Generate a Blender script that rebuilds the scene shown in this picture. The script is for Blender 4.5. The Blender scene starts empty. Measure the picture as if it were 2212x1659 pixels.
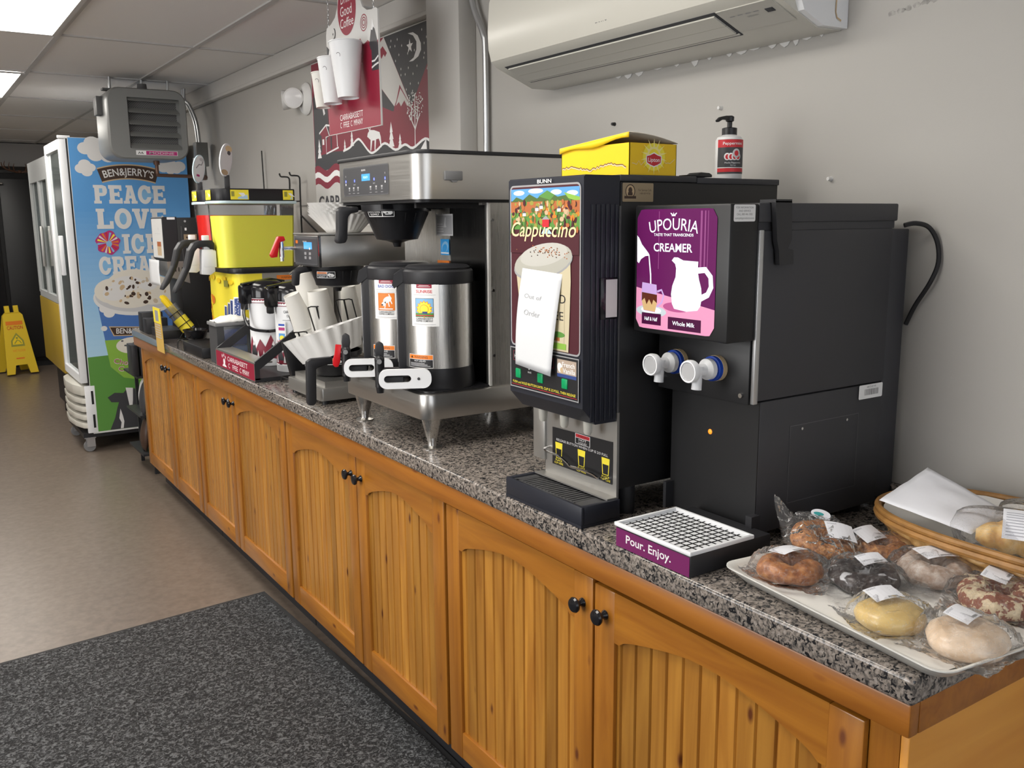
import bpy, bmesh, math, random
from mathutils import Vector, Matrix, noise, geometry
V = Vector
PI = math.pi
SC = bpy.context.scene
COL = SC.collection
random.seed(7)

# ------------------------------------------------------------------ camera
cam = bpy.data.objects.new('camera', bpy.data.cameras.new('camera'))
COL.objects.link(cam)
EYE = 1.52
f_px = 1960.0
cam.data.sensor_width = 36.0
cam.data.lens = 36.0 * f_px / 2212.0
cam.data.clip_start = 0.02
RX = V((0.83247, -0.55399, -0.00770)).normalized()
RD = V((-0.10504, -0.14401, -0.98399)).normalized()
FW = RX.cross(RD).normalized()
RD = FW.cross(RX).normalized()
cam.matrix_world = Matrix(((RX.x, -RD.x, -FW.x, 0), (RX.y, -RD.y, -FW.y, 0), (RX.z, -RD.z, -FW.z, EYE), (0, 0, 0, 1)))
SC.camera = cam

# ------------------------------------------------------------------ world, light, exposure
wd = bpy.data.worlds.new('world'); SC.world = wd; wd.use_nodes = True
bg = wd.node_tree.nodes['Background']
bg.inputs[0].default_value = (0.80, 0.88, 1.0, 1)
bg.inputs[1].default_value = 1.2
SC.view_settings.view_transform = 'Standard'
SC.view_settings.look = 'None'
SC.view_settings.gamma = 1.0
SC.view_settings.use_curve_mapping = False
SC.view_settings.exposure = 0.48


def area(name, loc, rot, sx, sy, power, col=(1, 1, 1)):
    l = bpy.data.lights.new(name, 'AREA'); l.shape = 'RECTANGLE'; l.size = sx; l.size_y = sy
    l.energy = power; l.color = col
    o = bpy.data.objects.new(name, l); COL.objects.link(o); o.location = loc; o.rotation_euler = rot
    return o


# daylight coming through the shop windows behind and beside the camera
area('window_daylight', (0.1, -2.42, 1.45), (-PI / 2, PI, 0), 3.2, 1.5, 215, (1.0, 0.985, 0.96))
area('side_window_daylight', (-3.12, 2.2, 1.4), (0, -PI / 2, 0), 1.5, 2.6, 55, (1.0, 0.97, 0.93))


# ------------------------------------------------------------------ materials
MAT = {}


def newmat(name):
    m = bpy.data.materials.new(name); m.use_nodes = True
    MAT[name] = m
    return m, m.node_tree.nodes, m.node_tree.links, m.node_tree.nodes['Principled BSDF']


def mat(name, c, rough=0.5, metal=0.0, bump=0.0, bs=200, emit=0.0, ecol=None, spec=0.5, var=0.0, vs=6, coat=0.0, alpha=None, trans=0.0, ior=1.45, sss=0.0):
    m, n, l, b = newmat(name)
    b.inputs['Base Color'].default_value = (c[0], c[1], c[2], 1)
    b.inputs['Roughness'].default_value = rough
    b.inputs['Metallic'].default_value = metal
    b.inputs['Specular IOR Level'].default_value = spec
    b.inputs['Coat Weight'].default_value = coat
    b.inputs['Transmission Weight'].default_value = trans
    b.inputs['IOR'].default_value = ior
    if sss:
        b.inputs['Subsurface Weight'].default_value = sss
        b.inputs['Subsurface Radius'].default_value = (0.01, 0.006, 0.004)
    if emit:
        b.inputs['Emission Color'].default_value = (*(ecol or c), 1)
        b.inputs['Emission Strength'].default_value = emit
    if bump or var:
        tc = n.new('ShaderNodeTexCoord'); nz = n.new('ShaderNodeTexNoise')
        nz.inputs['Scale'].default_value = bs if bump else vs
        nz.inputs['Detail'].default_value = 4
        l.new(tc.outputs['Object'], nz.inputs['Vector'])
        if bump:
            bp = n.new('ShaderNodeBump'); bp.inputs['Strength'].default_value = bump; bp.inputs['Distance'].default_value = 0.002
            l.new(nz.outputs['Fac'], bp.inputs['Height']); l.new(bp.outputs['Normal'], b.inputs['Normal'])
        if var:
            n2 = n.new('ShaderNodeTexNoise'); n2.inputs['Scale'].default_value = vs; n2.inputs['Detail'].default_value = 5
            l.new(tc.outputs['Object'], n2.inputs['Vector'])
            rp = n.new('ShaderNodeValToRGB'); rp.color_ramp.elements[0].position = 0.3; rp.color_ramp.elements[1].position = 0.7
            rp.color_ramp.elements[0].color = (c[0] * (1 - var), c[1] * (1 - var), c[2] * (1 - var), 1)
            rp.color_ramp.elements[1].color = (min(1, c[0] * (1 + var)), min(1, c[1] * (1 + var)), min(1, c[2] * (1 + var)), 1)
            l.new(n2.outputs['Fac'], rp.inputs['Fac']); l.new(rp.outputs['Color'], b.inputs['Base Color'])
    return m


def ramp(n, stops):
    r = n.new('ShaderNodeValToRGB'); e = r.color_ramp.elements
    e[0].position, e[0].color = stops[0][0], (*stops[0][1], 1)
    e[1].position, e[1].color = stops[-1][0], (*stops[-1][1], 1)
    for p, c in stops[1:-1]:
        x = e.new(p); x.color = (*c, 1)
    return r


def node(n, t, **kw):
    x = n.new(t)
    for k, v in kw.items():
        if k.startswith('i_'):
            x.inputs[k[2:].replace('_', ' ')].default_value = v
        else:
            setattr(x, k, v)
    return x


def wood(name, dark, light, knot, axis=2, board=0.0, scale=1.0, rough=0.28):
    """varnished pine: long grain along one axis, growth rings, dark knots; board > 0 gives each board its own tone"""
    m, n, l, b = newmat(name)
    tc = n.new('ShaderNodeTexCoord')
    mp = n.new('ShaderNodeMapping')
    s = [22 * scale, 22 * scale, 22 * scale]; s[axis] = 1.6 * scale
    mp.inputs['Scale'].default_value = s
    l.new(tc.outputs['Object'], mp.inputs['Vector'])
    nz = node(n, 'ShaderNodeTexNoise', i_Scale=1.6, i_Detail=6.0, i_Distortion=0.9)
    l.new(mp.outputs['Vector'], nz.inputs['Vector'])
    rp = ramp(n, [(0.28, dark), (0.5, [(a + c) / 2 for a, c in zip(dark, light)]), (0.72, light)])
    l.new(nz.outputs['Fac'], rp.inputs['Fac'])
    col = rp.outputs['Color']
    if board:
        sx = n.new('ShaderNodeSeparateXYZ'); l.new(tc.outputs['Object'], sx.inputs[0])
        dv = node(n, 'ShaderNodeMath', operation='DIVIDE'); dv.inputs[1].default_value = board
        fl = node(n, 'ShaderNodeMath', operation='FLOOR')
        wn = node(n, 'ShaderNodeTexWhiteNoise', noise_dimensions='1D')
        l.new(sx.outputs['Y'], dv.inputs[0]); l.new(dv.outputs[0], fl.inputs[0]); l.new(fl.outputs[0], wn.inputs['W'])
        mr = node(n, 'ShaderNodeMapRange'); mr.inputs['To Min'].default_value = 0.72; mr.inputs['To Max'].default_value = 1.15
        l.new(wn.outputs['Value'], mr.inputs['Value'])
        mx = node(n, 'ShaderNodeMix', data_type='RGBA', blend_type='MULTIPLY'); mx.inputs[0].default_value = 1
        cb = n.new('ShaderNodeCombineColor')
        for q in range(3):
            l.new(mr.outputs[0], cb.inputs[q])
        l.new(col, mx.inputs[6]); l.new(cb.outputs[0], mx.inputs[7]); col = mx.outputs[2]
    # knots
    mk = n.new('ShaderNodeMapping'); ks = [15.0 * scale] * 3; ks[axis] = 6.5 * scale
    if axis != 0:
        ks[0] = 0.01
    mk.inputs['Scale'].default_value = ks
    l.new(tc.outputs['Object'], mk.inputs['Vector'])
    vo = node(n, 'ShaderNodeTexVoronoi', i_Scale=1.0, i_Randomness=1.0)
    l.new(mk.outputs['Vector'], vo.inputs['Vector'])
    sep = n.new('ShaderNodeSeparateColor'); l.new(vo.outputs['Color'], sep.inputs[0])
    gt = node(n, 'ShaderNodeMath', operation='GREATER_THAN'); gt.inputs[1].default_value = 0.55
    l.new(sep.outputs[0], gt.inputs[0])
    k1 = node(n, 'ShaderNodeMapRange'); k1.inputs['From Min'].default_value = 0.13; k1.inputs['From Max'].default_value = 0.05
    l.new(vo.outputs['Distance'], k1.inputs['Value'])
    km = node(n, 'ShaderNodeMath', operation='MULTIPLY'); l.new(gt.outputs[0], km.inputs[0]); l.new(k1.outputs[0], km.inputs[1])
    mx2 = node(n, 'ShaderNodeMix', data_type='RGBA'); l.new(km.outputs[0], mx2.inputs[0]); l.new(col, mx2.inputs[6])
    mx2.inputs[7].default_value = (*knot, 1)
    l.new(mx2.outputs[2], b.inputs['Base Color'])
    b.inputs['Roughness'].default_value = rough
    b.inputs['Coat Weight'].default_value = 0.10; b.inputs['Coat Roughness'].default_value = 0.25
    bp = node(n, 'ShaderNodeBump', i_Strength=0.12, i_Distance=0.002)
    l.new(nz.outputs['Fac'], bp.inputs['Height']); l.new(bp.outputs['Normal'], b.inputs['Normal'])
    return m


def speckle(name, stops, scale, rough, vor=None, bump=0.0, dist=0.002, detail=3.0, distort=0.0, coat=0.0):
    m, n, l, b = newmat(name)
    tc = n.new('ShaderNodeTexCoord')
    nz = node(n, 'ShaderNodeTexNoise', i_Scale=scale, i_Detail=detail, i_Distortion=distort, i_Roughness=0.55)
    l.new(tc.outputs['Object'], nz.inputs['Vector'])
    rp = ramp(n, stops); l.new(nz.outputs['Fac'], rp.inputs['Fac'])
    col = rp.outputs['Color']
    if vor:
        vs, vc, th = vor
        n3 = node(n, 'ShaderNodeTexNoise', i_Scale=vs, i_Detail=2.0, i_Distortion=1.2)
        mpp = n.new('ShaderNodeMapping'); mpp.inputs['Location'].default_value = (7.3, 2.2, 5.1)
        l.new(tc.outputs['Object'], mpp.inputs['Vector']); l.new(mpp.outputs[0], n3.inputs['Vector'])
        mr = node(n, 'ShaderNodeMapRange'); mr.inputs['From Min'].default_value = th; mr.inputs['From Max'].default_value = th + 0.05
        l.new(n3.outputs['Fac'], mr.inputs['Value'])
        mx = node(n, 'ShaderNodeMix', data_type='RGBA'); l.new(mr.outputs[0], mx.inputs[0]); l.new(col, mx.inputs[6]); mx.inputs[7].default_value = (*vc, 1)
        col = mx.outputs[2]
    l.new(col, b.inputs['Base Color'])
    b.inputs['Roughness'].default_value = rough
    b.inputs['Coat Weight'].default_value = coat
    if bump:
        bp = node(n, 'ShaderNodeBump', i_Strength=bump, i_Distance=dist)
        l.new(nz.outputs['Fac'], bp.inputs['Height']); l.new(bp.outputs['Normal'], b.inputs['Normal'])
    return m


def brushed(name, c, rough=0.28, axis=2, k=0.10):
    """brushed steel, brushing lines running along one axis"""
    m, n, l, b = newmat(name)
    tc = n.new('ShaderNodeTexCoord'); mp = n.new('ShaderNodeMapping')
    s = [500, 500, 500]; s[axis] = 6
    mp.inputs['Scale'].default_value = s
    l.new(tc.outputs['Object'], mp.inputs['Vector'])
    nz = node(n, 'ShaderNodeTexNoise', i_Scale=1.0, i_Detail=2.0); l.new(mp.outputs[0], nz.inputs['Vector'])
    mr = node(n, 'ShaderNodeMapRange'); mr.inputs['To Min'].default_value = rough - k * 0.6; mr.inputs['To Max'].default_value = rough + k
    l.new(nz.outputs['Fac'], mr.inputs['Value']); l.new(mr.outputs[0], b.inputs['Roughness'])
    b.inputs['Base Color'].default_value = (*c, 1); b.inputs['Metallic'].default_value = 1.0
    b.inputs['Anisotropic'].default_value = 0.5
    return m


def clearfilm(name, tint, gloss, wrinkle, scale, rough=0.06, haze=0.0):
    """thin cellophane or clear plastic: mostly see-through with a crinkled shine and a little milkiness"""
    m = bpy.data.materials.new(name); m.use_nodes = True; MAT[name] = m
    n, l = m.node_tree.nodes, m.node_tree.links
    n.remove(n['Principled BSDF']); out = n['Material Output']
    tr = n.new('ShaderNodeBsdfTransparent'); tr.inputs[0].default_value = (*tint, 1)
    gl = n.new('ShaderNodeBsdfGlossy'); gl.inputs['Roughness'].default_value = rough
    lw = n.new('ShaderNodeLayerWeight'); lw.inputs['Blend'].default_value = gloss
    mx = n.new('ShaderNodeMixShader')
    tc = n.new('ShaderNodeTexCoord'); nz = node(n, 'ShaderNodeTexNoise', i_Scale=scale, i_Detail=3.0, i_Distortion=1.5)
    bp = node(n, 'ShaderNodeBump', i_Strength=wrinkle, i_Distance=0.01)
    l.new(tc.outputs['Object'], nz.inputs['Vector']); l.new(nz.outputs['Fac'], bp.inputs['Height'])
    l.new(bp.outputs['Normal'], gl.inputs['Normal'])
    l.new(lw.outputs['Fresnel'], mx.inputs[0]); l.new(tr.outputs[0], mx.inputs[1]); l.new(gl.outputs[0], mx.inputs[2])
    top = mx
    if haze:
        df = n.new('ShaderNodeBsdfTranslucent'); df2 = n.new('ShaderNodeBsdfDiffuse'); ad = n.new('ShaderNodeMixShader'); ad.inputs[0].default_value = 0.6
        l.new(df.outputs[0], ad.inputs[1]); l.new(df2.outputs[0], ad.inputs[2])
        # white crease highlights painted into the film, over its own slight haze
        n2 = node(n, 'ShaderNodeTexNoise', i_Scale=scale * 1.6, i_Detail=2.0, i_Distortion=2.5)
        l.new(tc.outputs['Object'], n2.inputs['Vector'])
        ab = node(n, 'ShaderNodeMath', operation='SUBTRACT'); ab.inputs[1].default_value = 0.5; l.new(n2.outputs['Fac'], ab.inputs[0])
        a2 = node(n, 'ShaderNodeMath', operation='ABSOLUTE'); l.new(ab.outputs[0], a2.inputs[0])
        mr = node(n, 'ShaderNodeMapRange'); mr.inputs['From Min'].default_value = 0.0; mr.inputs['From Max'].default_value = 0.035
        mr.inputs['To Min'].default_value = haze * 5; mr.inputs['To Max'].default_value = haze
        l.new(a2.outputs[0], mr.inputs['Value'])
        m2 = n.new('ShaderNodeMixShader'); l.new(mr.outputs[0], m2.inputs[0]); l.new(mx.outputs[0], m2.inputs[1]); l.new(ad.outputs[0], m2.inputs[2])
        top = m2
    l.new(top.outputs[0], out.inputs['Surface'])
    return m


# setting
mat('scraped_paint', (0.32, 0.31, 0.29), 0.8, var=0.3, vs=90)
mat('wall_paint', (0.40, 0.385, 0.36), 0.65, bump=0.06, bs=260, var=0.02, vs=3)
mat('wall_far', (0.34, 0.33, 0.32), 0.7)
mat('ceiling_tile', (0.78, 0.765, 0.75), 0.9, bump=0.25, bs=420)
mat('ceiling_bar', (0.50, 0.49, 0.48), 0.7)
mat('trim_paint', (0.48, 0.465, 0.44), 0.5)
mat('lamp_panel', (1, 1, 1), 0.6, emit=9.0, ecol=(1.0, 0.96, 0.89))
speckle('floor_vinyl', [(0.30, (0.130, 0.100, 0.078)), (0.5, (0.160, 0.125, 0.099)), (0.70, (0.190, 0.151, 0.121))], 34, 0.34, bump=0.05, detail=6.0)
speckle('mat_loop', [(0.41, (0.008, 0.008, 0.009)), (0.51, (0.034, 0.035, 0.037)), (0.63, (0.13, 0.134, 0.14))], 82, 0.95, bump=1.0, dist=0.008, detail=2.0, distort=1.2)
mat('mat_edge', (0.03, 0.03, 0.032), 0.8)
# counter
speckle('granite', [(0.32, (0.035, 0.033, 0.033)), (0.43, (0.12, 0.107, 0.097)), (0.54, (0.25, 0.212, 0.182)), (0.68, (0.33, 0.295, 0.268))], 135, 0.14, vor=(105, (0.014, 0.014, 0.016), 0.555), detail=3.0, distort=0.6)
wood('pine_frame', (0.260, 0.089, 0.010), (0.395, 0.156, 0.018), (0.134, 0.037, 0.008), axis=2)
wood('pine_rail', (0.269, 0.092, 0.010), (0.412, 0.164, 0.018), (0.134, 0.037, 0.008), axis=1)
wood('pine_board', (0.302, 0.115, 0.015), (0.504, 0.234, 0.037), (0.109, 0.029, 0.007), axis=2, board=0.0425)
wood('pine_edging', (0.26, 0.082, 0.008), (0.38, 0.138, 0.014), (0.20, 0.055, 0.006), axis=1, rough=0.36)
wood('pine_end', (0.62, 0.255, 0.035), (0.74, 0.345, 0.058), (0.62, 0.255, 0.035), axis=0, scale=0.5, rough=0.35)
# general
mat('black_plastic', (0.012, 0.012, 0.014), 0.38)
mat('black_satin', (0.022, 0.022, 0.025), 0.45, bump=0.1, bs=900)
mat('black_powder', (0.040, 0.040, 0.045), 0.50, bump=0.12, bs=1200)
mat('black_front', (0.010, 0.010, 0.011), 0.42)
mat('black_navy', (0.016, 0.018, 0.027), 0.42)
mat('black_gloss', (0.010, 0.010, 0.012), 0.14)
mat('black_wire', (0.015, 0.015, 0.015), 0.4)
mat('grid_black', (0.02, 0.02, 0.022), 0.7, spec=0.2)
mat('dark_grey', (0.055, 0.055, 0.058), 0.5)
mat('mid_grey', (0.20, 0.20, 0.205), 0.5)
mat('heater_grey', (0.215, 0.22, 0.215), 0.32)
mat('heater_dark', (0.10, 0.10, 0.10), 0.5)
mat('white_plastic', (0.80, 0.81, 0.83), 0.35)
mat('cream_plastic', (0.56, 0.545, 0.49), 0.28)
mat('cream_shade', (0.50, 0.485, 0.44), 0.4)
mat('white_paper', (0.66, 0.67, 0.69), 0.85)
mat('paper_cup', (0.78, 0.765, 0.72), 0.55)
mat('off_white', (0.66, 0.655, 0.64), 0.5)
mat('filter_paper', (0.80, 0.79, 0.77), 0.9, bump=0.15, bs=120)
brushed('steel', (0.60, 0.585, 0.56), 0.30, axis=1)
brushed('steel_vertical', (0.62, 0.605, 0.58), 0.27, axis=2)
mat('steel_dull', (0.45, 0.44, 0.42), 0.42, metal=0.9)
mat('chrome', (0.80, 0.80, 0.80), 0.10, metal=1.0)
mat('galvanized', (0.55, 0.56, 0.57), 0.35, metal=0.9)
mat('copper_pipe', (0.16, 0.09, 0.065), 0.5, metal=0.5)
mat('brass_plate', (0.36, 0.28, 0.18), 0.4, metal=0.3)
# inks
INK = dict(
    k=(0.012, 0.012, 0.014), w=(0.80, 0.80, 0.80), grey=(0.32, 0.32, 0.33), lgrey=(0.55, 0.55, 0.56), dgrey=(0.10, 0.10, 0.105),
    maroon=(0.22, 0.022, 0.042), charcoal=(0.045, 0.045, 0.05), postergrey=(0.53, 0.52, 0.50), red=(0.55, 0.02, 0.03),
    orange=(0.75, 0.20, 0.02), yellow=(0.85, 0.60, 0.02), lemon=(0.90, 0.76, 0.05), blue=(0.02, 0.08, 0.45), sky=(0.10, 0.32, 0.66), sky2=(0.22, 0.46, 0.72),
    skylow=(0.42, 0.62, 0.80), green=(0.10, 0.26, 0.05), lime=(0.24, 0.44, 0.06), navy=(0.03, 0.06, 0.22), brown=(0.20, 0.10, 0.045), dbrown=(0.055, 0.03, 0.02),
    tan=(0.55, 0.40, 0.24), cream=(0.56, 0.49, 0.33), magenta=(0.45, 0.03, 0.18), signred=(0.28, 0.012, 0.038), teal=(0.05, 0.36, 0.36),
    woodgreen=(0.07, 0.13, 0.03), rust=(0.42, 0.13, 0.04), wine=(0.065, 0.010, 0.017), gold=(0.80, 0.62, 0.36), pencil=(0.40, 0.41, 0.43),
    purplebox=(0.16, 0.012, 0.10), esky=(0.02, 0.30, 0.70), icecream=(0.72, 0.68, 0.60), sand=(0.55, 0.46, 0.34), palebrown=(0.42, 0.33, 0.26), olive=(0.30, 0.29, 0.05))
for k_, c_ in INK.items():
    mat('ink_' + k_, c_, 0.45)


# ------------------------------------------------------------------ mesh helpers
OFF = {}


class MB:
    """collects shapes in world coordinates and links them as ONE mesh object"""

    def __init__(s):
        s.bm = bmesh.new()

    def _fin(s, fs, mi):
        for f in fs:
            f.material_index = mi
        return s

    def _xf(s, vs, M):
        if M is not None:
            bmesh.ops.transform(s.bm, matrix=M, verts=vs)

    def box(s, x0, x1, y0, y1, z0, z1, mi=0, bev=0.0, seg=2, M=None, ed=None):
        r = bmesh.ops.create_cube(s.bm, size=1.0)
        vs = r['verts']
        for v in vs:
            v.co = V((x0 + (v.co.x + 0.5) * (x1 - x0), y0 + (v.co.y + 0.5) * (y1 - y0), z0 + (v.co.z + 0.5) * (z1 - z0)))
        fs = set(f for v in vs for f in v.link_faces)
        s._fin(fs, mi)
        if bev:
            es = list(set(e for v in vs for e in v.link_edges))
            if ed:
                es = [e for e in es if ed((e.verts[0].co + e.verts[1].co) / 2, (e.verts[1].co - e.verts[0].co).normalized())]
            rr = bmesh.ops.bevel(s.bm, geom=es, offset=bev, segments=seg, profile=0.5, affect='EDGES', clamp_overlap=True)
            vs = list(set(v for f in rr['faces'] for v in f.verts) | set(v for v in vs if v.is_valid))
            s._fin(rr['faces'], mi)
        s._xf([v for v in vs if v.is_valid], M)
        return s

    def prism(s, pts, axis, a, b, mi=0, M=None, bev=0.0):
        """polygon pts in the plane square to axis (x: (y,z), y: (x,z), z: (x,y)) drawn out from a to b"""
        def P(p, t):
            return V((t, p[0], p[1])) if axis == 'x' else V((p[0], t, p[1])) if axis == 'y' else V((p[0], p[1], t))
        A = [s.bm.verts.new(P(p, a)) for p in pts]
        B = [s.bm.verts.new(P(p, b)) for p in pts]
        n = len(pts); fs = []
        for i in range(n):
            fs.append(s.bm.faces.new((A[i], A[(i + 1) % n], B[(i + 1) % n], B[i])))
        for L, rev in ((A, True), (B, False)):
            fs.append(s.bm.faces.new(L[::-1] if rev else L))
        s._fin(fs, mi)
        bmesh.ops.recalc_face_normals(s.bm, faces=fs)
        if bev:
            es = list(set(e for f in fs for e in f.edges))
            rr = bmesh.ops.bevel(s.bm, geom=es, offset=bev, segments=2, profile=0.5, affect='EDGES', clamp_overlap=True)
            s._fin(rr['faces'], mi)
            s._xf(list(set(v for f in rr['faces'] for v in f.verts) | set(v for v in A + B if v.is_valid)), M)
            return s
        s._xf(A + B, M)
        return s

    def lathe(s, prof, c=(0, 0, 0), n=24, mi=0, M=None, a0=0.0, a1=2 * PI, wob=None):
        """profile (r, z) turned about the z axis through c"""
        full = abs(a1 - a0 - 2 * PI) < 1e-6
        k = n if full else n + 1
        rings = []
        for r, z in prof:
            if r < 1e-6:
                rings.append([s.bm.verts.new(V((c[0], c[1], c[2] + z)))])
            else:
                ring = []
                for i in range(k):
                    a = a0 + (a1 - a0) * i / n
                    rr = r * (wob(a, r, z) if wob else 1)
                    ring.append(s.bm.verts.new(V((c[0] + rr * math.cos(a), c[1] + rr * math.sin(a), c[2] + z))))
                rings.append(ring)
        fs = []
        for A, B in zip(rings, rings[1:]):
            m = n if full else n
            for i in range(m):
                j = (i + 1) % k
                a, b_, c_, d = (A[0] if len(A) == 1 else A[i]), (A[0] if len(A) == 1 else A[j]), (B[0] if len(B) == 1 else B[j]), (B[0] if len(B) == 1 else B[i])
                q = []
                for v in (a, b_, c_, d):
                    if v not in q:
                        q.append(v)
                if len(q) > 2:
                    fs.append(s.bm.faces.new(q))
        s._fin(fs, mi)
        s._xf([v for r in rings for v in r], M)
        return s

    def tube(s, pts, r, n=8, mi=0, closed=False, M=None, r1=None):
        pts = [V(p) for p in pts]; N = len(pts); rings = []
        prev = None
        for i, p in enumerate(pts):
            if closed:
                d = (pts[(i + 1) % N] - pts[i - 1])
            else:
                d = pts[min(i + 1, N - 1)] - pts[max(i - 1, 0)]
            d.normalize()
            if prev is None:
                u = d.orthogonal().normalized()
            else:
                u = (prev - d * prev.dot(d))
                u = u.normalized() if u.length > 1e-6 else d.orthogonal().normalized()
            prev = u; w = d.cross(u)
            rr = r if r1 is None else r + (r1 - r) * i / max(1, N - 1)
            rings.append([s.bm.verts.new(p + (u * math.cos(2 * PI * k / n) + w * math.sin(2 * PI * k / n)) * rr) for k in range(n)])
        fs = []
        for i in range(N if closed else N - 1):
            A, B = rings[i], rings[(i + 1) % N]
            for k in range(n):
                fs.append(s.bm.faces.new((A[k], A[(k + 1) % n], B[(k + 1) % n], B[k])))
        if not closed:
            fs.append(s.bm.faces.new(rings[0][::-1])); fs.append(s.bm.faces.new(rings[-1]))
        s._fin(fs, mi)
        s._xf([v for r_ in rings for v in r_], M)
        return s

    def cyl(s, p0, p1, r0, r1=None, n=16, mi=0):
        p0, p1 = V(p0), V(p1); d = p1 - p0
        M = Matrix.Translation(p0) @ d.to_track_quat('Z', 'Y').to_matrix().to_4x4()
        L = d.length; r1 = r0 if r1 is None else r1
        return s.lathe([(0, 0), (r0, 0), (r1, L), (0, L)], n=n, mi=mi, M=M)

    def ball(s, c, r, mi=0, sc=(1, 1, 1), n=12):
        rr = bmesh.ops.create_uvsphere(s.bm, u_segments=n, v_segments=max(6, n // 2), radius=r)
        for v in rr['verts']:
            v.co = V((c[0] + v.co.x * sc[0], c[1] + v.co.y * sc[1], c[2] + v.co.z * sc[2]))
        return s._fin(set(f for v in rr['verts'] for f in v.link_faces), mi)

    def sheet(s, fn, nu, nv, mi=0, closed_u=False):
        """surface from fn(u, v) with u, v in 0..1"""
        g = [[s.bm.verts.new(V(fn(i / nu, j / nv))) for j in range(nv + 1)] for i in range(nu if closed_u else nu + 1)]
        fs = []
        for i in range(nu):
            for j in range(nv):
                A, B = g[i], g[(i + 1) % len(g)]
                try:
                    fs.append(s.bm.faces.new((A[j], B[j], B[j + 1], A[j + 1])))
                except ValueError:
                    pass
        return s._fin(fs, mi)

    def build(s, name, mats, parent=None, ang=38, at=None, fix=True, solid=0.0):
        bm = s.bm
        if fix:
            bmesh.ops.recalc_face_normals(bm, faces=bm.faces)
        if isinstance(mats, str):
            mats = [mats]
        if parent is not None:
            off = OFF[parent]
        elif at is not None:
            off = V(at)
        else:
            xs = [v.co for v in bm.verts]
            lo = [min(c[i] for c in xs) for i in range(3)]; hi = [max(c[i] for c in xs) for i in range(3)]
            off = V(((lo[0] + hi[0]) / 2, (lo[1] + hi[1]) / 2, lo[2]))
        me = bpy.data.meshes.new(name)
        for v in bm.verts:
            v.co -= off
        bm.to_mesh(me); bm.free()
        for m in mats:
            me.materials.append(MAT[m])
        if ang:
            me.shade_smooth(); me.set_sharp_from_angle(angle=math.radians(ang))
        o = bpy.data.objects.new(name, me); COL.objects.link(o)
        if parent is not None:
            o.parent = parent
        else:
            o.location = off
        OFF[o] = off
        if solid:
            md = o.modifiers.new('thickness', 'SOLIDIFY'); md.thickness = solid; md.offset = 0
        return o


def thing(name, label, cat, loc=(0, 0, 0), group=None, local=False, rz=0.0):
    o = bpy.data.objects.new(name, None); COL.objects.link(o)
    o.location = loc; o.rotation_euler = (0, 0, rz); o.empty_display_size = 0.05
    o['label'] = label; o['category'] = cat
    if group:
        o['group'] = group
    OFF[o] = V((0, 0, 0)) if local else V(loc)
    return o


def tag(o, label, cat, group=None, kind=None):
    o['label'] = label; o['category'] = cat
    if group:
        o['group'] = group
    if kind:
        o['kind'] = kind
    return o


def struct(o):
    o['kind'] = 'structure'
    return o


def dup(root, loc=None, rz=None, label=None):
    """copy a thing with its parts and sub-parts"""
    r = root.copy(); COL.objects.link(r)
    if loc is not None:
        r.location = loc
    if rz is not None:
        r.rotation_euler = (0, 0, rz)
    if label:
        r['label'] = label
    for ch in list(root.children):
        c = ch.copy(); COL.objects.link(c); c.parent = r
        for g in list(ch.children):
            d = g.copy(); COL.objects.link(d); d.parent = c
    return r


# ------------------------------------------------------------------ printed graphics
TXT = {}


def textmesh(s, bold=0.0, shear=0.0):
    key = (s, bold, shear)
    if key in TXT:
        return TXT[key]
    c = bpy.data.curves.new('t', 'FONT'); c.body = s; c.offset = bold; c.shear = shear; c.resolution_u = 3; c.fill_mode = 'BOTH'
    o = bpy.data.objects.new('t', c)
    me = o.to_mesh()
    vs = [(v.co.x, v.co.y) for v in me.vertices]; fs = [tuple(p.vertices) for p in me.polygons]
    o.to_mesh_clear(); bpy.data.objects.remove(o); bpy.data.curves.remove(c)
    TXT[key] = (vs, fs)
    return TXT[key]


CAPH = max(p[1] for p in textmesh('H')[0])


def plane(o, ux, uy):
    o, ux, uy = V(o), V(ux), V(uy)
    n = ux.cross(uy).normalized()
    return lambda u, v, d: o + ux * u + uy * v + n * d


def face_x(x, yl, zb, k=1.0):
    """panel seen from the aisle (looking towards +x): u runs right (-y), v up"""
    return plane((x, yl, zb), (0, -k, 0), (0, 0, k))


def face_y(y, xl, zb, k=1.0):
    """panel facing the camera side (-y): u runs right (+x), v up"""
    return plane((xl, y, zb), (k, 0, 0), (0, 0, k))


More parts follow.
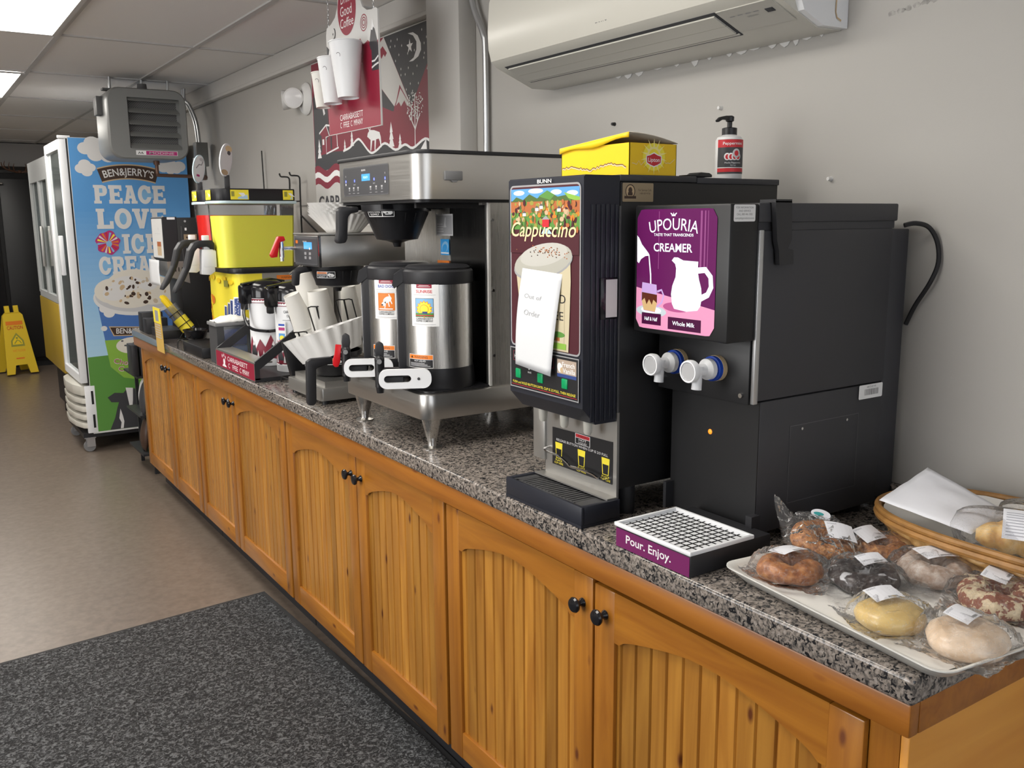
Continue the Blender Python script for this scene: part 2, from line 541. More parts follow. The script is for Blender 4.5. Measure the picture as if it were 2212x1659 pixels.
class G:
    """flat print: every call lays one more inked shape on the sheet"""

    def __init__(s, mp, d0=0.0006, step=0.000008, fine=None):
        s.mp, s.d, s.step, s.F, s.mats, s.fine = mp, d0, step, [], [], fine   # fine: longest edge when the sheet is curved

    def _mi(s, m):
        m = m if m in MAT else 'ink_' + m
        if m not in s.mats:
            s.mats.append(m)
        return s.mats.index(m)

    def _refine(s, vs, fs):
        vs = [tuple(p) for p in vs]; out = []
        mid = {}
        todo = [(f[0], f[i], f[i + 1]) for f in fs for i in range(1, len(f) - 1)]
        while todo:
            t = todo.pop()
            e = max(range(3), key=lambda i: math.dist(vs[t[i]], vs[t[(i + 1) % 3]]))
            a, b_, c = t[e], t[(e + 1) % 3], t[(e + 2) % 3]
            if math.dist(vs[a], vs[b_]) <= s.fine:
                out.append(t); continue
            k = (min(a, b_), max(a, b_))
            if k not in mid:
                mid[k] = len(vs); vs.append(((vs[a][0] + vs[b_][0]) / 2, (vs[a][1] + vs[b_][1]) / 2))
            todo += [(a, mid[k], c), (mid[k], b_, c)]
        return vs, out

    def add(s, vs, fs, m):
        if s.fine:
            vs, fs = s._refine(vs, fs)
        s.F.append(([s.mp(u, v, s.d) for u, v in vs], fs, s._mi(m)))
        s.d += s.step
        return s

    def poly(s, pts, m):
        tri = geometry.tessellate_polygon([[V((p[0], p[1], 0)) for p in pts]])
        return s.add(pts, [tuple(t) for t in tri], m)

    def rect(s, u0, v0, u1, v1, m, r=0.0, nx=1):
        if r:
            pts = []
            for cx, cy, a in ((u1 - r, v0 + r, -PI / 2), (u1 - r, v1 - r, 0), (u0 + r, v1 - r, PI / 2), (u0 + r, v0 + r, PI)):
                for i in range(6):
                    t = a + PI / 2 * i / 5
                    pts.append((cx + r * math.cos(t), cy + r * math.sin(t)))
            return s.poly(pts, m)
        vs, fs = [], []
        for i in range(nx + 1):
            u = u0 + (u1 - u0) * i / nx
            vs += [(u, v0), (u, v1)]
        for i in range(nx):
            fs.append((2 * i, 2 * i + 2, 2 * i + 3, 2 * i + 1))
        return s.add(vs, fs, m)

    def ell(s, cu, cv, ru, rv, m, n=28, rot=0.0, a0=0.0, a1=2 * PI):
        c, q = math.cos(rot), math.sin(rot); pts = []
        full = abs(a1 - a0 - 2 * PI) < 1e-6
        for i in range(n if full else n + 1):
            a = a0 + (a1 - a0) * i / n
            x, y = ru * math.cos(a), rv * math.sin(a)
            pts.append((cu + x * c - y * q, cv + x * q + y * c))
        return s.poly(pts, m)

    def line(s, pts, w, m):
        vs, fs = [], []
        for i, p in enumerate(pts):
            a, b = pts[max(0, i - 1)], pts[min(len(pts) - 1, i + 1)]
            d = V((b[0] - a[0], b[1] - a[1])); d = d.normalized() if d.length else V((1, 0))
            vs += [(p[0] - d.y * w / 2, p[1] + d.x * w / 2), (p[0] + d.y * w / 2, p[1] - d.x * w / 2)]
        for i in range(len(pts) - 1):
            fs.append((2 * i, 2 * i + 1, 2 * i + 3, 2 * i + 2))
        return s.add(vs, fs, m)

    def frame(s, u0, v0, u1, v1, w, m):
        vs = [(u0, v0), (u1, v0), (u1, v1), (u0, v1), (u0 + w, v0 + w), (u1 - w, v0 + w), (u1 - w, v1 - w), (u0 + w, v1 - w)]
        return s.add(vs, [(0, 1, 5, 4), (1, 2, 6, 5), (2, 3, 7, 6), (3, 0, 4, 7)], m)

    def text(s, t, u, v, h, m, al='C', w=None, bold=0.0, shear=0.0, rot=0.0, arc=0.0):
        vs, fs = textmesh(t, bold, shear)
        if not vs:
            return s
        lo, hi = min(p[0] for p in vs), max(p[0] for p in vs)
        k = h / CAPH; kx = k if w is None else w / (hi - lo)
        W = (hi - lo) * kx
        o = {'C': -W / 2, 'L': 0, 'R': -W}[al]
        c, q = math.cos(rot), math.sin(rot); out = []
        for x, y in vs:
            X, Y = (x - lo) * kx + o, y * k
            if arc:
                a = X / arc
                X, Y = (arc + Y) * math.sin(a), (arc + Y) * math.cos(a) - arc
            out.append((u + X * c - Y * q, v + X * q + Y * c))
        return s.add(out, fs, m)

    def star(s, cu, cv, r, m, k=5, r2=0.4, rot=PI / 2):
        return s.poly([(cu + (r if i % 2 == 0 else r * r2) * math.cos(rot + PI * i / k), cv + (r if i % 2 == 0 else r * r2) * math.sin(rot + PI * i / k)) for i in range(2 * k)], m)

    def build(s, name, parent=None):
        b = MB()
        for vs, fs, mi in s.F:
            L = [b.bm.verts.new(p) for p in vs]
            for f in fs:
                if len(set(f)) < 3:
                    continue
                try:
                    b.bm.faces.new([L[i] for i in f]).material_index = mi
                except ValueError:
                    pass
        return b.build(name, s.mats, parent, ang=0, fix=False)


def lines_of_print(g, u0, u1, v0, dv, n, h, m, seed=1, nx=1):
    """rows of small print too fine to read in the photo"""
    r = random.Random(seed)
    for i in range(n):
        g.rect(u0, v0 - i * dv, u0 + (u1 - u0) * r.uniform(0.7, 1.0), v0 - i * dv + h, m, nx=nx)
# ------------------------------------------------------------------ the room
XW = 1.73          # right wall
ZC = 2.37          # ceiling
ZT = 0.91          # worktop
struct(MB().box(-3.25, 1.85, -2.6, 12.1, -0.1, 0.0).build('floor', 'floor_vinyl', ang=0))
struct(MB().box(-3.25, 1.85, -2.6, 12.1, ZC, ZC + 0.08).build('ceiling', 'ceiling_tile', ang=0))
struct(MB().box(XW, XW + 0.12, -2.6, 12.1, 0, ZC).build('wall_right', 'wall_paint', ang=0))
struct(MB().box(-3.25, XW, 11.98, 12.1, 0, ZC).build('wall_back', 'wall_far', ang=0))
b = MB()       # wall behind the camera with the shop window
b.box(-3.25, -1.6, -2.6, -2.48, 0, ZC).box(1.75, XW + 0.02, -2.6, -2.48, 0, ZC).box(-1.6, 1.75, -2.6, -2.48, 0, 0.65).box(-1.6, 1.75, -2.6, -2.48, 2.25, ZC)
struct(b.build('wall_front', 'wall_paint', ang=0))
b = MB()
b.box(-3.25, -3.17, -2.48, 0.85, 0, ZC).box(-3.25, -3.17, 3.55, 11.98, 0, ZC).box(-3.25, -3.17, 0.85, 3.55, 0, 0.6).box(-3.25, -3.17, 0.85, 3.55, 2.2, ZC)
struct(b.build('wall_left', 'wall_paint', ang=0))
b = MB()
for x in (-1.6, -0.5, 0.62, 1.69):
    b.box(x, x + 0.06, -2.58, -2.5, 0.65, 2.25)
b.box(-1.6, 1.75, -2.58, -2.5, 0.65, 0.71).box(-1.6, 1.75, -2.58, -2.5, 2.19, 2.25)
struct(b.build('window_1', 'trim_paint', ang=0))
b = MB()
for y in (0.85, 2.17, 3.49):
    b.box(-3.24, -3.19, y, y + 0.06, 0.6, 2.2)
b.box(-3.24, -3.19, 0.85, 3.55, 0.6, 0.66).box(-3.24, -3.19, 0.85, 3.55, 2.14, 2.2)
struct(b.build('window_2', 'trim_paint', ang=0))
# ceiling grid bars
b = MB()
x = 0.695 - 0.61 * 6
while x < XW:
    b.box(x - 0.012, x + 0.012, -2.48, 11.98, ZC - 0.007, ZC + 0.001); x += 0.61
y = 4.77 - 1.22 * 5
while y < 11.9:
    b.box(-3.17, XW, y - 0.012, y + 0.012, ZC - 0.0065, ZC + 0.001); y += 1.22
struct(b.build('trim_1', 'ceiling_bar', ang=0))
# boxed-in chase on the wall, and the board along the ceiling beyond it
struct(MB().box(1.66, XW, 2.815, 3.045, 0.9, ZC - 0.002, bev=0.004).build('trim_2', 'trim_paint'))
b = MB().box(1.70, XW, 3.045, 11.98, 2.268, ZC - 0.002, bev=0.005)
b.box(1.69, XW, 3.045, 11.98, 2.262, 2.283, bev=0.006)
struct(b.build('trim_3', 'trim_paint'))
# soffit at the far end
struct(MB().box(-3.17, XW, 11.2, 11.98, 2.12, ZC - 0.01).build('trim_4', 'wall_far', ang=0))

# troffer lights
for x0, y0, lab in ((0.085, 3.55, 'bright square ceiling light panel at top left, the nearer one'), (0.085, 6.0, 'smaller lit ceiling panel at the left edge, farther down the ceiling'),
                    (-1.745, 3.55, None), (-1.745, 6.0, None), (0.085, 8.45, 'lit ceiling panel far down the room behind the grey heater'), (0.085, 1.1, 'lit ceiling panel overhead, just outside the picture'), (-1.745, 1.1, None)):
    t = thing('ceiling_light', lab or 'lit ceiling panel out of the picture to the left', 'ceiling light', (x0 + 0.3, y0 + 0.6, ZC - 0.016), 'ceiling light panels')
    b = MB()
    for q in ((0, 0.02, 0, 1.20), (0.58, 0.60, 0, 1.20), (0.02, 0.58, 0, 0.02), (0.02, 0.58, 1.18, 1.20)):
        b.box(x0 + q[0], x0 + q[1], y0 + q[2], y0 + q[3], ZC - 0.016, ZC - 0.0075)
    b.build('frame', 'ceiling_bar', t, ang=0)
    MB().box(x0 + 0.02, x0 + 0.58, y0 + 0.02, y0 + 1.18, ZC - 0.013, ZC - 0.0078).build('diffuser', 'lamp_panel', t, ang=0)

# floor mat
b = MB().prism([(1.106, 3.545), (-2.2, 3.25), (-2.2, -1.5), (1.160, -1.5), (1.160, 2.2)], 'z', 0.0, 0.006, 1)
b.prism([(1.086, 3.522), (-2.17, 3.23), (-2.17, -1.48), (1.140, -1.48), (1.140, 2.2)], 'z', 0.006, 0.010, 0)
tag(b.build('floor_mat', ['mat_loop', 'mat_edge'], ang=0), 'dark grey looped entrance mat on the floor in front of cabinets', 'mat')

# wall marks: plugs left where screws were, a paint scrape
for i, (y, z, m, lab) in enumerate(((2.066, 1.786, 'black_plastic', 'dark screw in the wall above yellow tea box'), (1.657, 1.789, 'off_white', 'grey wall plug just left of the pump bottle'), (1.322, 1.604, 'off_white', 'pale wall plug with a screw, above the creamer machine'))):
    o = MB().cyl((XW, y, z), (XW - 0.012, y, z), 0.0055, 0.004, 8).build('wall_plug', m)
    tag(o, lab, 'wall plug', 'wall plugs')
# scraped paint high on the wall
b = MB()
r = random.Random(17)
for i in range(9):
    y = 1.195 - 0.018 * i; z = 1.928 + 0.002 * i
    P = [(y + 0.010 * math.cos(a) * r.uniform(0.6, 1.2), z + 0.006 * math.sin(a) * r.uniform(0.5, 1.2)) for a in [2 * PI * k / 8 for k in range(8)]]
    b.prism(P, 'x', XW - 0.0004, XW - 0.0001)
o = b.build('paint_scrape', 'scraped_paint', ang=0)
tag(o, 'row of scraped grey paint marks on the wall at the top right', 'wall mark')
# ------------------------------------------------------------------ counter
YE, YF = 0.64, 5.62      # near and far end
t = thing('countertop', 'long speckled granite worktop with wood edging', 'countertop', (1.4, 3.1, 0.87))
MB().box(1.066, XW - 0.0005, YE, YF, 0.868, ZT, bev=0.007, seg=3).build('slab', 'granite', t)
tag(MB().box(XW - 0.0205, XW - 0.0005, YE, YF, ZT + 0.0003, 0.957, bev=0.003).build('backsplash', 'granite'), 'low granite backsplash strip along the wall behind the machines', 'backsplash')
b = MB().box(1.072, 1.095, YE + 0.005, YF, 0.818, 0.868, bev=0.003)
b.box(1.095, XW - 0.0005, YE + 0.005, YE + 0.028, 0.818, 0.868, bev=0.003)
b.build('edging', 'pine_edging', t)

XD0, XD1 = 1.083, 1.104     # door front and back


def arch_z(q, zs, zc):
    """height of the arched lower edge of a door's top rail; q runs -1..1 across"""
    a = abs(q)
    if a > 0.93:
        return zs
    a /= 0.93
    return zs + (zc - zs) * (0.62 * math.sqrt(1 - a * a) + 0.38 * (0.5 + 0.5 * math.cos(PI * a)))


def make_door(parent, y0, y1, z0, z1, knob_at):
    st, rb = 0.062, 0.075
    yi0, yi1 = y0 + st, y1 - st
    zi0 = z0 + rb; zs, zc = z1 - 0.105, z1 - 0.052
    b = MB()
    b.box(XD0, XD1, y0, yi0, z0, z1, 0, bev=0.003).box(XD0, XD1, yi1, y1, z0, z1, 0, bev=0.003)
    b.box(XD0 + 0.0006, XD1, yi0 - 0.001, yi1 + 0.001, z0, zi0, 1, bev=0.003)
    n = 36
    pts = [(yi0 - 0.001, z1), (yi0 - 0.001, zs)] + [(yi0 + (yi1 - yi0) * i / n, arch_z(2 * i / n - 1, zs, zc)) for i in range(n + 1)] + [(yi1 + 0.001, zs), (yi1 + 0.001, z1)]
    b.prism(pts, 'x', XD0 + 0.0006, XD1, 1)
    d = b.build('door', ['pine_frame', 'pine_rail'], parent, ang=30)
    # bead-board panel behind the frame
    b = MB(); w = 0.0425; xf, xb = XD0 + 0.009, XD0 + 0.018
    pr = [(xb, yi0 - 0.01)]; k = math.floor((yi0 - OFF[parent].y) / w)
    y = yi0 - 0.01
    prof = [(xf, y)]
    while True:
        g = OFF[parent].y + (k + 1) * w; k += 1
        if g > yi1 + 0.006:
            break
        if g > y + 0.004:
            prof += [(xf, g - 0.005), (xf + 0.0045, g - 0.0018), (xf + 0.0045, g + 0.0004), (xf, g + 0.0032)]
    prof += [(xf, yi1 + 0.01), (xb, yi1 + 0.01), (xb, yi0 - 0.01)]
    b.prism(prof, 'z', zi0 - 0.01, zc + 0.012)
    b.build('panel', 'pine_board', d, ang=20)
    M = Matrix.Translation((XD0, knob_at[0], knob_at[1])) @ Matrix.Rotation(-PI / 2, 4, 'Y')
    MB().lathe([(0, 0), (0.010, 0), (0.0095, 0.003), (0.006, 0.007), (0.0055, 0.012), (0.010, 0.016), (0.0155, 0.019), (0.0165, 0.023), (0.014, 0.027), (0.006, 0.0295), (0, 0.030)], n=20, M=M).build('knob', 'black_gloss', d)


def make_cabinet(y0, y1, ym, z0, z1, label, near_end=False, knobs_dz=-0.062):
    t = thing('base_cabinet', label, 'cabinet', (1.4, (y0 + y1) / 2, 0), 'wooden base cabinets under the worktop')
    b = MB()
    b.box(1.106, XW - 0.004, y0 + 0.002, y1 - 0.002, 0.115, 0.866 if not near_end else 0.866, 0)
    b.box(1.165, XW - 0.01, y0 + 0.002, y1 - 0.002, 0.0, 0.115, 1)
    b.build('body', ['pine_frame', 'black_satin'], t, ang=0)
    if near_end:
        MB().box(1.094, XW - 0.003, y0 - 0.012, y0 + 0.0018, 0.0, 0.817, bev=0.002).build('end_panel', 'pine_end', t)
        MB().box(1.0935, 1.1055, y0 + 0.002, y0 + 0.05, 0.13, 0.817).build('stile', 'pine_frame', t, ang=0)
    make_door(t, ym + 0.003, y1 - 0.006, z0, z1, (ym + 0.035, z1 + knobs_dz))
    make_door(t, y0 + (0.052 if near_end else 0.006), ym - 0.003, z0, z1 - (0.006 if near_end else 0), (ym - 0.037, z1 + knobs_dz))
    return t


make_cabinet(4.34, 5.50, 4.862, 0.13, 0.838, 'wooden double-door cabinet at the far end beside the ice cream freezer')
make_cabinet(3.122, 4.338, 3.768, 0.13, 0.838, 'wooden double-door cabinet below the airpot rack, second from far end')
make_cabinet(1.95, 3.118, 2.50, 0.13, 0.815, 'wooden double-door cabinet below the twin coffee brewer')
make_cabinet(0.668, 1.948, 1.342, 0.13, 0.811, 'nearest wooden double-door cabinet, below the creamer and pastry tray', near_end=True)
# ------------------------------------------------------------------ creamer dispenser (nearest machine)
def creamer():
    t = thing('creamer_dispenser', 'matte black creamer dispenser with lit purple sign and two white spouts', 'creamer machine', (1.45, 1.22, ZT))
    yr, yl = 1.11, 1.352
    b = MB().box(1.284, 1.654, yr, yl - 0.012, 0.93, 1.186, bev=0.003)
    b.box(1.268, 1.654, yr - 0.001, yl - 0.006, 1.188, 1.498, bev=0.003)
    b.build('body', 'black_powder', t)
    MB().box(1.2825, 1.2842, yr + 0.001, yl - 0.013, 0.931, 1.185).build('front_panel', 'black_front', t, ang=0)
    b = MB().box(1.654, 1.716, yr + 0.004, yl - 0.016, 0.936, 1.496, bev=0.003)
    b.build('back_housing', 'black_powder', t)
    # lid with a stepped edge
    b = MB().box(1.258, 1.664, yr - 0.003, yl, 1.512, 1.546, bev=0.003).box(1.262, 1.660, yr + 0.002, yl - 0.004, 1.498, 1.512)
    b.build('lid', 'black_powder', t)
    # head carrying the sign
    b = MB().box(1.187, 1.259, yr - 0.002, yl + 0.002, 1.302, 1.545, bev=0.004)
    b.build('sign_housing', 'black_front', t)
    # plate with the spouts
    MB().box(1.255, 1.270, yr + 0.004, yl, 1.183, 1.302, bev=0.001).build('spout_plate', 'black_front', t)
    MB().box(1.258, 1.270, yr - 0.006, yr + 0.002, 1.185, 1.499, bev=0.0015).build('edge_strip', 'galvanized', t)
    # latch
    b = MB().prism([(1.284, 1.549), (1.327, 1.549), (1.331, 1.482), (1.322, 1.466), (1.337, 1.462), (1.339, 1.437), (1.301, 1.437), (1.298, 1.462), (1.292, 1.48)], 'y', yr - 0.016, yr - 0.006)
    b.box(1.284, 1.327, yr - 0.016, yr + 0.02, 1.5465, 1.552)
    b.build('latch', 'black_satin', t)
    # access panel
    g = G(face_y(yr - 0.0002, 1.370, 0.977))
    g.frame(0, 0, 0.208, 0.153, 0.0012, 'dgrey')
    g.build('access_panel', t)
    for x, z, y, r in ((1.404, 1.121, yr, 0.0028), (1.540, 1.121, yr, 0.0028)):
        MB().cyl((x, y, z), (x, y - 0.0022, z), r, n=10).build('screw', 'chrome', t)
    for y, z, r in ((1.130, 1.199, 0.0045), (1.245, 1.206, 0.0035), (1.338, 1.206, 0.0035)):
        MB().cyl((1.2555, y, z), (1.251, y, z), r, n=10).build('screw', 'chrome', t)
    MB().ball((1.283, 1.231, 1.108), 0.0055, sc=(0.6, 1, 1)).build('indicator_lamp', 'lamp_amber', t)
    for x, y in ((1.315, yr + 0.03), (1.62, yr + 0.03), (1.315, yl - 0.05), (1.62, yl - 0.05)):
        MB().cyl((x, y, ZT), (x, y, 0.932), 0.016, n=12).build('leg', 'black_plastic', t)
    # lit sign, slightly bowed
    W, H = 0.208, 0.226
    y0, z0 = 1.345, 1.3115

    def bow(u, v, d):
        return V((1.187 - 0.0012 - d, y0 - u, z0 + v))
    b = MB(); N = 18
    R = 0.016
    pts = []
    for cx, cy, a in ((W - R, R, -PI / 2), (W - R, H - R, 0), (R, H - R, PI / 2), (R, R, PI)):
        for i in range(6):
            q = a + PI / 2 * i / 5; pts.append((cx + R * math.cos(q), cy + R * math.sin(q)))
    g = G(bow, d0=0.0)

    def slab(u0, u1, v0, v1, m):        # strips so that the print follows the bow and the rounded corners
        vs, fs = [], []
        n = 20
        for i in range(n + 1):
            u = u0 + (u1 - u0) * i / n
            e = R - math.sqrt(max(0, R * R - max(0, R - u, u - (W - R)) ** 2)) if (u < R or u > W - R) else 0
            vs += [(u, max(v0, e)), (u, max(v0, min(v1, H - e)))]
        for i in range(n):
            fs.append((2 * i, 2 * i + 2, 2 * i + 3, 2 * i + 1))
        g.add(vs, fs, m)
    slab(0, W, 0, H, 'sign_purple')
    for u0, u1 in ((0.168, 0.1725), (0.178, 0.181), (0.186, 0.1875), (0.060, 0.0615)):
        slab(u0, u1, 0.115, 0.222, 'sign_purple2')  # bright upright reflections painted into the sign as paler strips
    # pink table top
    vs, fs = [], []
    for i in range(21):
        u = W * i / 20
        e = R - math.sqrt(max(0, R * R - max(0, R - u, u - (W - R)) ** 2)) if (u < R or u > W - R) else 0
        vs += [(u, e), (u, 0.078 - 0.030 * u / W)]
    g.add(vs, [(2 * i, 2 * i + 2, 2 * i + 3, 2 * i + 1) for i in range(20)], 'sign_pink')
    g.text('UPOURIA', 0.099, 0.188, 0.021, 'sign_white', w=0.126, bold=0.0, arc=0.30)
    g.line([(0.094, 0.2135), (0.104, 0.2135)], 0.0012, 'sign_white').poly([(0.097, 0.2145), (0.099, 0.220), (0.101, 0.2145)], 'sign_white')
    g.ell(0.094, 0.2165, 0.004, 0.0012, 'sign_white', rot=-0.6).ell(0.104, 0.2165, 0.004, 0.0012, 'sign_white', rot=0.6)
    g.text('TASTE THAT TRANSCENDS', 0.099, 0.1765, 0.0048, 'sign_white', w=0.104, bold=0.01)
    g.text('CREAMER', 0.098, 0.148, 0.0148, 'sign_white', w=0.102, bold=0.014)
    # pouring jug at the left edge and its stream
    g.poly([(0, 0.177), (0.006, 0.172), (0.014, 0.160), (0.026, 0.150), (0.034, 0.143), (0.033, 0.139), (0.024, 0.138), (0.012, 0.132), (0.006, 0.124), (0.001, 0.127)], 'sign_white')
    g.poly([(0.0325, 0.143), (0.0355, 0.141), (0.0415, 0.105), (0.0435, 0.058), (0.0400, 0.058), (0.0385, 0.10)], 'sign_white')
    # saucer, glass mug with coffee
    g.ell(0.043, 0.034, 0.042, 0.011, 'sign_saucer').ell(0.043, 0.036, 0.028, 0.007, 'sign_white')
    g.poly([(0.017, 0.088), (0.057, 0.085), (0.060, 0.052), (0.054, 0.032), (0.022, 0.034), (0.014, 0.055)], 'sign_glass')
    g.line([(0.059, 0.072), (0.071, 0.076), (0.077, 0.066), (0.072, 0.052), (0.059, 0.043)], 0.004, 'sign_glass')
    g.poly([(0.016, 0.069), (0.059, 0.066), (0.059, 0.050), (0.049, 0.056), (0.045, 0.046), (0.037, 0.056), (0.030, 0.046), (0.024, 0.058), (0.016, 0.052)], 'sign_coffee')
    g.poly([(0.016, 0.052), (0.024, 0.058), (0.030, 0.046), (0.037, 0.056), (0.045, 0.046), (0.049, 0.056), (0.059, 0.050), (0.054, 0.033), (0.022, 0.035)], 'sign_tan')
    # milk pitcher
    g.ell(0.112, 0.046, 0.036, 0.009, 'sign_rose')
    g.line([(0.163, 0.116), (0.183, 0.118), (0.196, 0.106), (0.198, 0.088), (0.190, 0.074), (0.172, 0.066)], 0.011, 'sign_white')
    g.poly([(0.097, 0.132), (0.103, 0.138), (0.113, 0.138), (0.127, 0.133), (0.165, 0.132), (0.164, 0.116), (0.168, 0.100), (0.174, 0.085), (0.176, 0.068), (0.173, 0.052), (0.166, 0.044), (0.138, 0.040), (0.106, 0.043), (0.100, 0.052), (0.097, 0.070), (0.100, 0.086), (0.108, 0.102), (0.109, 0.118), (0.106, 0.126)], 'sign_white')
    g.rect(0.017, 0.008, 0.071, 0.030, 'sign_dark').text('Half & Half', 0.043, 0.0155, 0.0068, 'sign_white', w=0.036, bold=0.012)
    g.rect(0.090, 0.004, 0.176, 0.027, 'sign_dark').text('Whole Milk', 0.131, 0.0125, 0.0075, 'sign_white', w=0.058, bold=0.010)
    g.build('sign', t)
    # service sticker and bar code sticker
    g = G(face_y(yr - 0.0022, 1.194, 1.514))
    g.rect(0, 0, 0.054, 0.029, 'w', r=0.003)
    for i, s in enumerate(('FOR INFORMATION', 'AND SERVICE', 'CALL 800 446 1002')):
        g.text(s, 0.027, 0.0222 - i * 0.0057, 0.0033, 'dgrey')
    g.text('sunnyskyproducts.com', 0.027, 0.0042, 0.0034, 'dgrey', w=0.047)
    g.build('service_sticker', t)
    g = G(face_y(yr - 0.0014, 1.573, 1.157))
    g.rect(0, 0, 0.077, 0.029, 'w', r=0.003)
    r = random.Random(4); u = 0.018
    while u < 0.062:
        w = r.choice((0.0006, 0.0012, 0.0018)); g.rect(u, 0.007, u + w, 0.0195, 'dgrey'); u += w + r.choice((0.0006, 0.001, 0.0014))
    g.text('66612 627 AF', 0.040, 0.0225, 0.0035, 'dgrey')
    g.build('barcode_sticker', t)
    # spouts
    for y in (1.292, 1.190):
        z = 1.243
        def AX(p, x):
            return MB().lathe(p, n=22, M=Matrix.Translation((x, y, z)) @ Matrix.Rotation(-PI / 2, 4, 'Y'))
        s = AX([(0, 0), (0.0135, 0), (0.0135, 0.012), (0.020, 0.016), (0.020, 0.026), (0.0115, 0.032), (0.0105, 0.052), (0.0135, 0.056), (0.0205, 0.060), (0.0218, 0.068), (0.0205, 0.0735), (0.0178, 0.0735), (0.0178, 0.071), (0, 0.071)], 1.2555 - 0.006)
        s.cyl((1.203, y, z - 0.002), (1.200, y, z - 0.036), 0.0085, 0.0095, n=16)
        s.cyl((1.203, y, z + 0.008), (1.201, y, z - 0.005), 0.011, 0.011, n=16)
        sp = s.build('spout', 'white_plastic', t)
        AX([(0.0245, 0), (0.0245, 0.010), (0.0232, 0.0105), (0, 0.0105)], 1.2555 - 0.0005).build('collar', 'collar_tan', sp)
        AX([(0.0238, 0.0), (0.0238, 0.0085), (0.0215, 0.009), (0, 0.009)], 1.2555 - 0.010).build('ring', 'ring_blue', sp)
        AX([(0, 0), (0.0172, 0), (0.0160, 0.0015), (0, 0.0015)], 1.2555 - 0.006 - 0.0708).build('push_button', 'button_grey', sp)
        g = G(plane((1.2555 - 0.0783, y, z), (0, -1, 0), (0, 0, 1)), d0=0.0003)
        g.text('PUSH', 0, 0.0135, 0.0050, 'lgrey', arc=0.013, w=0.021)
        g.text('PUSH', 0, -0.0135, 0.0050, 'lgrey', arc=0.013, rot=PI, w=0.021)
        g.build('lettering', sp)
    # drip tray
    b = MB().box(1.069, 1.272, 1.062, 1.259, ZT + 0.0005, 0.950, bev=0.002)
    tr = b.build('drip_tray', 'black_satin', t)
    b = MB()
    x0, x1, y0, y1, zz = 1.066, 1.226, 1.060, 1.262, 0.950
    b.box(x0, x0 + 0.007, y0, y1, zz, zz + 0.008, bev=0.002).box(x1 - 0.007, x1, y0, y1, zz, zz + 0.008, bev=0.002)
    b.box(x0 + 0.005, x1 - 0.005, y0, y0 + 0.007, zz, zz + 0.008, bev=0.002).box(x0 + 0.005, x1 - 0.005, y1 - 0.007, y1, zz, zz + 0.008, bev=0.002)
    b.box(x0 + 0.004, x1 - 0.004, y0 + 0.004, y1 - 0.004, zz, zz + 0.0012)
    b.build('tray_rim', 'white_plastic', tr)
    b = MB(); nx, ny = 9, 13
    for i in range(nx):
        x = x0 + 0.016 + (x1 - x0 - 0.032) * i / (nx - 1)
        b.box(x - 0.0010, x + 0.0010, y0 + 0.008, y1 - 0.008, zz + 0.0013, zz + 0.0022)
    for j in range(ny):
        y = y0 + 0.014 + (y1 - y0 - 0.028) * j / (ny - 1)
        b.box(x0 + 0.008, x1 - 0.008, y - 0.0010, y + 0.0010, zz + 0.0013, zz + 0.0022)
    b.build('grid', 'grid_black', tr)
    g = G(face_x(1.0688, 1.2585, ZT + 0.0015))
    g.rect(0.001, 0.0, 0.195, 0.036, 'purplebox').text('Pour. Enjoy.', 0.089, 0.0125, 0.0155, 'w', w=0.120, bold=0.012)
    g.build('sign_panel', tr)
    MB().box(1.262, 1.284, 1.1, 1.115, 0.93, 0.972).build('tray_bracket', 'black_satin', t)
    MB().box(1.262, 1.284, 1.33, 1.338, 0.93, 0.985).build('tray_bracket', 'black_satin', t)
    # power cord looping from the back of the lid down behind the housing
    pts = [(1.672, 1.098, 1.503), (1.690, 1.085, 1.507), (1.712, 1.070, 1.499), (1.7220, 1.056, 1.470), (1.7215, 1.050, 1.43), (1.715, 1.060, 1.39), (1.7185, 1.092, 1.34), (1.722, 1.112, 1.30)]
    pp = smooth_path(pts, 5)
    MB().tube(pp, 0.0048, 8).build('power_cord', 'black_plastic', t)
    return t


def smooth_path(P, k, closed=False):
    """Catmull-Rom curve through the points"""
    P = [V(p) for p in P]; n = len(P); out = []
    for i in range(n if closed else n - 1):
        if closed:
            a, b_, c, d = P[i - 1], P[i], P[(i + 1) % n], P[(i + 2) % n]
        else:
            a, b_, c, d = P[max(0, i - 1)], P[i], P[i + 1], P[min(n - 1, i + 2)]
        for j in range(k):
            t = j / k
            out.append(0.5 * ((2 * b_) + (-a + c) * t + (2 * a - 5 * b_ + 4 * c - d) * t * t + (-a + 3 * b_ - 3 * c + d) * t ** 3))
    if not closed:
        out.append(P[-1])
    return out


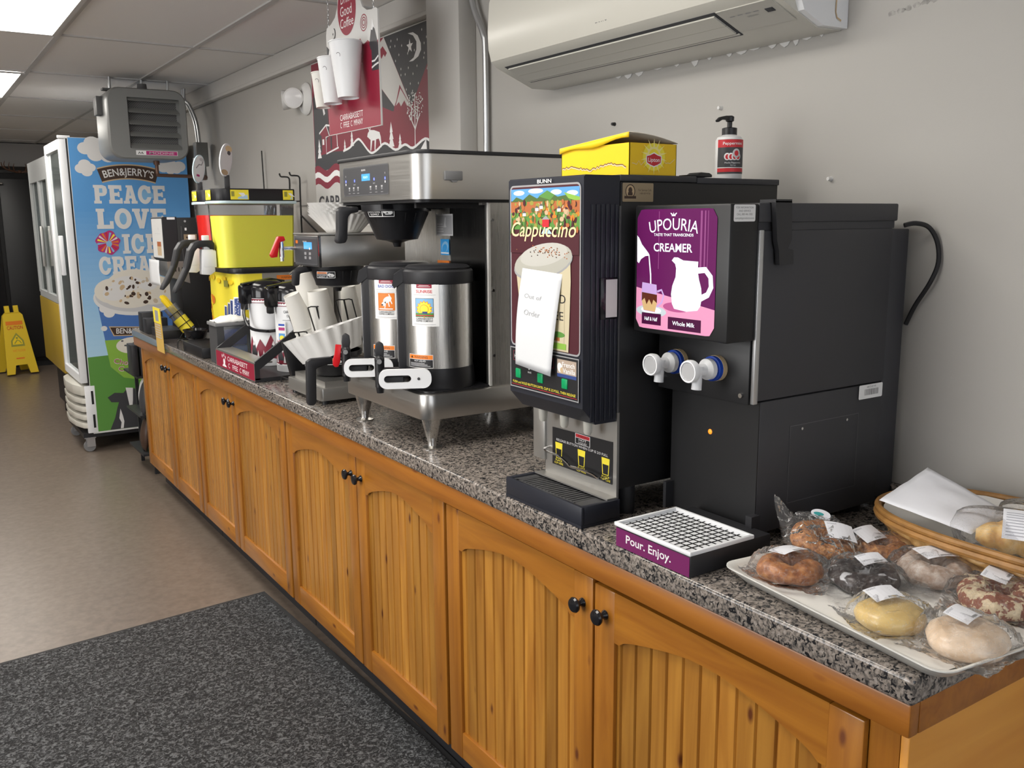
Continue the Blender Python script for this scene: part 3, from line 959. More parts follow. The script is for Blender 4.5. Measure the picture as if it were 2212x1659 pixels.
mat('mid_light', (0.42, 0.43, 0.43), 0.4)
mat('antler_brown', (0.12, 0.055, 0.03), 0.6)
mat('bottle_white', (0.72, 0.72, 0.72), 0.3)
speckle('wicker', [(0.3, (0.42, 0.22, 0.07)), (0.5, (0.56, 0.33, 0.12)), (0.7, (0.68, 0.44, 0.18))], 60, 0.45, bump=0.3)
mat('wicker_rim', (0.34, 0.17, 0.05), 0.4, var=0.25, vs=40)
mat('lens_glass', (0.75, 0.75, 0.75), 0.12, spec=0.8)
mat('tap_red', (0.55, 0.01, 0.015), 0.3)
mat('lamp_amber', (0.9, 0.25, 0.02), 0.25, emit=0.8)
mat('collar_tan', (0.55, 0.42, 0.25), 0.5)
mat('ring_blue', (0.01, 0.06, 0.42), 0.4)
mat('button_grey', (0.42, 0.42, 0.43), 0.5)
for k_, c_, e_ in (('purple', (0.085, 0.006, 0.066), 0.40), ('purple2', (0.20, 0.05, 0.16), 0.45), ('pink', (0.50, 0.20, 0.32), 0.55), ('white', (0.74, 0.78, 0.84), 0.38), ('saucer', (0.36, 0.41, 0.44), 0.5),
                   ('glass', (0.36, 0.24, 0.46), 0.5), ('coffee', (0.07, 0.014, 0.006), 0.5), ('tan', (0.42, 0.28, 0.13), 0.5), ('rose', (0.30, 0.06, 0.17), 0.5), ('dark', (0.045, 0.003, 0.03), 0.4)):
    mat('sign_' + k_, c_, 0.25, emit=e_)
creamer()


# ------------------------------------------------------------------ cappuccino dispenser
def cappuccino():
    t = thing('cappuccino_dispenser', 'tall black cappuccino dispenser with a picture front and a paper note', 'cappuccino machine', (1.38, 1.5, ZT))
    yr, yl, xf = 1.378, 1.634, 1.08
    b = MB().box(1.170, 1.622, yr, yl - 0.002, 0.972, 1.592, bev=0.003)
    b.build('body', 'black_front', t)
    b = MB().box(1.168, 1.372, yr - 0.002, yl, 1.592, 1.6045, bev=0.002).box(1.3735, 1.624, yr - 0.002, yl, 1.590, 1.6025, bev=0.002)
    b.build('lid', 'black_powder', t)
    # door, its lower edge cut back at a slant, ridged side
    prof = [(xf, 1.152), (xf + 0.032, 1.117), (1.168, 1.117), (1.168, 1.603), (xf + 0.004, 1.603), (xf, 1.599)]
    d = MB().prism([(p[0], p[1]) for p in prof], 'y', yr, yl).build('door', 'black_navy', t, ang=20)
    b = MB(); x = 1.098
    while x < 1.164:
        b.box(x, x + 0.0075, yr - 0.0022, yr + 0.001, 1.123, 1.548, bev=0.001); x += 0.0118
    b.build('ribbing', 'black_navy', d)
    b = MB().box(1.120, 1.163, yr - 0.004, yr - 0.0005, 1.326, 1.408, 0, bev=0.002)
    b.box(1.133, 1.161, yr - 0.0046, yr - 0.003, 1.330, 1.404, 1)
    b.build('handle', ['black_gloss', 'off_white'], d)
    MB().box(1.1665, 1.1715, yr - 0.003, yr + 0.001, 1.117, 1.545, bev=0.001).build('edge_strip', 'dark_grey', t)
    # front print
    g = G(face_x(xf - 0.0008, yl, 0))
    u = lambda y: yl - y
    # frame round the picture
    U0, U1, V0, V1 = 0.010, 0.246, 1.258, 1.586
    g.rect(U0 - 0.0035, V0 - 0.0035, U1 + 0.0035, V1 + 0.0035, 'grey', r=0.012)
    g.rect(U0, V0, U1, V1, 'wine', r=0.010)
    # landscape
    g.rect(U0 + 0.001, 1.558, U1 - 0.001, V1 - 0.004, 'sky')
    for cu, cv, ru in ((0.04, 1.574, 0.020), (0.10, 1.577, 0.026), (0.17, 1.573, 0.018), (0.222, 1.570, 0.018)):
        g.ell(cu, cv, ru, 0.005, 'w')
    g.poly([(U0, 1.555), (0.030, 1.566), (0.055, 1.560), (0.078, 1.571), (0.105, 1.562), (0.140, 1.577), (0.175, 1.564), (0.215, 1.568), (U1, 1.556), (U1, 1.545), (U0, 1.545)], 'woodgreen')
    g.poly([(0.11, 1.566), (0.14, 1.577), (0.165, 1.568), (0.15, 1.558)], 'green').poly([(0.195, 1.572), (U1, 1.562), (U1, 1.553), (0.21, 1.560)], 'lime')
    g.rect(U0, 1.530, U1, 1.556, 'rust').rect(U0, 1.500, U1, 1.534, 'green')
    rr = random.Random(3)
    for i in range(150):
        cu = rr.uniform(U0 + 0.006, U1 - 0.006); k = rr.random(); cv = 1.500 + 0.055 * k ** 0.8
        g.ell(cu, cv, rr.uniform(0.003, 0.0075), rr.uniform(0.003, 0.008), rr.choice(('rust', 'rust', 'orange', 'woodgreen', 'green', 'wine', 'tan', 'olive')), n=7)
    for cu, cv in ((0.10, 1.537), (0.175, 1.535), (0.115, 1.541), (0.055, 1.527)):
        g.rect(cu, cv, cu + 0.012, cv + 0.006, 'w').poly([(cu - 0.001, cv + 0.006), (cu + 0.013, cv + 0.006), (cu + 0.006, cv + 0.011)], 'dgrey')
    g.rect(0.125, 1.505, 0.148, 1.520, 'red').poly([(0.123, 1.520), (0.150, 1.520), (0.137, 1.528)], 'grey').poly([(0.12, 1.490), (0.16, 1.490), (0.145, 1.503), (0.13, 1.502)], 'skylow')
    for cu in (0.016, 0.05, 0.065, 0.20, 0.225, 0.18):
        g.poly([(cu - 0.009, 1.488), (cu + 0.009, 1.488), (cu, 1.525)], 'woodgreen' if cu < 0.2 else 'wine')
    g.rect(U0, 1.452, U1, 1.492, 'wine')
    # the cup
    g.poly([(0.030, 1.415), (0.205, 1.440), (0.218, 1.450), (0.220, 1.400), (0.213, V0 + 0.002), (0.060, V0 + 0.002), (0.050, 1.30)], 'cream')
    g.ell(0.124, 1.432, 0.103, 0.032, 'grey', rot=0.17).ell(0.124, 1.437, 0.101, 0.033, 'foam', rot=0.17)
    g.ell(0.127, 1.450, 0.082, 0.022, 'foam2', rot=0.14)
    for i in range(60):
        g.ell(0.14 + rr.gauss(0, 0.03), 1.455 + rr.gauss(0, 0.006), 0.0022, 0.0014, rr.choice(('brown', 'rust', 'dbrown')), n=5)
    g.rect(0.045, 1.275, 0.200, 1.370, 'cream')
    g.text('ENGLAND', 0.2035, 1.356, 0.017, 'k', al='R', w=0.130).text('COFFEE', 0.197, 1.322, 0.017, 'k', al='R', w=0.110)
    g.rect(0.150, 1.264, 0.206, 1.276, 'lime').rect(0.168, 1.280, 0.185, 1.291, 'rust').ell(0.180, 1.293, 0.022, 0.006, 'green').ell(0.160, 1.287, 0.012, 0.009, 'woodgreen')
    # script title, by strokes that lean
    g.text('Cappuccino', 0.126, 1.486, 0.029, 'gold', w=0.222, bold=0.006, shear=0.28)
    g.text('BUNN', 0.1325, 1.5915, 0.0072, 'w', w=0.048, bold=0.014)
    # control strip
    g.frame(0.006, 1.164, 0.248, 1.251, 0.0022, 'grey')
    g.rect(0.0085, 1.1665, 0.2455, 1.2485, 'k')
    g.frame(0.018, 1.222, 0.075, 1.243, 0.0012, 'maroon').text('Hot Chocolate', 0.022, 1.228, 0.0075, 'w', al='L', w=0.050)
    g.frame(0.096, 1.222, 0.165, 1.243, 0.0012, 'maroon')
    g.rect(0.177, 1.208, 0.240, 1.244, 'palebrown').rect(0.177, 1.208, 0.240, 1.215, 'navy')
    g.ell(0.186, 1.227, 0.008, 0.010, 'w', rot=0.4).ell(0.192, 1.222, 0.005, 0.006, 'tan')
    g.text('French', 0.214, 1.230, 0.0095, 'w', w=0.041, bold=0.01).text('Vanilla', 0.216, 1.2175, 0.0095, 'w', w=0.041, bold=0.01)
    g.text('RINSE', 0.079, 1.2005, 0.0035, 'w').ell(0.077, 1.2095, 0.0022, 0.0022, 'w')
    g.text('PUSH and HOLD BUTTON UNTIL CUP IS 2/3 FULL, THEN RELEASE', 0.127, 1.1735, 0.0052, 'lemon', w=0.222)
    g.rect(0.012, 1.1698, 0.242, 1.1708, 'red')
    g.build('front_print', d)
    for cu in (0.038, 0.119, 0.203):
        y = yl - cu
        MB().box(xf - 0.006, xf - 0.0015, y - 0.0095, y + 0.0095, 1.1855, 1.206, bev=0.0018).build('dispense_button', 'button_green', d)
    # stainless splash panel, print, nozzles, rail
    b = MB().box(1.166, 1.172, yr - 0.004, yl - 0.012, 0.957, 1.135)
    b.box(1.142, 1.172, yr - 0.004, yl - 0.004, 0.955, 0.958)
    sp = b.build('splash_panel', 'steel_dull', t, ang=0)
    g = G(face_x(1.1655, 1.594, 0))
    g.poly([(0.0, 0.982), (0.0, 1.066), (0.208, 1.072), (0.208, 0.982)], 'k')
    g.rect(0.083, 1.045, 0.134, 1.068, 'w').rect(0.0845, 1.046, 0.1325, 1.0585, 'k').rect(0.0845, 1.0595, 0.1325, 1.067, 'red')
    g.text('WARNING', 0.110, 1.0608, 0.0048, 'k', w=0.036).text('HOT', 0.1085, 1.0528, 0.0046, 'w', w=0.026).text('LIQUID', 0.1085, 1.0470, 0.0038, 'w', w=0.028)
    g.text('RELEASE BUTTON WHEN CUP IS 2/3 FULL', 0.104, 1.0375, 0.0052, 'w', w=0.178)
    for cu in (0.024, 0.105, 0.186):
        g.poly([(cu - 0.013, 1.034), (cu + 0.013, 1.034), (cu + 0.0115, 1.020), (cu - 0.0115, 1.020)], 'lemon')
        g.line([(cu - 0.012, 1.033), (cu - 0.009, 0.9985), (cu + 0.009, 0.9985), (cu + 0.012, 1.033)], 0.0022, 'lemon')
        g.text('PLACE', cu, 0.9915, 0.0045, 'lemon', w=0.024).text('CUP HERE', cu, 0.9850, 0.0045, 'lemon', w=0.032)
    g.build('notice_print', sp)
    pts = smooth_path([(1.166, 1.607, 1.018), (1.150, 1.604, 1.016), (1.146, 1.585, 1.013), (1.146, 1.545, 1.012), (1.146, 1.515, 1.003), (1.146, 1.505, 0.998), (1.146, 1.480, 0.999), (1.146, 1.43, 0.998), (1.148, 1.405, 0.992), (1.164, 1.400, 0.991)], 5)
    MB().tube(pts, 0.0026, 6).build('cup_rail', 'chrome', sp)
    for y in (1.588, 1.510, 1.430):
        b = MB().lathe([(0, 0), (0.006, 0.001), (0.009, 0.006), (0.010, 0.022), (0.0105, 0.05), (0, 0.05)], c=(1.135, y, 1.083), n=12)
        b.build('nozzle', 'cream_plastic', t)
    MB().box(1.160, 1.172, yl - 0.016, yl + 0.028, 0.985, 1.125, bev=0.002).build('side_bracket', 'steel_dull', t)
    # drip tray
    b = MB()
    x0, x1, y0, y1 = 1.071, 1.172, 1.368, 1.642
    b.box(x0, x1, y0, y1, ZT + 0.0005, 0.9165).box(x0, x0 + 0.009, y0, y1, 0.916, 0.955, bev=0.002).box(x1 - 0.008, x1, y0, y1, 0.916, 0.955, bev=0.002)
    b.box(x0 + 0.004, x1 - 0.004, y0, y0 + 0.012, 0.916, 0.955, bev=0.002).box(x0 + 0.004, x1 - 0.004, y1 - 0.012, y1, 0.916, 0.955, bev=0.002)
    tr = b.build('drip_tray', 'black_navy', t)
    b = MB().box(x0 + 0.008, x1 - 0.007, y0 + 0.011, y0 + 0.045, 0.9455, 0.9515).box(x0 + 0.008, x1 - 0.007, y1 - 0.030, y1 - 0.011, 0.9455, 0.9515)
    b.box(x0 + 0.008, x0 + 0.018, y0 + 0.04, y1 - 0.02, 0.9455, 0.9515).box(x1 - 0.017, x1 - 0.007, y0 + 0.04, y1 - 0.02, 0.9455, 0.9515)
    n = 17
    for i in range(n):
        y = y0 + 0.05 + (y1 - y0 - 0.085) * i / (n - 1)
        b.box(x0 + 0.012, x1 - 0.012, y - 0.0036, y + 0.0036, 0.9462, 0.9517, bev=0.001)
    b.build('grate', 'dark_grey', tr)
    for x in (1.22, 1.58):
        for y in (yr + 0.03, yl - 0.03):
            MB().cyl((x, y, ZT), (x, y, 0.974), 0.020, n=14).build('leg', 'black_satin', t)
    # brass service plate on the side
    g = G(face_y(yr - 0.0004, 1.174, 1.553))
    g.rect(0, 0, 0.080, 0.036, 'brass_plate', r=0.002)
    g.ell(0.020, 0.020, 0.0125, 0.0135, 'dbrown').ell(0.020, 0.020, 0.0105, 0.0115, 'tan').ell(0.020, 0.022, 0.005, 0.006, 'dbrown').rect(0.014, 0.012, 0.026, 0.018, 'dbrown')
    g.rect(0.005, 0.006, 0.035, 0.011, 'dbrown')
    g.text('For Service Calls', 0.058, 0.0205, 0.0042, 'dbrown', w=0.034).text('1-800-839-9730', 0.058, 0.0145, 0.0032, 'dbrown', w=0.028)
    g.build('service_plate', t)
    b = MB().prism([(1.366, 1.6045), (1.428, 1.6045), (1.428, 1.6095), (1.420, 1.613), (1.396, 1.614), (1.388, 1.610), (1.366, 1.6085)], 'y', yr + 0.01, yr + 0.045, bev=0.001)
    b.build('lid_catch', 'black_plastic', t)
    return t


mat('ink_foam', (0.42, 0.41, 0.36), 0.4)
mat('ink_foam2', (0.50, 0.49, 0.45), 0.4)
mat('button_green', (0.0, 0.30, 0.10), 0.35)
cappuccino()
# handwritten note taped over the picture: its own sheet of paper, bowed a little
def note():
    A, B_, C_, D_ = V((1.0775, 1.580, 1.421)), V((1.0775, 1.441, 1.414)), V((1.066, 1.466, 1.207)), V((1.066, 1.592, 1.217))
    def pt(u, v, d=0.0):
        top = A.lerp(B_, u); bot = D_.lerp(C_, u); p = bot.lerp(top, v)
        p.x -= 0.006 * math.sin(PI * v) * (1 - 0.6 * u) + d
        return p
    b = MB().sheet(lambda u, v: pt(u, v), 8, 14)
    o = b.build('paper_note', 'white_paper', solid=0.0006)
    tag(o, 'white paper note with faint pencil words hanging on the cappuccino machine', 'note')
    W, H = 0.14, 0.207
    g = G(lambda u, v, d: pt(u / W, v / H, d), d0=0.0008)
    g.text('Out of', 0.052, 0.147, 0.009, 'pencil', w=0.062, shear=0.1).text('Order', 0.055, 0.112, 0.011, 'pencil', w=0.058, shear=0.1)
    g.build('handwriting', o)


note()
# ------------------------------------------------------------------ twin coffee brewer
def rounded_front(x0, x1, y0, y1, r, n=7):
    """plan outline with the two front (low x) corners rounded"""
    P = []
    for i in range(n + 1):
        a = PI / 2 * i / n
        P.append((x0 + r - r * math.cos(a), y1 - r + r * math.sin(a)))
    P += [(x1, y1), (x1, y0)]
    for i in range(n + 1):
        a = PI / 2 * i / n
        P.append((x0 + r - r * math.sin(a), y0 + r - r * math.cos(a)))
    return P


def funnel_mesh(b, c, z0, h, r0, r1, mi=0):
    b.lathe([(0, z0 - 0.022), (0.010, z0 - 0.022), (0.014, z0 - 0.010), (r0 * 0.55, z0 - 0.004), (r0, z0), (r0 + (r1 - r0) * 0.85, z0 + h * 0.80), (r1, z0 + h * 0.82), (r1 + 0.002, z0 + h), (r1 - 0.006, z0 + h), (r0 - 0.004, z0 + 0.006), (0, z0 + 0.004)], c=(c[0], c[1], 0), n=36, mi=mi)
    for i in range(18):
        a = 2 * PI * i / 18
        for k in (0,):
            p0 = V((c[0] + (r0 + 0.001) * math.cos(a), c[1] + (r0 + 0.001) * math.sin(a), z0 + 0.01))
            p1 = V((c[0] + (r0 + (r1 - r0) * 0.8) * math.cos(a), c[1] + (r0 + (r1 - r0) * 0.8) * math.sin(a), z0 + h * 0.76))
            b.tube([p0, p1], 0.0016, 5, mi)


def warn_sticker(t, mp, k=1.0):
    g = G(mp, fine=0.005, step=0.00008)
    g.rect(0, 0, 0.094 * k, 0.030 * k, 'w', r=0.002).rect(0.002 * k, 0.002 * k, 0.055 * k, 0.0185 * k, 'k', nx=4).rect(0.002 * k, 0.0195 * k, 0.055 * k, 0.028 * k, 'orange', nx=4)
    g.text('WARNING', 0.030 * k, 0.0212 * k, 0.0052 * k, 'k', w=0.036 * k)
    g.text('REMOVE FUNNEL', 0.0285 * k, 0.0115 * k, 0.0042 * k, 'w', w=0.046 * k).text('SLOWLY', 0.0285 * k, 0.0045 * k, 0.0048 * k, 'w', w=0.034 * k, bold=0.010)
    g.rect(0.058 * k, 0.002 * k, 0.092 * k, 0.028 * k, 'k').ell(0.067 * k, 0.016 * k, 0.008 * k, 0.006 * k, 'w', rot=0.5).ell(0.081 * k, 0.014 * k, 0.009 * k, 0.006 * k, 'w', rot=-0.5).rect(0.066 * k, 0.006 * k, 0.084 * k, 0.009 * k, 'w')
    return g.build('warning_sticker', t)


def control_panel(t, x, yl, zb, W, H, twin=True):
    g = G(face_x(x - 0.0005, yl, zb))
    g.rect(0, 0, W, H, 'dgrey', r=0.008).rect(0.003, 0.003, W - 0.003, H - 0.003, 'panelgrey', r=0.007)
    g.text('BUNN', W * 0.47, H * 0.83, 0.005, 'w', w=W * 0.085 if twin else W * 0.16)
    if twin:
        g.rect(W * 0.425, H * 0.50, W * 0.61, H * 0.73, 'lcd_blue').text('READY', W * 0.515, H * 0.58, 0.006, 'lcd_text', w=W * 0.10)
        for u in (0.06, 0.265, 0.70, 0.93):
            g.ell(W * u, H * 0.53, 0.0035, 0.0042, 'led_blue').ell(W * u, H * 0.53, 0.0016, 0.002, 'w')
        for u in (0.06, 0.93):
            g.ell(W * u, H * 0.42, 0.003, 0.0036, 'w').ell(W * u, H * 0.70, 0.0022, 0.003, 'grey')
        for u in (0.14, 0.24, 0.34, 0.62, 0.74, 0.86):
            g.rect(W * u - 0.008, H * 0.17, W * u + 0.008, H * 0.33, 'dgrey', r=0.002).poly([(W * u - 0.005, H * 0.31), (W * u + 0.005, H * 0.31), (W * u + 0.0035, H * 0.26), (W * u - 0.0035, H * 0.26)], 'lgrey').ell(W * u, H * 0.215, 0.0028, 0.003, 'grey')
            g.rect(W * u - 0.007, H * 0.09, W * u + 0.007, H * 0.11, 'grey')
        for u in (0.265, 0.70):
            g.text('BREW', W * u, H * 0.375, 0.0035, 'lgrey')
    else:
        g.rect(W * 0.42, H * 0.58, W * 0.78, H * 0.84, 'lcd_blue').ell(W * 0.68, H * 0.60, 0.006, 0.004, 'w')
        g.rect(W * 0.06, H * 0.78, W * 0.16, H * 0.90, 'orange')
        for u in (0.48, 0.68):
            for v in (0.2, 0.36):
                g.rect(W * u - 0.009, H * v, W * u + 0.009, H * v + 0.009, 'grey', r=0.002)
    return g.build('control_panel', t)


brushed('steel_reflection', (0.10, 0.10, 0.10), 0.22, axis=2)
mat('edge_light', (0.62, 0.61, 0.59), 0.35, metal=0.2)
mat('ink_panelgrey', (0.06, 0.06, 0.066), 0.4)
mat('lcd_blue', (0.05, 0.25, 0.65), 0.3, emit=0.8)
mat('lcd_text', (0.55, 0.75, 0.95), 0.3, emit=0.8)
mat('led_blue', (0.05, 0.10, 0.9), 0.3, emit=1.6)


def twin_brewer():
    t = thing('coffee_brewer', 'big stainless steel twin coffee brewer on four tapered legs', 'coffee brewer', (1.37, 2.35, ZT))
    x0, y0, y1 = 1.105, 2.092, 2.618
    xb = 1.665
    b = MB().prism(rounded_front(x0, xb, y0, y1, 0.045), 'z', 1.574, 1.688)
    b.build('hood', 'steel', t, ang=30)
    b = MB().prism(rounded_front(x0 - 0.006, xb + 0.004, y0 - 0.006, y1 + 0.006, 0.05), 'z', 1.688, 1.698, bev=0.002)
    b.build('top_cover', 'black_satin', t, ang=30)
    b = MB().prism(rounded_front(x0 + 0.006, xb - 0.01, y0 + 0.006, y1 - 0.006, 0.04), 'z', 1.566, 1.5745)
    for yy in (2.235, 2.475):
        b.box(1.12, 1.31, yy - 0.105, yy - 0.094, 1.552, 1.567).box(1.12, 1.31, yy + 0.094, yy + 0.105, 1.552, 1.567)
    b.build('underside', 'black_plastic', t)
    # column
    b = MB().box(1.326, xb, y0 + 0.012, y1 - 0.012, 1.0, 1.567)
    b.build('column', 'steel_vertical', t, ang=0)
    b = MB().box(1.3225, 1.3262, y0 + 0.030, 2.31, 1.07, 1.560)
    b.build('column_reflection', 'steel_reflection', t, ang=0)  # dark reflection in the steel column, put in as a darker sheet
    b = MB().box(1.3205, 1.3275, y0 + 0.008, y0 + 0.016, 1.066, 1.567)
    b.build('edge_strip', 'edge_light', t, ang=0)
    for z in (1.15, 1.33, 1.52):
        MB().cyl((1.336, y0 + 0.0125, z), (1.336, y0 + 0.0085, z), 0.0042, n=10).build('bolt', 'chrome', t)
    # base
    b = MB().prism(rounded_front(x0, xb, y0 - 0.008, y1 - 0.006, 0.034), 'z', 0.995, 1.064, bev=0.003)
    b.build('base', 'steel', t, ang=30)
    b = MB().prism(rounded_front(x0 + 0.02, 1.325, y0 + 0.012, y1 - 0.03, 0.03), 'z', 1.0645, 1.0685)
    b.build('base_mat', 'black_plastic', t)
    for x, y in ((1.146, y0 + 0.03), (1.146, y1 - 0.06), (1.62, y0 + 0.03), (1.62, y1 - 0.06)):
        MB().lathe([(0, 0), (0.026, 0), (0.027, 0.004), (0.012, 0.008), (0.012, 0.020), (0.014, 0.021), (0.014, 0.030), (0.0165, 0.031), (0.029, 0.086), (0, 0.086)], c=(x, y, ZT), n=24).build('leg', 'steel_vertical', t)
    control_panel(t, x0, 2.554, 1.590, 0.300, 0.082)
    b = MB().box(1.182, 1.236, y0 - 0.006, y0 - 0.0005, 1.622, 1.646, bev=0.0025).prism([(1.200, 1.622), (1.222, 1.622), (1.217, 1.617), (1.205, 1.617)], 'y', y0 - 0.006, y0 - 0.001)
    b.build('switch_cover', 'mid_grey', t)
    g = G(face_x(1.322, 2.392, 1.420))
    g.rect(0.0, 0.056, 0.100, 0.118, 'lgrey').rect(0.004, 0.060, 0.096, 0.114, 'grey')
    g.poly([(0.045, 0.080), (0.062, 0.080), (0.058, 0.090), (0.060, 0.108), (0.054, 0.108), (0.050, 0.092)], 'lgrey')
    lines_of_print(g, 0.008, 0.05, 0.088, 0.007, 4, 0.0022, 'lgrey', 3)
    g.rect(0.026, 0.0, 0.076, 0.046, 'esky').ell(0.052, 0.024, 0.020, 0.015, 'sky2', rot=0.4).ell(0.050, 0.020, 0.015, 0.011, 'esky', rot=0.4).rect(0.028, 0.004, 0.074, 0.008, 'w')
    g.rect(0.005, -0.035, 0.075, -0.016, 'orange').text('WARNING', 0.045, -0.029, 0.007, 'k', w=0.045)
    g.build('labels', t)
    # funnel in the left bay
    fb = MB(); c = (1.205, 2.415)
    funnel_mesh(fb, c, 1.467, 0.098, 0.060, 0.100)
    f = fb.build('funnel', 'black_plastic', t)
    b = MB().prism([(1.112, 1.561), (1.060, 1.561), (1.048, 1.552), (1.046, 1.490), (1.040, 1.464), (1.046, 1.456), (1.068, 1.458), (1.074, 1.470), (1.078, 1.530), (1.088, 1.542), (1.112, 1.545)], 'y', 2.468, 2.494, bev=0.005)
    b.build('handle', 'black_satin', f)
    def onf(u, v, d):
        a = math.radians(186) + u / 0.1; r = 0.0905 + d + 0.010 * v / 0.03
        return V((c[0] + r * math.cos(a), c[1] + r * math.sin(a), 1.531 + v))
    warn_sticker(f, onf)
    return t


twin_brewer()


def server(c, card, label):
    x, y = c; z0 = 1.0685; R = 0.093
    t = thing('coffee_server', label, 'coffee server', (x, y, z0), 'steel coffee servers on the twin brewer')
    MB().lathe([(0, 1.120), (R, 1.120), (R, 1.358), (0, 1.358)], c=(x, y, 0), n=48).build('tank', 'steel_vertical', t)
    MB().lathe([(0, z0), (R + 0.004, z0), (R + 0.006, z0 + 0.006), (R + 0.002, 1.126), (0, 1.126)], c=(x, y, 0), n=48).build('base', 'black_plastic', t)
    b = MB().lathe([(0, 1.352), (R + 0.002, 1.352), (R + 0.004, 1.357), (R + 0.004, 1.385), (R, 1.390), (0, 1.390)], c=(x, y, 0), n=48)
    b.lathe([(0, 1.388), (R - 0.006, 1.388), (R - 0.004, 1.395), (R - 0.012, 1.401), (0.03, 1.404), (0, 1.404)], c=(x, y, 0), n=48)
    b.build('lid', 'black_satin', t)
    # upright handle with sight glass above the faucet, turned towards the aisle; local +x is the faucet's direction
    M = Matrix.Translation((x, y, 0)) @ Matrix.Rotation(math.radians(153), 4, 'Z')
    hx = R + 0.010
    b = MB().box(hx - 0.020, hx + 0.010, -0.017, 0.017, 1.10, 1.372, bev=0.006, M=M)
    b.prism([(hx - 0.02, 1.366), (hx + 0.016, 1.338), (hx + 0.022, 1.348), (hx + 0.016, 1.376), (hx - 0.006, 1.391), (hx - 0.02, 1.391)], 'y', -0.019, 0.019, M=M)
    b.build('handle', 'black_satin', t)
    MB().box(hx + 0.0085, hx + 0.0115, -0.004, 0.012, 1.135, 1.335, M=M, bev=0.001).build('sight_glass', 'glass_strip', t)
    fx = 0.166
    P = lambda a_, b_, c_: M @ V((a_, b_, c_))
    fb = MB().cyl(P(0.085, 0, 1.105), P(fx, 0, 1.107), 0.0135, n=14).cyl(P(fx, 0, 1.065), P(fx, 0, 1.142), 0.0135, n=16).cyl(P(fx, 0, 1.048), P(fx, 0, 1.066), 0.010, 0.0125, n=16)
    fb.ball(P(fx, 0, 1.142), 0.0145, n=14)
    f = fb.build('faucet', 'black_plastic', t)
    MB().prism([(fx - 0.011, 1.146), (fx + 0.010, 1.146), (fx + 0.012, 1.166), (fx + 0.009, 1.188), (fx - 0.001, 1.193), (fx - 0.012, 1.186), (fx - 0.014, 1.166)], 'y', -0.006, 0.006, bev=0.003, M=M).build('lever', 'black_satin', f)
    MB().cyl(P(fx, 0.015, 1.138), P(fx, 0.018, 1.138), 0.007, n=12).build('lever_cap', 'mid_grey', f)
    if card == 'dog':
        rt = MB().prism([(fx + 0.012, 1.158), (fx + 0.030, 1.160), (fx + 0.034, 1.130), (fx + 0.040, 1.112), (fx + 0.040, 1.098), (fx + 0.033, 1.091), (fx + 0.024, 1.092), (fx + 0.018, 1.106), (fx + 0.016, 1.126)], 'y', -0.004, 0.004, bev=0.002, M=M)
        rt.build('red_tag', 'tap_red', f)['label'] = 'red plastic tag on the faucet'
    # white guard plate with a slot beside the faucet
    gy = R + 0.012
    hw, hh, uc, zc = 0.070, 0.026, 0.096, 1.104

    def loop(hw, hh, r, n=7):
        Q = []
        for cx, cz, a in ((hw - r, -hh + r, -PI / 2), (hw - r, hh - r, 0), (-hw + r, hh - r, PI / 2), (-hw + r, -hh + r, PI)):
            for i in range(n):
                q = a + PI / 2 * i / (n - 1); Q.append((cx + r * math.cos(q), cz + r * math.sin(q)))
        return Q
    outer = loop(hw, hh, 0.022); inner = [(u + 0.020, v) for u, v in loop(0.036, 0.0100, 0.0099)]
    b = MB(); bm = b.bm
    rings = [([bm.verts.new(P(uc + p[0], yy, zc + p[1])) for p in outer], [bm.verts.new(P(uc + p[0], yy, zc + p[1])) for p in inner]) for yy in (gy + 0.007, gy - 0.007)]
    n = len(outer)
    for i in range(n):
        j = (i + 1) % n
        for q in (0, 1):
            bm.faces.new((rings[q][0][i], rings[q][0][j], rings[q][1][j], rings[q][1][i]))
        for q in (0, 1):
            bm.faces.new((rings[0][q][i], rings[0][q][j], rings[1][q][j], rings[1][q][i]))
    dg = b.build('drip_guard', 'white_plastic', t)
    MB().cyl(P(uc - 0.036, gy + 0.006, zc), P(uc - 0.036, gy + 0.0078, zc), 0.004, n=10).build('screw', 'dark_grey', dg)
    MB().box(0.10, fx + 0.004, -0.004, gy - 0.004, zc - 0.016, zc + 0.006, bev=0.003, M=M).box(0.06, 0.15, 0.05, gy - 0.008, zc + 0.004, zc + 0.018, bev=0.003, M=M).build('guard_bracket', 'black_plastic', t)
    # hanging card and warning sticker follow the round tank
    a0 = math.radians(193)
    def ontank(u, v, d, a0=a0, zb=1.241):
        a = a0 + u / R
        return V((x + (R + 0.0012 + d) * math.cos(a), y + (R + 0.0012 + d) * math.sin(a), zb + v))
    g = G(ontank, d0=0.001, fine=0.005, step=0.00008)
    W, H = 0.080, 0.112
    g.rect(0, 0, W, H, 'w', nx=10).rect(0.018, H - 0.010, W - 0.018, H, 'signred', nx=8).rect(0.022, H - 0.0065, W - 0.022, H - 0.0055, 'w', nx=6).rect(0.026, H - 0.0035, W - 0.026, H - 0.0025, 'w', nx=6)
    if card == 'sun':
        g.text('SUNRISE', W / 2, H - 0.0225, 0.0075, 'red', w=0.046, bold=0.014)
    else:
        g.text('BAD DOG', W / 2, H - 0.0215, 0.0078, 'blue', w=0.050, bold=0.014)
    g.rect(0.008, H - 0.0285, W - 0.008, H - 0.0272, 'lgrey', nx=8)
    if card != 'sun':
        g.rect(0.010, H - 0.0345, W - 0.010, H - 0.0332, 'lgrey', nx=8)
    q0, q1, u0, u1 = 0.026, 0.074, 0.015, 0.065
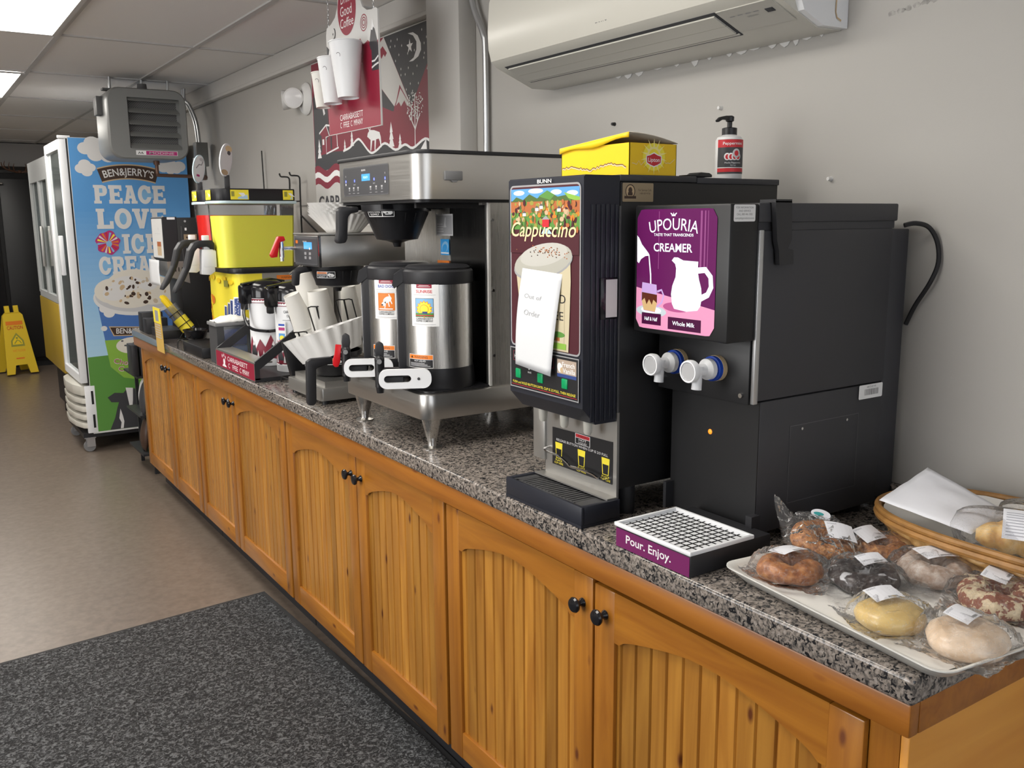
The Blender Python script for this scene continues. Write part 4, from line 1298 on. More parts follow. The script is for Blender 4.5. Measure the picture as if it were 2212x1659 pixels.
    if card == 'sun':
        g.rect(u0 - 0.001, q0 - 0.001, u1 + 0.001, q1 + 0.001, 'k', nx=6).rect(u0, q0, u1, q1, 'sky2', nx=6)
        cu, cv = 0.040, 0.046
        g.star(cu, cv, 0.024, 'orange', k=14, r2=0.8).star(cu, cv, 0.0225, 'lemon', k=14, r2=0.75).ell(cu, cv, 0.0125, 0.0125, 'orange', n=20).ell(cu, cv, 0.0113, 0.0113, 'lemon', n=20)
        g.rect(u0, q0, u1, q0 + 0.010, 'green', nx=6).rect(u0, q0 + 0.002, u1, q0 + 0.0045, 'red', nx=6).rect(u0 + 0.02, q0 + 0.008, u0 + 0.034, q0 + 0.014, 'navy', nx=2)
    else:
        g.rect(u0 - 0.001, q0 - 0.001, u1 + 0.001, q1 + 0.001, 'rust', nx=6).rect(u0, q0, u1, q1, 'orange', nx=6)
        g.ell(0.044, 0.056, 0.014, 0.0085, 'w', rot=0.5).ell(0.033, 0.044, 0.007, 0.006, 'w', rot=0.4).ell(0.028, 0.041, 0.003, 0.0025, 'k')
        for a, b_ in (((0.040, 0.052), (0.036, 0.032)), ((0.046, 0.054), (0.050, 0.036)), ((0.052, 0.058), (0.058, 0.044)), ((0.054, 0.062), (0.049, 0.072))):
            g.line([a, b_], 0.003, 'w')
        g.poly([(0.035, 0.049), (0.040, 0.051), (0.039, 0.044)], 'k').rect(0.018, 0.028, 0.060, 0.031, 'w')
    g.text('CARRABASSETT', W / 2, 0.0185, 0.0046, 'k', w=0.048, bold=0.010).text('COFFEE COMPANY', W / 2, 0.0125, 0.0046, 'k', w=0.048, bold=0.010)
    g.rect(0.009, 0.0055, W - 0.009, 0.0068, 'lgrey', nx=8)
    g.build('name_card', t)
    g = G(lambda u, v, d: ontank(u, v, d, math.radians(183), 1.128), d0=0.0006, fine=0.005, step=0.00008)
    g.rect(0, 0, 0.078, 0.036, 'w', nx=8).rect(0.001, 0.001, 0.077, 0.0225, 'k', nx=8).rect(0.001, 0.0235, 0.077, 0.035, 'orange', nx=8)
    g.text('WARNING', 0.042, 0.0262, 0.0062, 'k', w=0.042).poly([(0.008, 0.026), (0.016, 0.026), (0.012, 0.0335)], 'k').text('HOT LIQUID', 0.039, 0.0165, 0.0045, 'w', w=0.036)
    for i in range(3):
        g.rect(0.006, 0.0045 + i * 0.0035, 0.070 - 0.008 * i, 0.0058 + i * 0.0035, 'lgrey', nx=6)
    g.build('warning_sticker', t)
    return t


mat('glass_strip', (0.5, 0.5, 0.5), 0.1, metal=0.6)
server((1.217, 2.200), 'sun', 'steel coffee server with the yellow sunrise card, on the right of the twin brewer')
server((1.217, 2.430), 'dog', 'steel coffee server with the orange dog card, left on the twin brewer')


# ------------------------------------------------------------------ single brewer beyond it
def small_brewer():
    t = thing('coffee_brewer', 'smaller single coffee brewer with hot water tap, behind the big twin brewer', 'coffee brewer', (1.35, 2.9, ZT))
    x0, y0, y1 = 1.108, 2.770, 2.990
    b = MB().box(x0, 1.60, y0, y1, 1.375, 1.476, bev=0.004)
    b.build('hood', 'steel', t)
    MB().box(x0 - 0.004, 1.605, y0 - 0.004, y1 + 0.004, 1.476, 1.482, bev=0.001).build('top_cover', 'steel_dull', t)
    MB().box(x0 - 0.003, x0 + 0.002, y0 + 0.004, y1 - 0.002, 1.376, 1.472, bev=0.001).build('front_plate', 'dark_grey', t)
    control_panel(t, x0 - 0.0032, y1 - 0.006, 1.381, 0.200, 0.086, twin=False)
    MB().box(x0 - 0.0045, x0 + 0.003, y0 - 0.002, y0 + 0.004, 1.374, 1.474).build('edge_strip', 'chrome', t)
    MB().box(1.40, 1.60, y0 + 0.004, y1 - 0.004, 0.985, 1.376).build('column', 'steel_vertical', t, ang=0)
    b = MB().prism(rounded_front(1.118, 1.60, 2.842, 3.16, 0.01), 'z', 0.924, 0.966, bev=0.002)
    b.box(1.14, 1.58, 2.86, 3.14, 0.964, 0.986)
    b.build('base', 'steel_dull', t)
    for x, y in ((1.14, 2.862), (1.14, 3.14), (1.57, 2.862), (1.57, 3.14)):
        MB().cyl((x, y, ZT), (x, y, 0.926), 0.012, n=10).build('foot', 'black_plastic', t)
    fb = MB(); funnel_mesh(fb, (1.212, 2.885), 1.310, 0.064, 0.072, 0.088)
    f = fb.build('funnel', 'black_plastic', t)
    MB().prism([(1.13, 1.372), (1.085, 1.372), (1.066, 1.360), (1.062, 1.316), (1.068, 1.310), (1.084, 1.312), (1.088, 1.350), (1.13, 1.356)], 'y', 2.900, 2.922, bev=0.004).build('handle', 'black_satin', f)
    c = (1.212, 2.885)
    warn_sticker(f, lambda u, v, d: V((c[0] + (0.086 + d) * math.cos(math.radians(197) + u / 0.085), c[1] + (0.086 + d) * math.sin(math.radians(197) + u / 0.085), 1.336 + v)), 0.72)
    # hot water tap with a red lever
    fy = 2.968; fz = 1.432
    b = MB().cyl((x0, fy, fz), (1.056, fy, fz), 0.0062, n=12).cyl((1.052, fy, fz - 0.030), (1.052, fy, fz + 0.026), 0.0085, n=14).cyl((1.052, fy, fz - 0.042), (1.052, fy, fz - 0.030), 0.0065, n=12)
    ft = b.build('tap', 'chrome', t)
    MB().prism([(1.064, fz + 0.026), (1.060, fz + 0.040), (1.040, fz + 0.040), (1.012, fz - 0.020), (1.016, fz - 0.030), (1.034, fz - 0.028), (1.044, fz + 0.020)], 'y', fy - 0.010, fy + 0.010, bev=0.002).build('lever', 'tap_red', ft)
    MB().cyl((x0, fy - 0.03, 1.375), (1.085, fy + 0.02, 1.345), 0.005, 0.005).build('spray_pipe', 'chrome', t)
    return t


small_brewer()


def coffee_filter(cx, cy, z, r0, r1, h, n=36, amp=0.07, M=None):
    """fluted paper coffee filter"""
    b = MB()
    prof = [(0, 0), (r0 * 0.97, 0.0)] + [(r0 + (r1 - r0) * k / 5, h * k / 5) for k in range(0, 6)]
    f = lambda a, r, zz: 1 + amp * math.sin(a * n) * (0.15 + 0.85 * min(1, zz / h)) if zz > 0 else 1
    b.lathe(prof, c=(0, 0, 0), n=n * 6, wob=f, M=Matrix.Translation((cx, cy, z)) @ (M or Matrix()))
    return b


# stack of filters on top of the single brewer: each filter its own thing
r_ = random.Random(5)
for i in range(7):
    o = coffee_filter(1.235 + r_.uniform(-.002, .002), 2.872 + r_.uniform(-.002, .002), 1.4825 + i * 0.0062, 0.055, 0.112, 0.060, n=30, amp=0.035, M=Matrix.Rotation(r_.uniform(0, 6), 4, 'Z')).build('coffee_filter', 'filter_paper', ang=60)
    tag(o, 'white fluted paper coffee filter in the nested stack on top of the single brewer', 'coffee filter', 'stacked paper filters on the single brewer')

# spare brew funnel with an open filter, on the base of the single brewer
t = thing('brew_funnel', 'black brew basket with a handle, loaded with a white paper filter', 'brew funnel', (1.225, 2.985, 0.987))
fb = MB(); fc = (1.225, 2.985)
fb.lathe([(0, 0.988), (0.050, 0.988), (0.062, 0.992), (0.094, 1.058), (0.100, 1.060), (0.102, 1.076), (0.096, 1.076), (0.060, 0.996), (0, 0.994)], c=(fc[0], fc[1], 0), n=36)
f = fb.build('basket', 'black_plastic', t)
b = MB().prism([(1.16, 1.074), (1.086, 1.074), (1.070, 1.066), (1.066, 0.930), (1.070, 0.918), (1.090, 0.916), (1.098, 0.928), (1.102, 1.040), (1.16, 1.052)], 'y', 2.830, 2.852, bev=0.005)
M = Matrix.Translation((0.035, 0.02, 0))
b.build('handle', 'black_satin', t)
warn_sticker(t, lambda u, v, d: V((fc[0] + (0.0955 + d) * math.cos(math.radians(222) + u / 0.09), fc[1] + (0.0955 + d) * math.sin(math.radians(222) + u / 0.09), 1.036 + v)), 0.75)
Mf = Matrix.Rotation(math.radians(-11), 4, 'X') @ Matrix.Rotation(math.radians(-14), 4, 'Y')
o = coffee_filter(1.222, 2.985, 1.060, 0.108, 0.140, 0.092, n=19, amp=0.05, M=Mf).build('coffee_filter', 'filter_paper', ang=60)
tag(o, 'large white paper filter flaring out of the black brew basket', 'coffee filter')
mat('tub_clear', (0.75, 0.78, 0.82), 0.05, trans=0.9)
mat('packet_blue', (0.02, 0.07, 0.40), 0.3)
mat('packet_pale', (0.14, 0.26, 0.60), 0.3)
mat('slush_yellow', (0.88, 0.84, 0.10), 0.4, sss=0.25)
mat('slush_red', (0.62, 0.02, 0.015), 0.35, sss=0.3)
mat('rim_ice', (0.60, 0.75, 0.80), 0.2)
mat('straw_yellow', (0.85, 0.62, 0.02), 0.3)
mat('strip_tan', (0.62, 0.40, 0.10), 0.5)
clearfilm('bowl_clear', (0.985, 0.99, 0.995), 0.08, 0.15, 12, rough=0.08)
# ------------------------------------------------------------------ paper cups in a wire holder, between single brewer and airpots
cup_mb = MB().lathe([(0, 0.006), (0.0265, 0.006), (0.0275, 0.0), (0.0290, 0.0), (0.0425, 0.132), (0.0445, 0.132), (0.0445, 0.136), (0.0415, 0.136), (0.0280, 0.008), (0, 0.008)], n=28)
cup0 = cup_mb.build('paper_cup', 'paper_cup', at=(0, 0, 0))
cup0_used = [False]
STACKS = {
    # base centre (closed end, up), axis towards the rims, count, scale
    'left': ((1.192, 3.285, 1.252), (0.36, 0.02, -0.93), 6, 1.02, 'white paper cup upside down in the left leaning stack, beside the airpots'),
    'middle': ((1.278, 3.240, 1.266), (0.16, 0.0, -0.98), 6, 1.28, 'white paper cup upside down in the large middle stack of the wire cup holder'),
    'right': ((1.416, 3.275, 1.272), (0.10, 0.0, -0.99), 12, 0.98, 'white paper cup upside down in the tall ribbed right-hand stack, beside the servers'),
    'rear': ((1.272, 3.385, 1.322), (0.32, -0.06, -0.93), 7, 1.2, 'cream paper cup upside down in the stack behind, below the brewer hood'),
}
for nm, (c, ax, n, k, lab) in STACKS.items():
    ax = V(ax).normalized()
    q = ax.to_track_quat('Z', 'Y')
    for i in range(n):
        if not cup0_used[0]:
            o = cup0; cup0_used[0] = True
        else:
            o = cup0.copy(); COL.objects.link(o)
        o.rotation_mode = 'QUATERNION'; o.rotation_quaternion = q; o.scale = (k, k, k)
        o.location = V(c) + ax * (i * (0.0125 if nm != 'right' else 0.0115))
        tag(o, lab, 'paper cup', 'paper cups in the %s stack' % nm)

t = thing('cup_holder', 'black wire holder of bent loops around the stacks of paper cups', 'cup holder', (1.30, 3.25, ZT))
lean = V((-0.10, 0, 0.30))
for i, (x, y, z) in enumerate(((1.150, 3.205, 1.115), (1.225, 3.205, 1.205), (1.335, 3.205, 1.225), (1.215, 3.38, 1.16))):
    w = 0.066
    A, B_ = V((x + 0.075, y, ZT + 0.02)), V((x, y, z)); C_, D_ = V((x + w, y, z)), V((x + w + 0.07, y, ZT + 0.02))
    pts = smooth_path([A, A.lerp(B_, 0.9), B_ + V((0.004, 0, 0.002)), (B_ + C_) / 2 + V((0, 0, 0.003)), C_ - V((0.004, 0, -0.002)), D_.lerp(C_, 0.9), D_], 3)
    MB().tube(pts, 0.0024, 6).build('wire_loop', 'black_wire', t)
    M0 = (B_ + C_) / 2 + V((0, 0, 0.003))
    MB().tube([M0, M0 + V((0.030, 0.0, -(z - ZT - 0.02) * 0.55)), M0 + V((0.055, 0, -(z - ZT - 0.02)))], 0.0034, 6).build('wire_post', 'black_wire', t)
b = MB()
for y in (3.205, 3.38):
    b.tube([(1.17, y, ZT + 0.02), (1.50, y, ZT + 0.02)], 0.003, 6)
for x in (1.17, 1.34, 1.50):
    b.tube([(x, 3.205, ZT + 0.02), (x, 3.38, ZT + 0.02)], 0.003, 6); b.tube([(x, 3.205, ZT + 0.02), (x, 3.205, ZT + 0.001)], 0.003, 6); b.tube([(x, 3.38, ZT + 0.02), (x, 3.38, ZT + 0.001)], 0.003, 6)
b.build('wire_base', 'black_wire', t)

# black cup dispenser tube beside the filter
o = MB().prism([(1.150, ZT + 0.001), (1.205, ZT + 0.001), (1.175, 1.09), (1.110, 1.09)], 'y', 3.17, 3.195, bev=0.004).build('lid_holder', 'black_plastic')
tag(o, 'black slanted plastic holder standing left of the large white filter', 'holder')

# ------------------------------------------------------------------ airpots and their rack
t = thing('airpot_rack', 'black airpot rack with maroon lettered front and slanting straps', 'airpot rack', (1.2, 3.67, ZT))
b = MB().box(1.079, 1.385, 3.41, 3.93, ZT + 0.0005, 0.926).box(1.079, 1.098, 3.41, 3.93, 0.92, 0.982)
b.box(1.37, 1.385, 3.41, 3.93, 0.92, 0.96)
b.build('base', 'black_satin', t, ang=0)
b = MB().box(1.079, 1.150, 3.412, 3.928, 0.982, 0.988, bev=0.001)
b.build('drip_plate', 'steel_dull', t)
for y in (3.415, 3.918):
    b = MB()
    b.prism([(1.080, 0.962), (1.100, 0.962), (1.330, 1.120), (1.330, 1.150), (1.312, 1.150), (1.080, 0.990)], 'y', y - 0.006, y + 0.006)
    b.box(1.312, 1.332, y - 0.006, y + 0.006, 0.93, 1.12)
    b.build('strap', 'black_satin', t, ang=0)
g = G(face_x(1.0785, 3.93, ZT))
g.rect(0, 0.003, 0.52, 0.075, 'steel_dull').rect(0.006, 0.005, 0.514, 0.071, 'signred')
g.text('CARRABASSETT', 0.300, 0.042, 0.019, 'w', w=0.262)
g.text('C', 0.186, 0.014, 0.019, 'w', w=0.020).text('FFEE', 0.268, 0.014, 0.019, 'w', w=0.070).text('C', 0.338, 0.014, 0.019, 'w', w=0.020).text('MPANY', 0.405, 0.014, 0.019, 'w', w=0.085)
g.poly([(0.09, 0.012), (0.15, 0.012), (0.14, 0.020), (0.100, 0.020)], 'w').ell(0.119, 0.034, 0.014, 0.012, 'w').poly([(0.105, 0.02), (0.133, 0.02), (0.126, 0.030), (0.110, 0.030)], 'w')
for u, v in ((0.095, 0.055), (0.118, 0.060), (0.140, 0.053)):
    g.star(u, v, 0.011, 'w', k=6, r2=0.3)
g.build('sign', t)


def airpot(c, label, tilt=0.0, tagside=False):
    x, y = c; z0 = 0.927; R = 0.076
    t = thing('airpot', label, 'airpot', (x, y, z0), 'white coffee airpots')
    MB().lathe([(0, z0), (R + 0.003, z0), (R + 0.003, 0.955), (R, 0.958), (R, 1.190), (R + 0.002, 1.192), (R + 0.001, 1.208), (0, 1.208)], c=(x, y, 0), n=40).build('body', 'white_plastic', t)
    b = MB().lathe([(0, 1.205), (R - 0.004, 1.205), (R + 0.002, 1.212), (R + 0.002, 1.252), (R - 0.006, 1.268), (R - 0.03, 1.280), (0, 1.283)], c=(x, y, 0), n=40)
    b.box(x - R - 0.040, x - R + 0.03, y - 0.024, y + 0.024, 1.185, 1.264, bev=0.010)
    lid = b.build('lid', 'black_gloss', t)
    b = MB().box(x - R - 0.034, x - R - 0.010, y - 0.015, y + 0.015, 1.160, 1.19, bev=0.005)
    b.build('spout', 'black_plastic', lid)
    MB().prism([(x - R - 0.03, 1.270), (x + 0.02, 1.288), (x + 0.075, 1.278), (x + 0.075, 1.270), (x, 1.278), (x - R - 0.03, 1.262)], 'y', y - 0.018, y + 0.018, bev=0.003).build('pump_lever', 'black_gloss', lid)
    a0 = math.radians(150)
    def on(u, v, d):
        a = a0 + u / R
        return V((x + (R + 0.0008 + d) * math.cos(a), y + (R + 0.0008 + d) * math.sin(a), z0 + v))
    g = G(on, fine=0.006, step=0.0001)
    L = R * math.radians(170)
    g.rect(0, 0.262, L, 0.279, 'maroon', nx=24)
    # printed band of mountains round the foot
    def ridge(pts, m):
        vs = []
        for u, v in pts:
            vs += [(u, 0.030), (u, v)]
        g.add(vs, [(2 * i, 2 * i + 2, 2 * i + 3, 2 * i + 1) for i in range(len(pts) - 1)], m)
    r = random.Random(2 if tagside else 3); pts = []; u = 0; hi = True
    while u < L:
        pts.append((u, 0.115 + r.uniform(-.01, .02) if hi else 0.070 + r.uniform(-.01, .01))); hi = not hi; u += r.uniform(0.018, 0.03)
    pts.append((L, 0.08)); fine = []
    for (a, b_), (c_, d) in zip(pts, pts[1:]):
        fine += [(a + (c_ - a) * k / 3, b_ + (d - b_) * k / 3) for k in range(3)]
    ridge(fine + [pts[-1]], 'maroon')
    for u in (0.062, 0.150, 0.2):
        g.poly([(u - 0.022, 0.045), (u, 0.105), (u + 0.022, 0.045)], 'charcoal').poly([(u - 0.006, 0.089), (u, 0.105), (u + 0.006, 0.089), (u, 0.083)], 'w')
    for u in (0.02, 0.043, 0.085, 0.11):
        g.poly([(u - 0.006, 0.036), (u + 0.006, 0.036), (u, 0.066)], 'w')
    fine = [(L * i / 40, 0.0) for i in range(41)]
    for v, m in ((0.024, 'k'), (0.012, 'w')):
        g.line([(L * i / 40, v + 0.005 * math.sin(i * 0.7)) for i in range(41)], 0.006, m)
    if tagside:
        g.text('CARRABASSETT', 0.128, 0.236, 0.010, 'k', w=0.075, bold=0.010).text('COFFEE CO', 0.128, 0.221, 0.009, 'k', w=0.05, bold=0.010)
        g.rect(0.085, 0.207, 0.15, 0.2085, 'k', nx=6)
    g.build('printed_wrap', t)
    if tagside:
        g = G(lambda u, v, d: on(u + 0.066, v + 0.09, d + 0.009), fine=0.006, step=0.0001)
        g.rect(0, 0, 0.034, 0.112, 'w', nx=4).rect(0.004, 0.096, 0.030, 0.104, 'blue', nx=3).rect(0.004, 0.078, 0.030, 0.090, 'magenta', nx=3).rect(0.004, 0.034, 0.030, 0.066, 'sky', nx=3).ell(0.017, 0.048, 0.010, 0.010, 'lemon').rect(0.004, 0.034, 0.030, 0.039, 'red', nx=3).rect(0.004, 0.02, 0.03, 0.026, 'teal', nx=3)
        g.build('name_card', t)
    # carrying handle, a black band hanging on the near side
    yy = y - R - 0.004
    pts = smooth_path([(x - 0.085, y - 0.005, 1.205), (x - 0.108, y - 0.02, 1.15), (x - 0.095, y - 0.045, 1.09), (x - 0.040, yy - 0.012, 1.075), (x + 0.02, yy - 0.012, 1.078)], 5) if not tagside else smooth_path([(x + 0.035, yy - 0.002, 1.212), (x + 0.005, yy - 0.008, 1.165), (x - 0.025, yy - 0.006, 1.115)], 5)
    b = MB()
    b.tube(pts, 0.0065 if not tagside else 0.010, 8)
    b.build('handle', 'black_gloss', t)
    return t


airpot((1.258, 3.757), 'white coffee airpot with black lid nearest the blue tub, handle hanging in front')
airpot((1.292, 3.535), 'white coffee airpot with black lid and striped name card, next to the paper cups', tagside=True)

# tub with blue packets and a crumpled towel
t = thing('plastic_tub', 'grey edged clear tub holding blue packets behind the maroon rack', 'tub', (1.165, 4.025, ZT))
b = MB().box(1.095, 1.099, 3.955, 4.075, ZT + 0.001, 1.075).box(1.099, 1.125, 3.955, 3.959, ZT + 0.001, 1.075).box(1.099, 1.24, 4.071, 4.075, ZT + 0.001, 1.075).box(1.236, 1.24, 3.955, 4.071, ZT + 0.001, 1.075).box(1.099, 1.236, 3.959, 4.071, ZT + 0.001, 0.914)
b.build('side_walls', 'dark_grey', t, ang=0)
b = MB().box(1.088, 1.247, 3.948, 3.962, 1.075, 1.090, bev=0.003).box(1.088, 1.247, 4.068, 4.082, 1.075, 1.090, bev=0.003).box(1.088, 1.102, 3.96, 4.07, 1.075, 1.090, bev=0.003).box(1.233, 1.247, 3.96, 4.07, 1.075, 1.090, bev=0.003)
b.build('rim', 'mid_grey', t)
MB().box(1.1255, 1.2355, 3.9555, 3.958, ZT + 0.002, 1.074).build('window_pane', 'tub_clear', t, ang=0)
for i, (z0, z1, m) in enumerate(((0.918, 0.985, 'packet_pale'), (0.987, 1.060, 'packet_blue'))):
    o = MB().box(1.128, 1.230, 3.966, 4.060, z0, z1, bev=0.008).build('packet', m)
    tag(o, ['pale blue packet at the bottom of the clear tub', 'dark blue packet on top in the clear tub'][i], 'packet')


def towel(u, v):
    return (1.100 + 0.155 * u, 3.950 + 0.125 * v, 1.0925 + 0.020 * math.sin(PI * u) * math.sin(PI * v) ** 0.6 + 0.008 * noise.noise(V((u * 6, v * 6, 1))))


o = MB().sheet(towel, 20, 14).build('paper_towel', 'filter_paper', ang=80, solid=0.006)
tag(o, 'crumpled white paper towel lying across the top of the tub', 'paper towel')


# ------------------------------------------------------------------ slush machine with two bowls
def slush():
    t = thing('slush_machine', 'two-bowl frozen drink machine with yellow and red slush', 'slush machine', (1.45, 4.33, ZT))
    b = MB().prism(rounded_front(1.232, 1.70, 4.105, 4.545, 0.05), 'z', ZT + 0.02, 1.293)
    b.build('base', 'steel_dull', t, ang=30)
    b = MB().prism(rounded_front(1.215, 1.70, 4.095, 4.555, 0.06), 'z', 1.290, 1.314, bev=0.003)
    b.build('deck', 'black_plastic', t, ang=30)
    b = MB()
    for x in (1.28, 1.66):
        for y in (4.14, 4.51):
            b.cyl((x, y, ZT), (x, y, ZT + 0.022), 0.02, n=12)
    b.build('feet', 'black_plastic', t)
    # printed front wrap
    R = 0.05
    path = [(1.42, 4.105)] + [(1.232 + R - R * math.sin(a), 4.105 + R - R * math.cos(a)) for a in [PI / 2 * i / 6 for i in range(7)]] + [(1.232 + R - R * math.cos(a), 4.545 - R + R * math.sin(a)) for a in [PI / 2 * i / 6 for i in range(7)]] + [(1.30, 4.545)]
    cum = [0]
    for p, q in zip(path, path[1:]):
        cum.append(cum[-1] + math.hypot(q[0] - p[0], q[1] - p[1]))
    S = cum[8] - 0.0   # length to the far corner

    def wrap(u, v, d):       # u counted from the far side to the near side
        s = cum[-2] - u
        for i in range(len(path) - 1):
            if s <= cum[i + 1] or i == len(path) - 2:
                k = (s - cum[i]) / (cum[i + 1] - cum[i]); p = V((*path[i], 0)).lerp(V((*path[i + 1], 0)), k)
                tan = V((path[i + 1][0] - path[i][0], path[i + 1][1] - path[i][1], 0)).normalized()
                n = V((-tan.y, tan.x, 0))
                return V((p.x, p.y, v)) + n * d
    g = G(wrap, d0=0.001, fine=0.008, step=0.0001)
    L = cum[-2]
    UL = L - (0.188 - 0.05 - 0.075)
    g.rect(0, 1.00, UL, 1.288, 'lemon', nx=40)
    g.rect(0, 1.00, 0.20, 1.04, 'red', nx=14)
    r = random.Random(8)
    for i in range(26):
        u = r.uniform(0.02, 0.13); v = r.uniform(1.03, 1.17); g.ell(u, v, r.uniform(0.012, 0.03), r.uniform(0.010, 0.022), r.choice(('orange', 'orange', 'rust', 'yellow')), n=10)
    for i in range(22):
        u = r.uniform(UL - 0.19, UL - 0.02); v = r.uniform(1.02, 1.17); g.ell(u, v, r.uniform(0.008, 0.025), r.uniform(0.008, 0.02), r.choice(('sky2', 'skylow', 'lgrey', 'yellow')), n=9)
    for i in range(5):
        g.ell(0.05 + 0.09 * i, 1.25 + 0.012 * (i % 2), 0.03, 0.012, 'yellow', n=14)
    u = UL * 0.52
    for k, w in enumerate((0, 0.055, 0.095, 0.135)):
        h = (0.075, 0.095, 0.115, 0.13)[k]; z = 1.058 - 0.003 * k
        g.poly([(u + w - 0.006, z - 0.006), (u + w + 0.036, z - 0.006), (u + w + 0.046, z + h + 0.006), (u + w + 0.006, z + h + 0.006)], 'w')
        g.poly([(u + w, z), (u + w + 0.030, z), (u + w + 0.039, z + h), (u + w + 0.011, z + h)], 'navy')
    g.ell(u + 0.05, 1.035, 0.05, 0.014, 'tan').ell(u + 0.06, 1.022, 0.055, 0.016, 'lime')
    g.rect(u + 0.02, 1.225, u + 0.085, 1.255, 'olive', nx=3)
    g.build('front_graphic', t)
    g = G(face_y(4.1044, 1.425, 1.255))
    g.rect(0, 0, 0.10, 0.022, 'orange').text('WARNING', 0.05, 0.006, 0.010, 'k', w=0.06)
    g.build('warning_sticker', t)
    for k, (y0, y1, liq, lab) in enumerate(((4.115, 4.305, 'slush_yellow', 'bowl of yellow slush'), (4.345, 4.535, 'slush_red', 'bowl of red slush'))):
        x0, x1 = 1.172, 1.530
        zl = 1.548 if k == 0 else 1.552
        # liquid fills the bowl; the clear bowl stands round it
        def ring(z, g_):
            tp = (z - 1.315) / 0.29
            e = 0.012 * tp
            return rounded_front(x0 + 0.012 - e - g_ * -1, x1 - 0.014 + e - g_, y0 + 0.006 - e * 0.4 + g_, y1 - 0.006 + e * 0.4 - g_, 0.065)
        def loft(b, zs, gap, cap_top=True):
            L = []
            for z in zs:
                L.append([b.bm.verts.new((p[0], p[1], z)) for p in ring(z, gap)])
            n = len(L[0])
            for A, B_ in zip(L, L[1:]):
                for i in range(n):
                    b.bm.faces.new((A[i], A[(i + 1) % n], B_[(i + 1) % n], B_[i]))
            b.bm.faces.new(L[0][::-1])
            if cap_top:
                b.bm.faces.new(L[-1])
        b = MB(); loft(b, [1.3165, 1.36, 1.45, zl], 0.004)
        b.build('slush', liq, t, ang=40)['label'] = ['yellow-green slush', 'red slush'][k]
        b = MB(); loft(b, [1.3148, 1.36, 1.45, 1.55, 1.602], 0.0, cap_top=False)
        bowl = b.build('bowl', 'bowl_clear', t, ang=40)
        b = MB(); 
        rr = rounded_front(x0 - 0.010, x1 + 0.010, y0 - 0.006, y1 + 0.006, 0.068)
        b.prism(rr, 'z', 1.601, 1.613, bev=0.002)
        b.build('bowl_rim', 'rim_ice', bowl)
        b = MB().prism(rounded_front(x0 - 0.006, x1 + 0.004, y0 - 0.003, y1 + 0.003, 0.068), 'z', 1.613, 1.667, bev=0.004)
        lid = b.build('lid', 'black_plastic', t, ang=30)
        g = G(face_y(y0 - 0.0035, x0 + 0.065, 1.618))
        g.rect(0, 0, 0.082, 0.043, 'lemon').rect(0.270 - 0.03, 0.0, 0.288, 0.043, 'lemon')
        for u0, u1 in ((0.0, 0.082), (0.243, 0.288)):
            g.poly([(u0 + 0.03, 0.004), (u1 - 0.004, 0.002), (u1 - 0.006, 0.022), (u0 + 0.036, 0.012)], 'skylow').poly([(u0 + 0.036, 0.03), (u0 + 0.055, 0.012), (u1 - 0.014, 0.020), (u1 - 0.022, 0.030)], 'w')
            g.rect(u0 + 0.004, 0.014, u0 + 0.018, 0.036, 'olive')
        if k == 1:
            g = G(plane((x0 - 0.0068, y1 - 0.06, 1.618), (0, -1, 0), (0, 0, 1)))
            g.rect(0, 0, 0.08, 0.043, 'lemon').rect(0.008, 0.01, 0.02, 0.034, 'olive').poly([(0.04, 0.03), (0.055, 0.01), (0.078, 0.02)], 'w')
            g.build('lid_label', lid)
        else:
            g.build('lid_label', lid)
            g = G(plane((x0 - 0.0068, y1 - 0.06, 1.618), (0, -1, 0), (0, 0, 1)))
            g.rect(0, 0, 0.08, 0.043, 'lemon').rect(0.008, 0.01, 0.02, 0.034, 'olive').poly([(0.04, 0.03), (0.055, 0.01), (0.078, 0.02)], 'w')
            g.build('lid_label', lid)
        # tap: white valve body and long black handle sloping to the aisle
        yc = (y0 + y1) / 2
        b = MB().box(1.120, 1.180, yc - 0.026, yc + 0.026, 1.318, 1.395, bev=0.006)
        b.prism([(1.118, 1.40), (1.168, 1.40), (1.172, 1.30), (1.150, 1.285), (1.112, 1.288)], 'y', yc - 0.024, yc + 0.024, bev=0.004)
        b.box(1.128, 1.155, yc - 0.016, yc + 0.016, 1.40, 1.462, bev=0.003)
        v = b.build('valve', 'white_plastic', t)
        b = MB().prism([(1.175, 1.425), (1.165, 1.440), (1.110, 1.440), (1.082, 1.428), (1.060, 1.395), (1.040, 1.320), (1.018, 1.278), (0.990, 1.228), (0.984, 1.212), (0.992, 1.210), (1.020, 1.240), (1.062, 1.318), (1.086, 1.392), (1.10, 1.408), (1.140, 1.412), (1.172, 1.396)], 'y', yc - 0.027, yc + 0.027, bev=0.004)
        b.build('tap_handle', 'black_satin', v)
    # drip tray in front
    b = MB().box(1.08, 1.225, 4.16, 4.50, ZT + 0.001, 0.960, bev=0.006)
    b.build('drip_tray', 'black_plastic', t)
    return t


slush()
# lamp inside the lids lights the bowls from above
for y in (4.21, 4.44):
    area('bowl_lamp', (1.35, y, 1.606), (0, 0, 0), 0.26, 0.12, 4.0, (0.92, 1.0, 1.0))

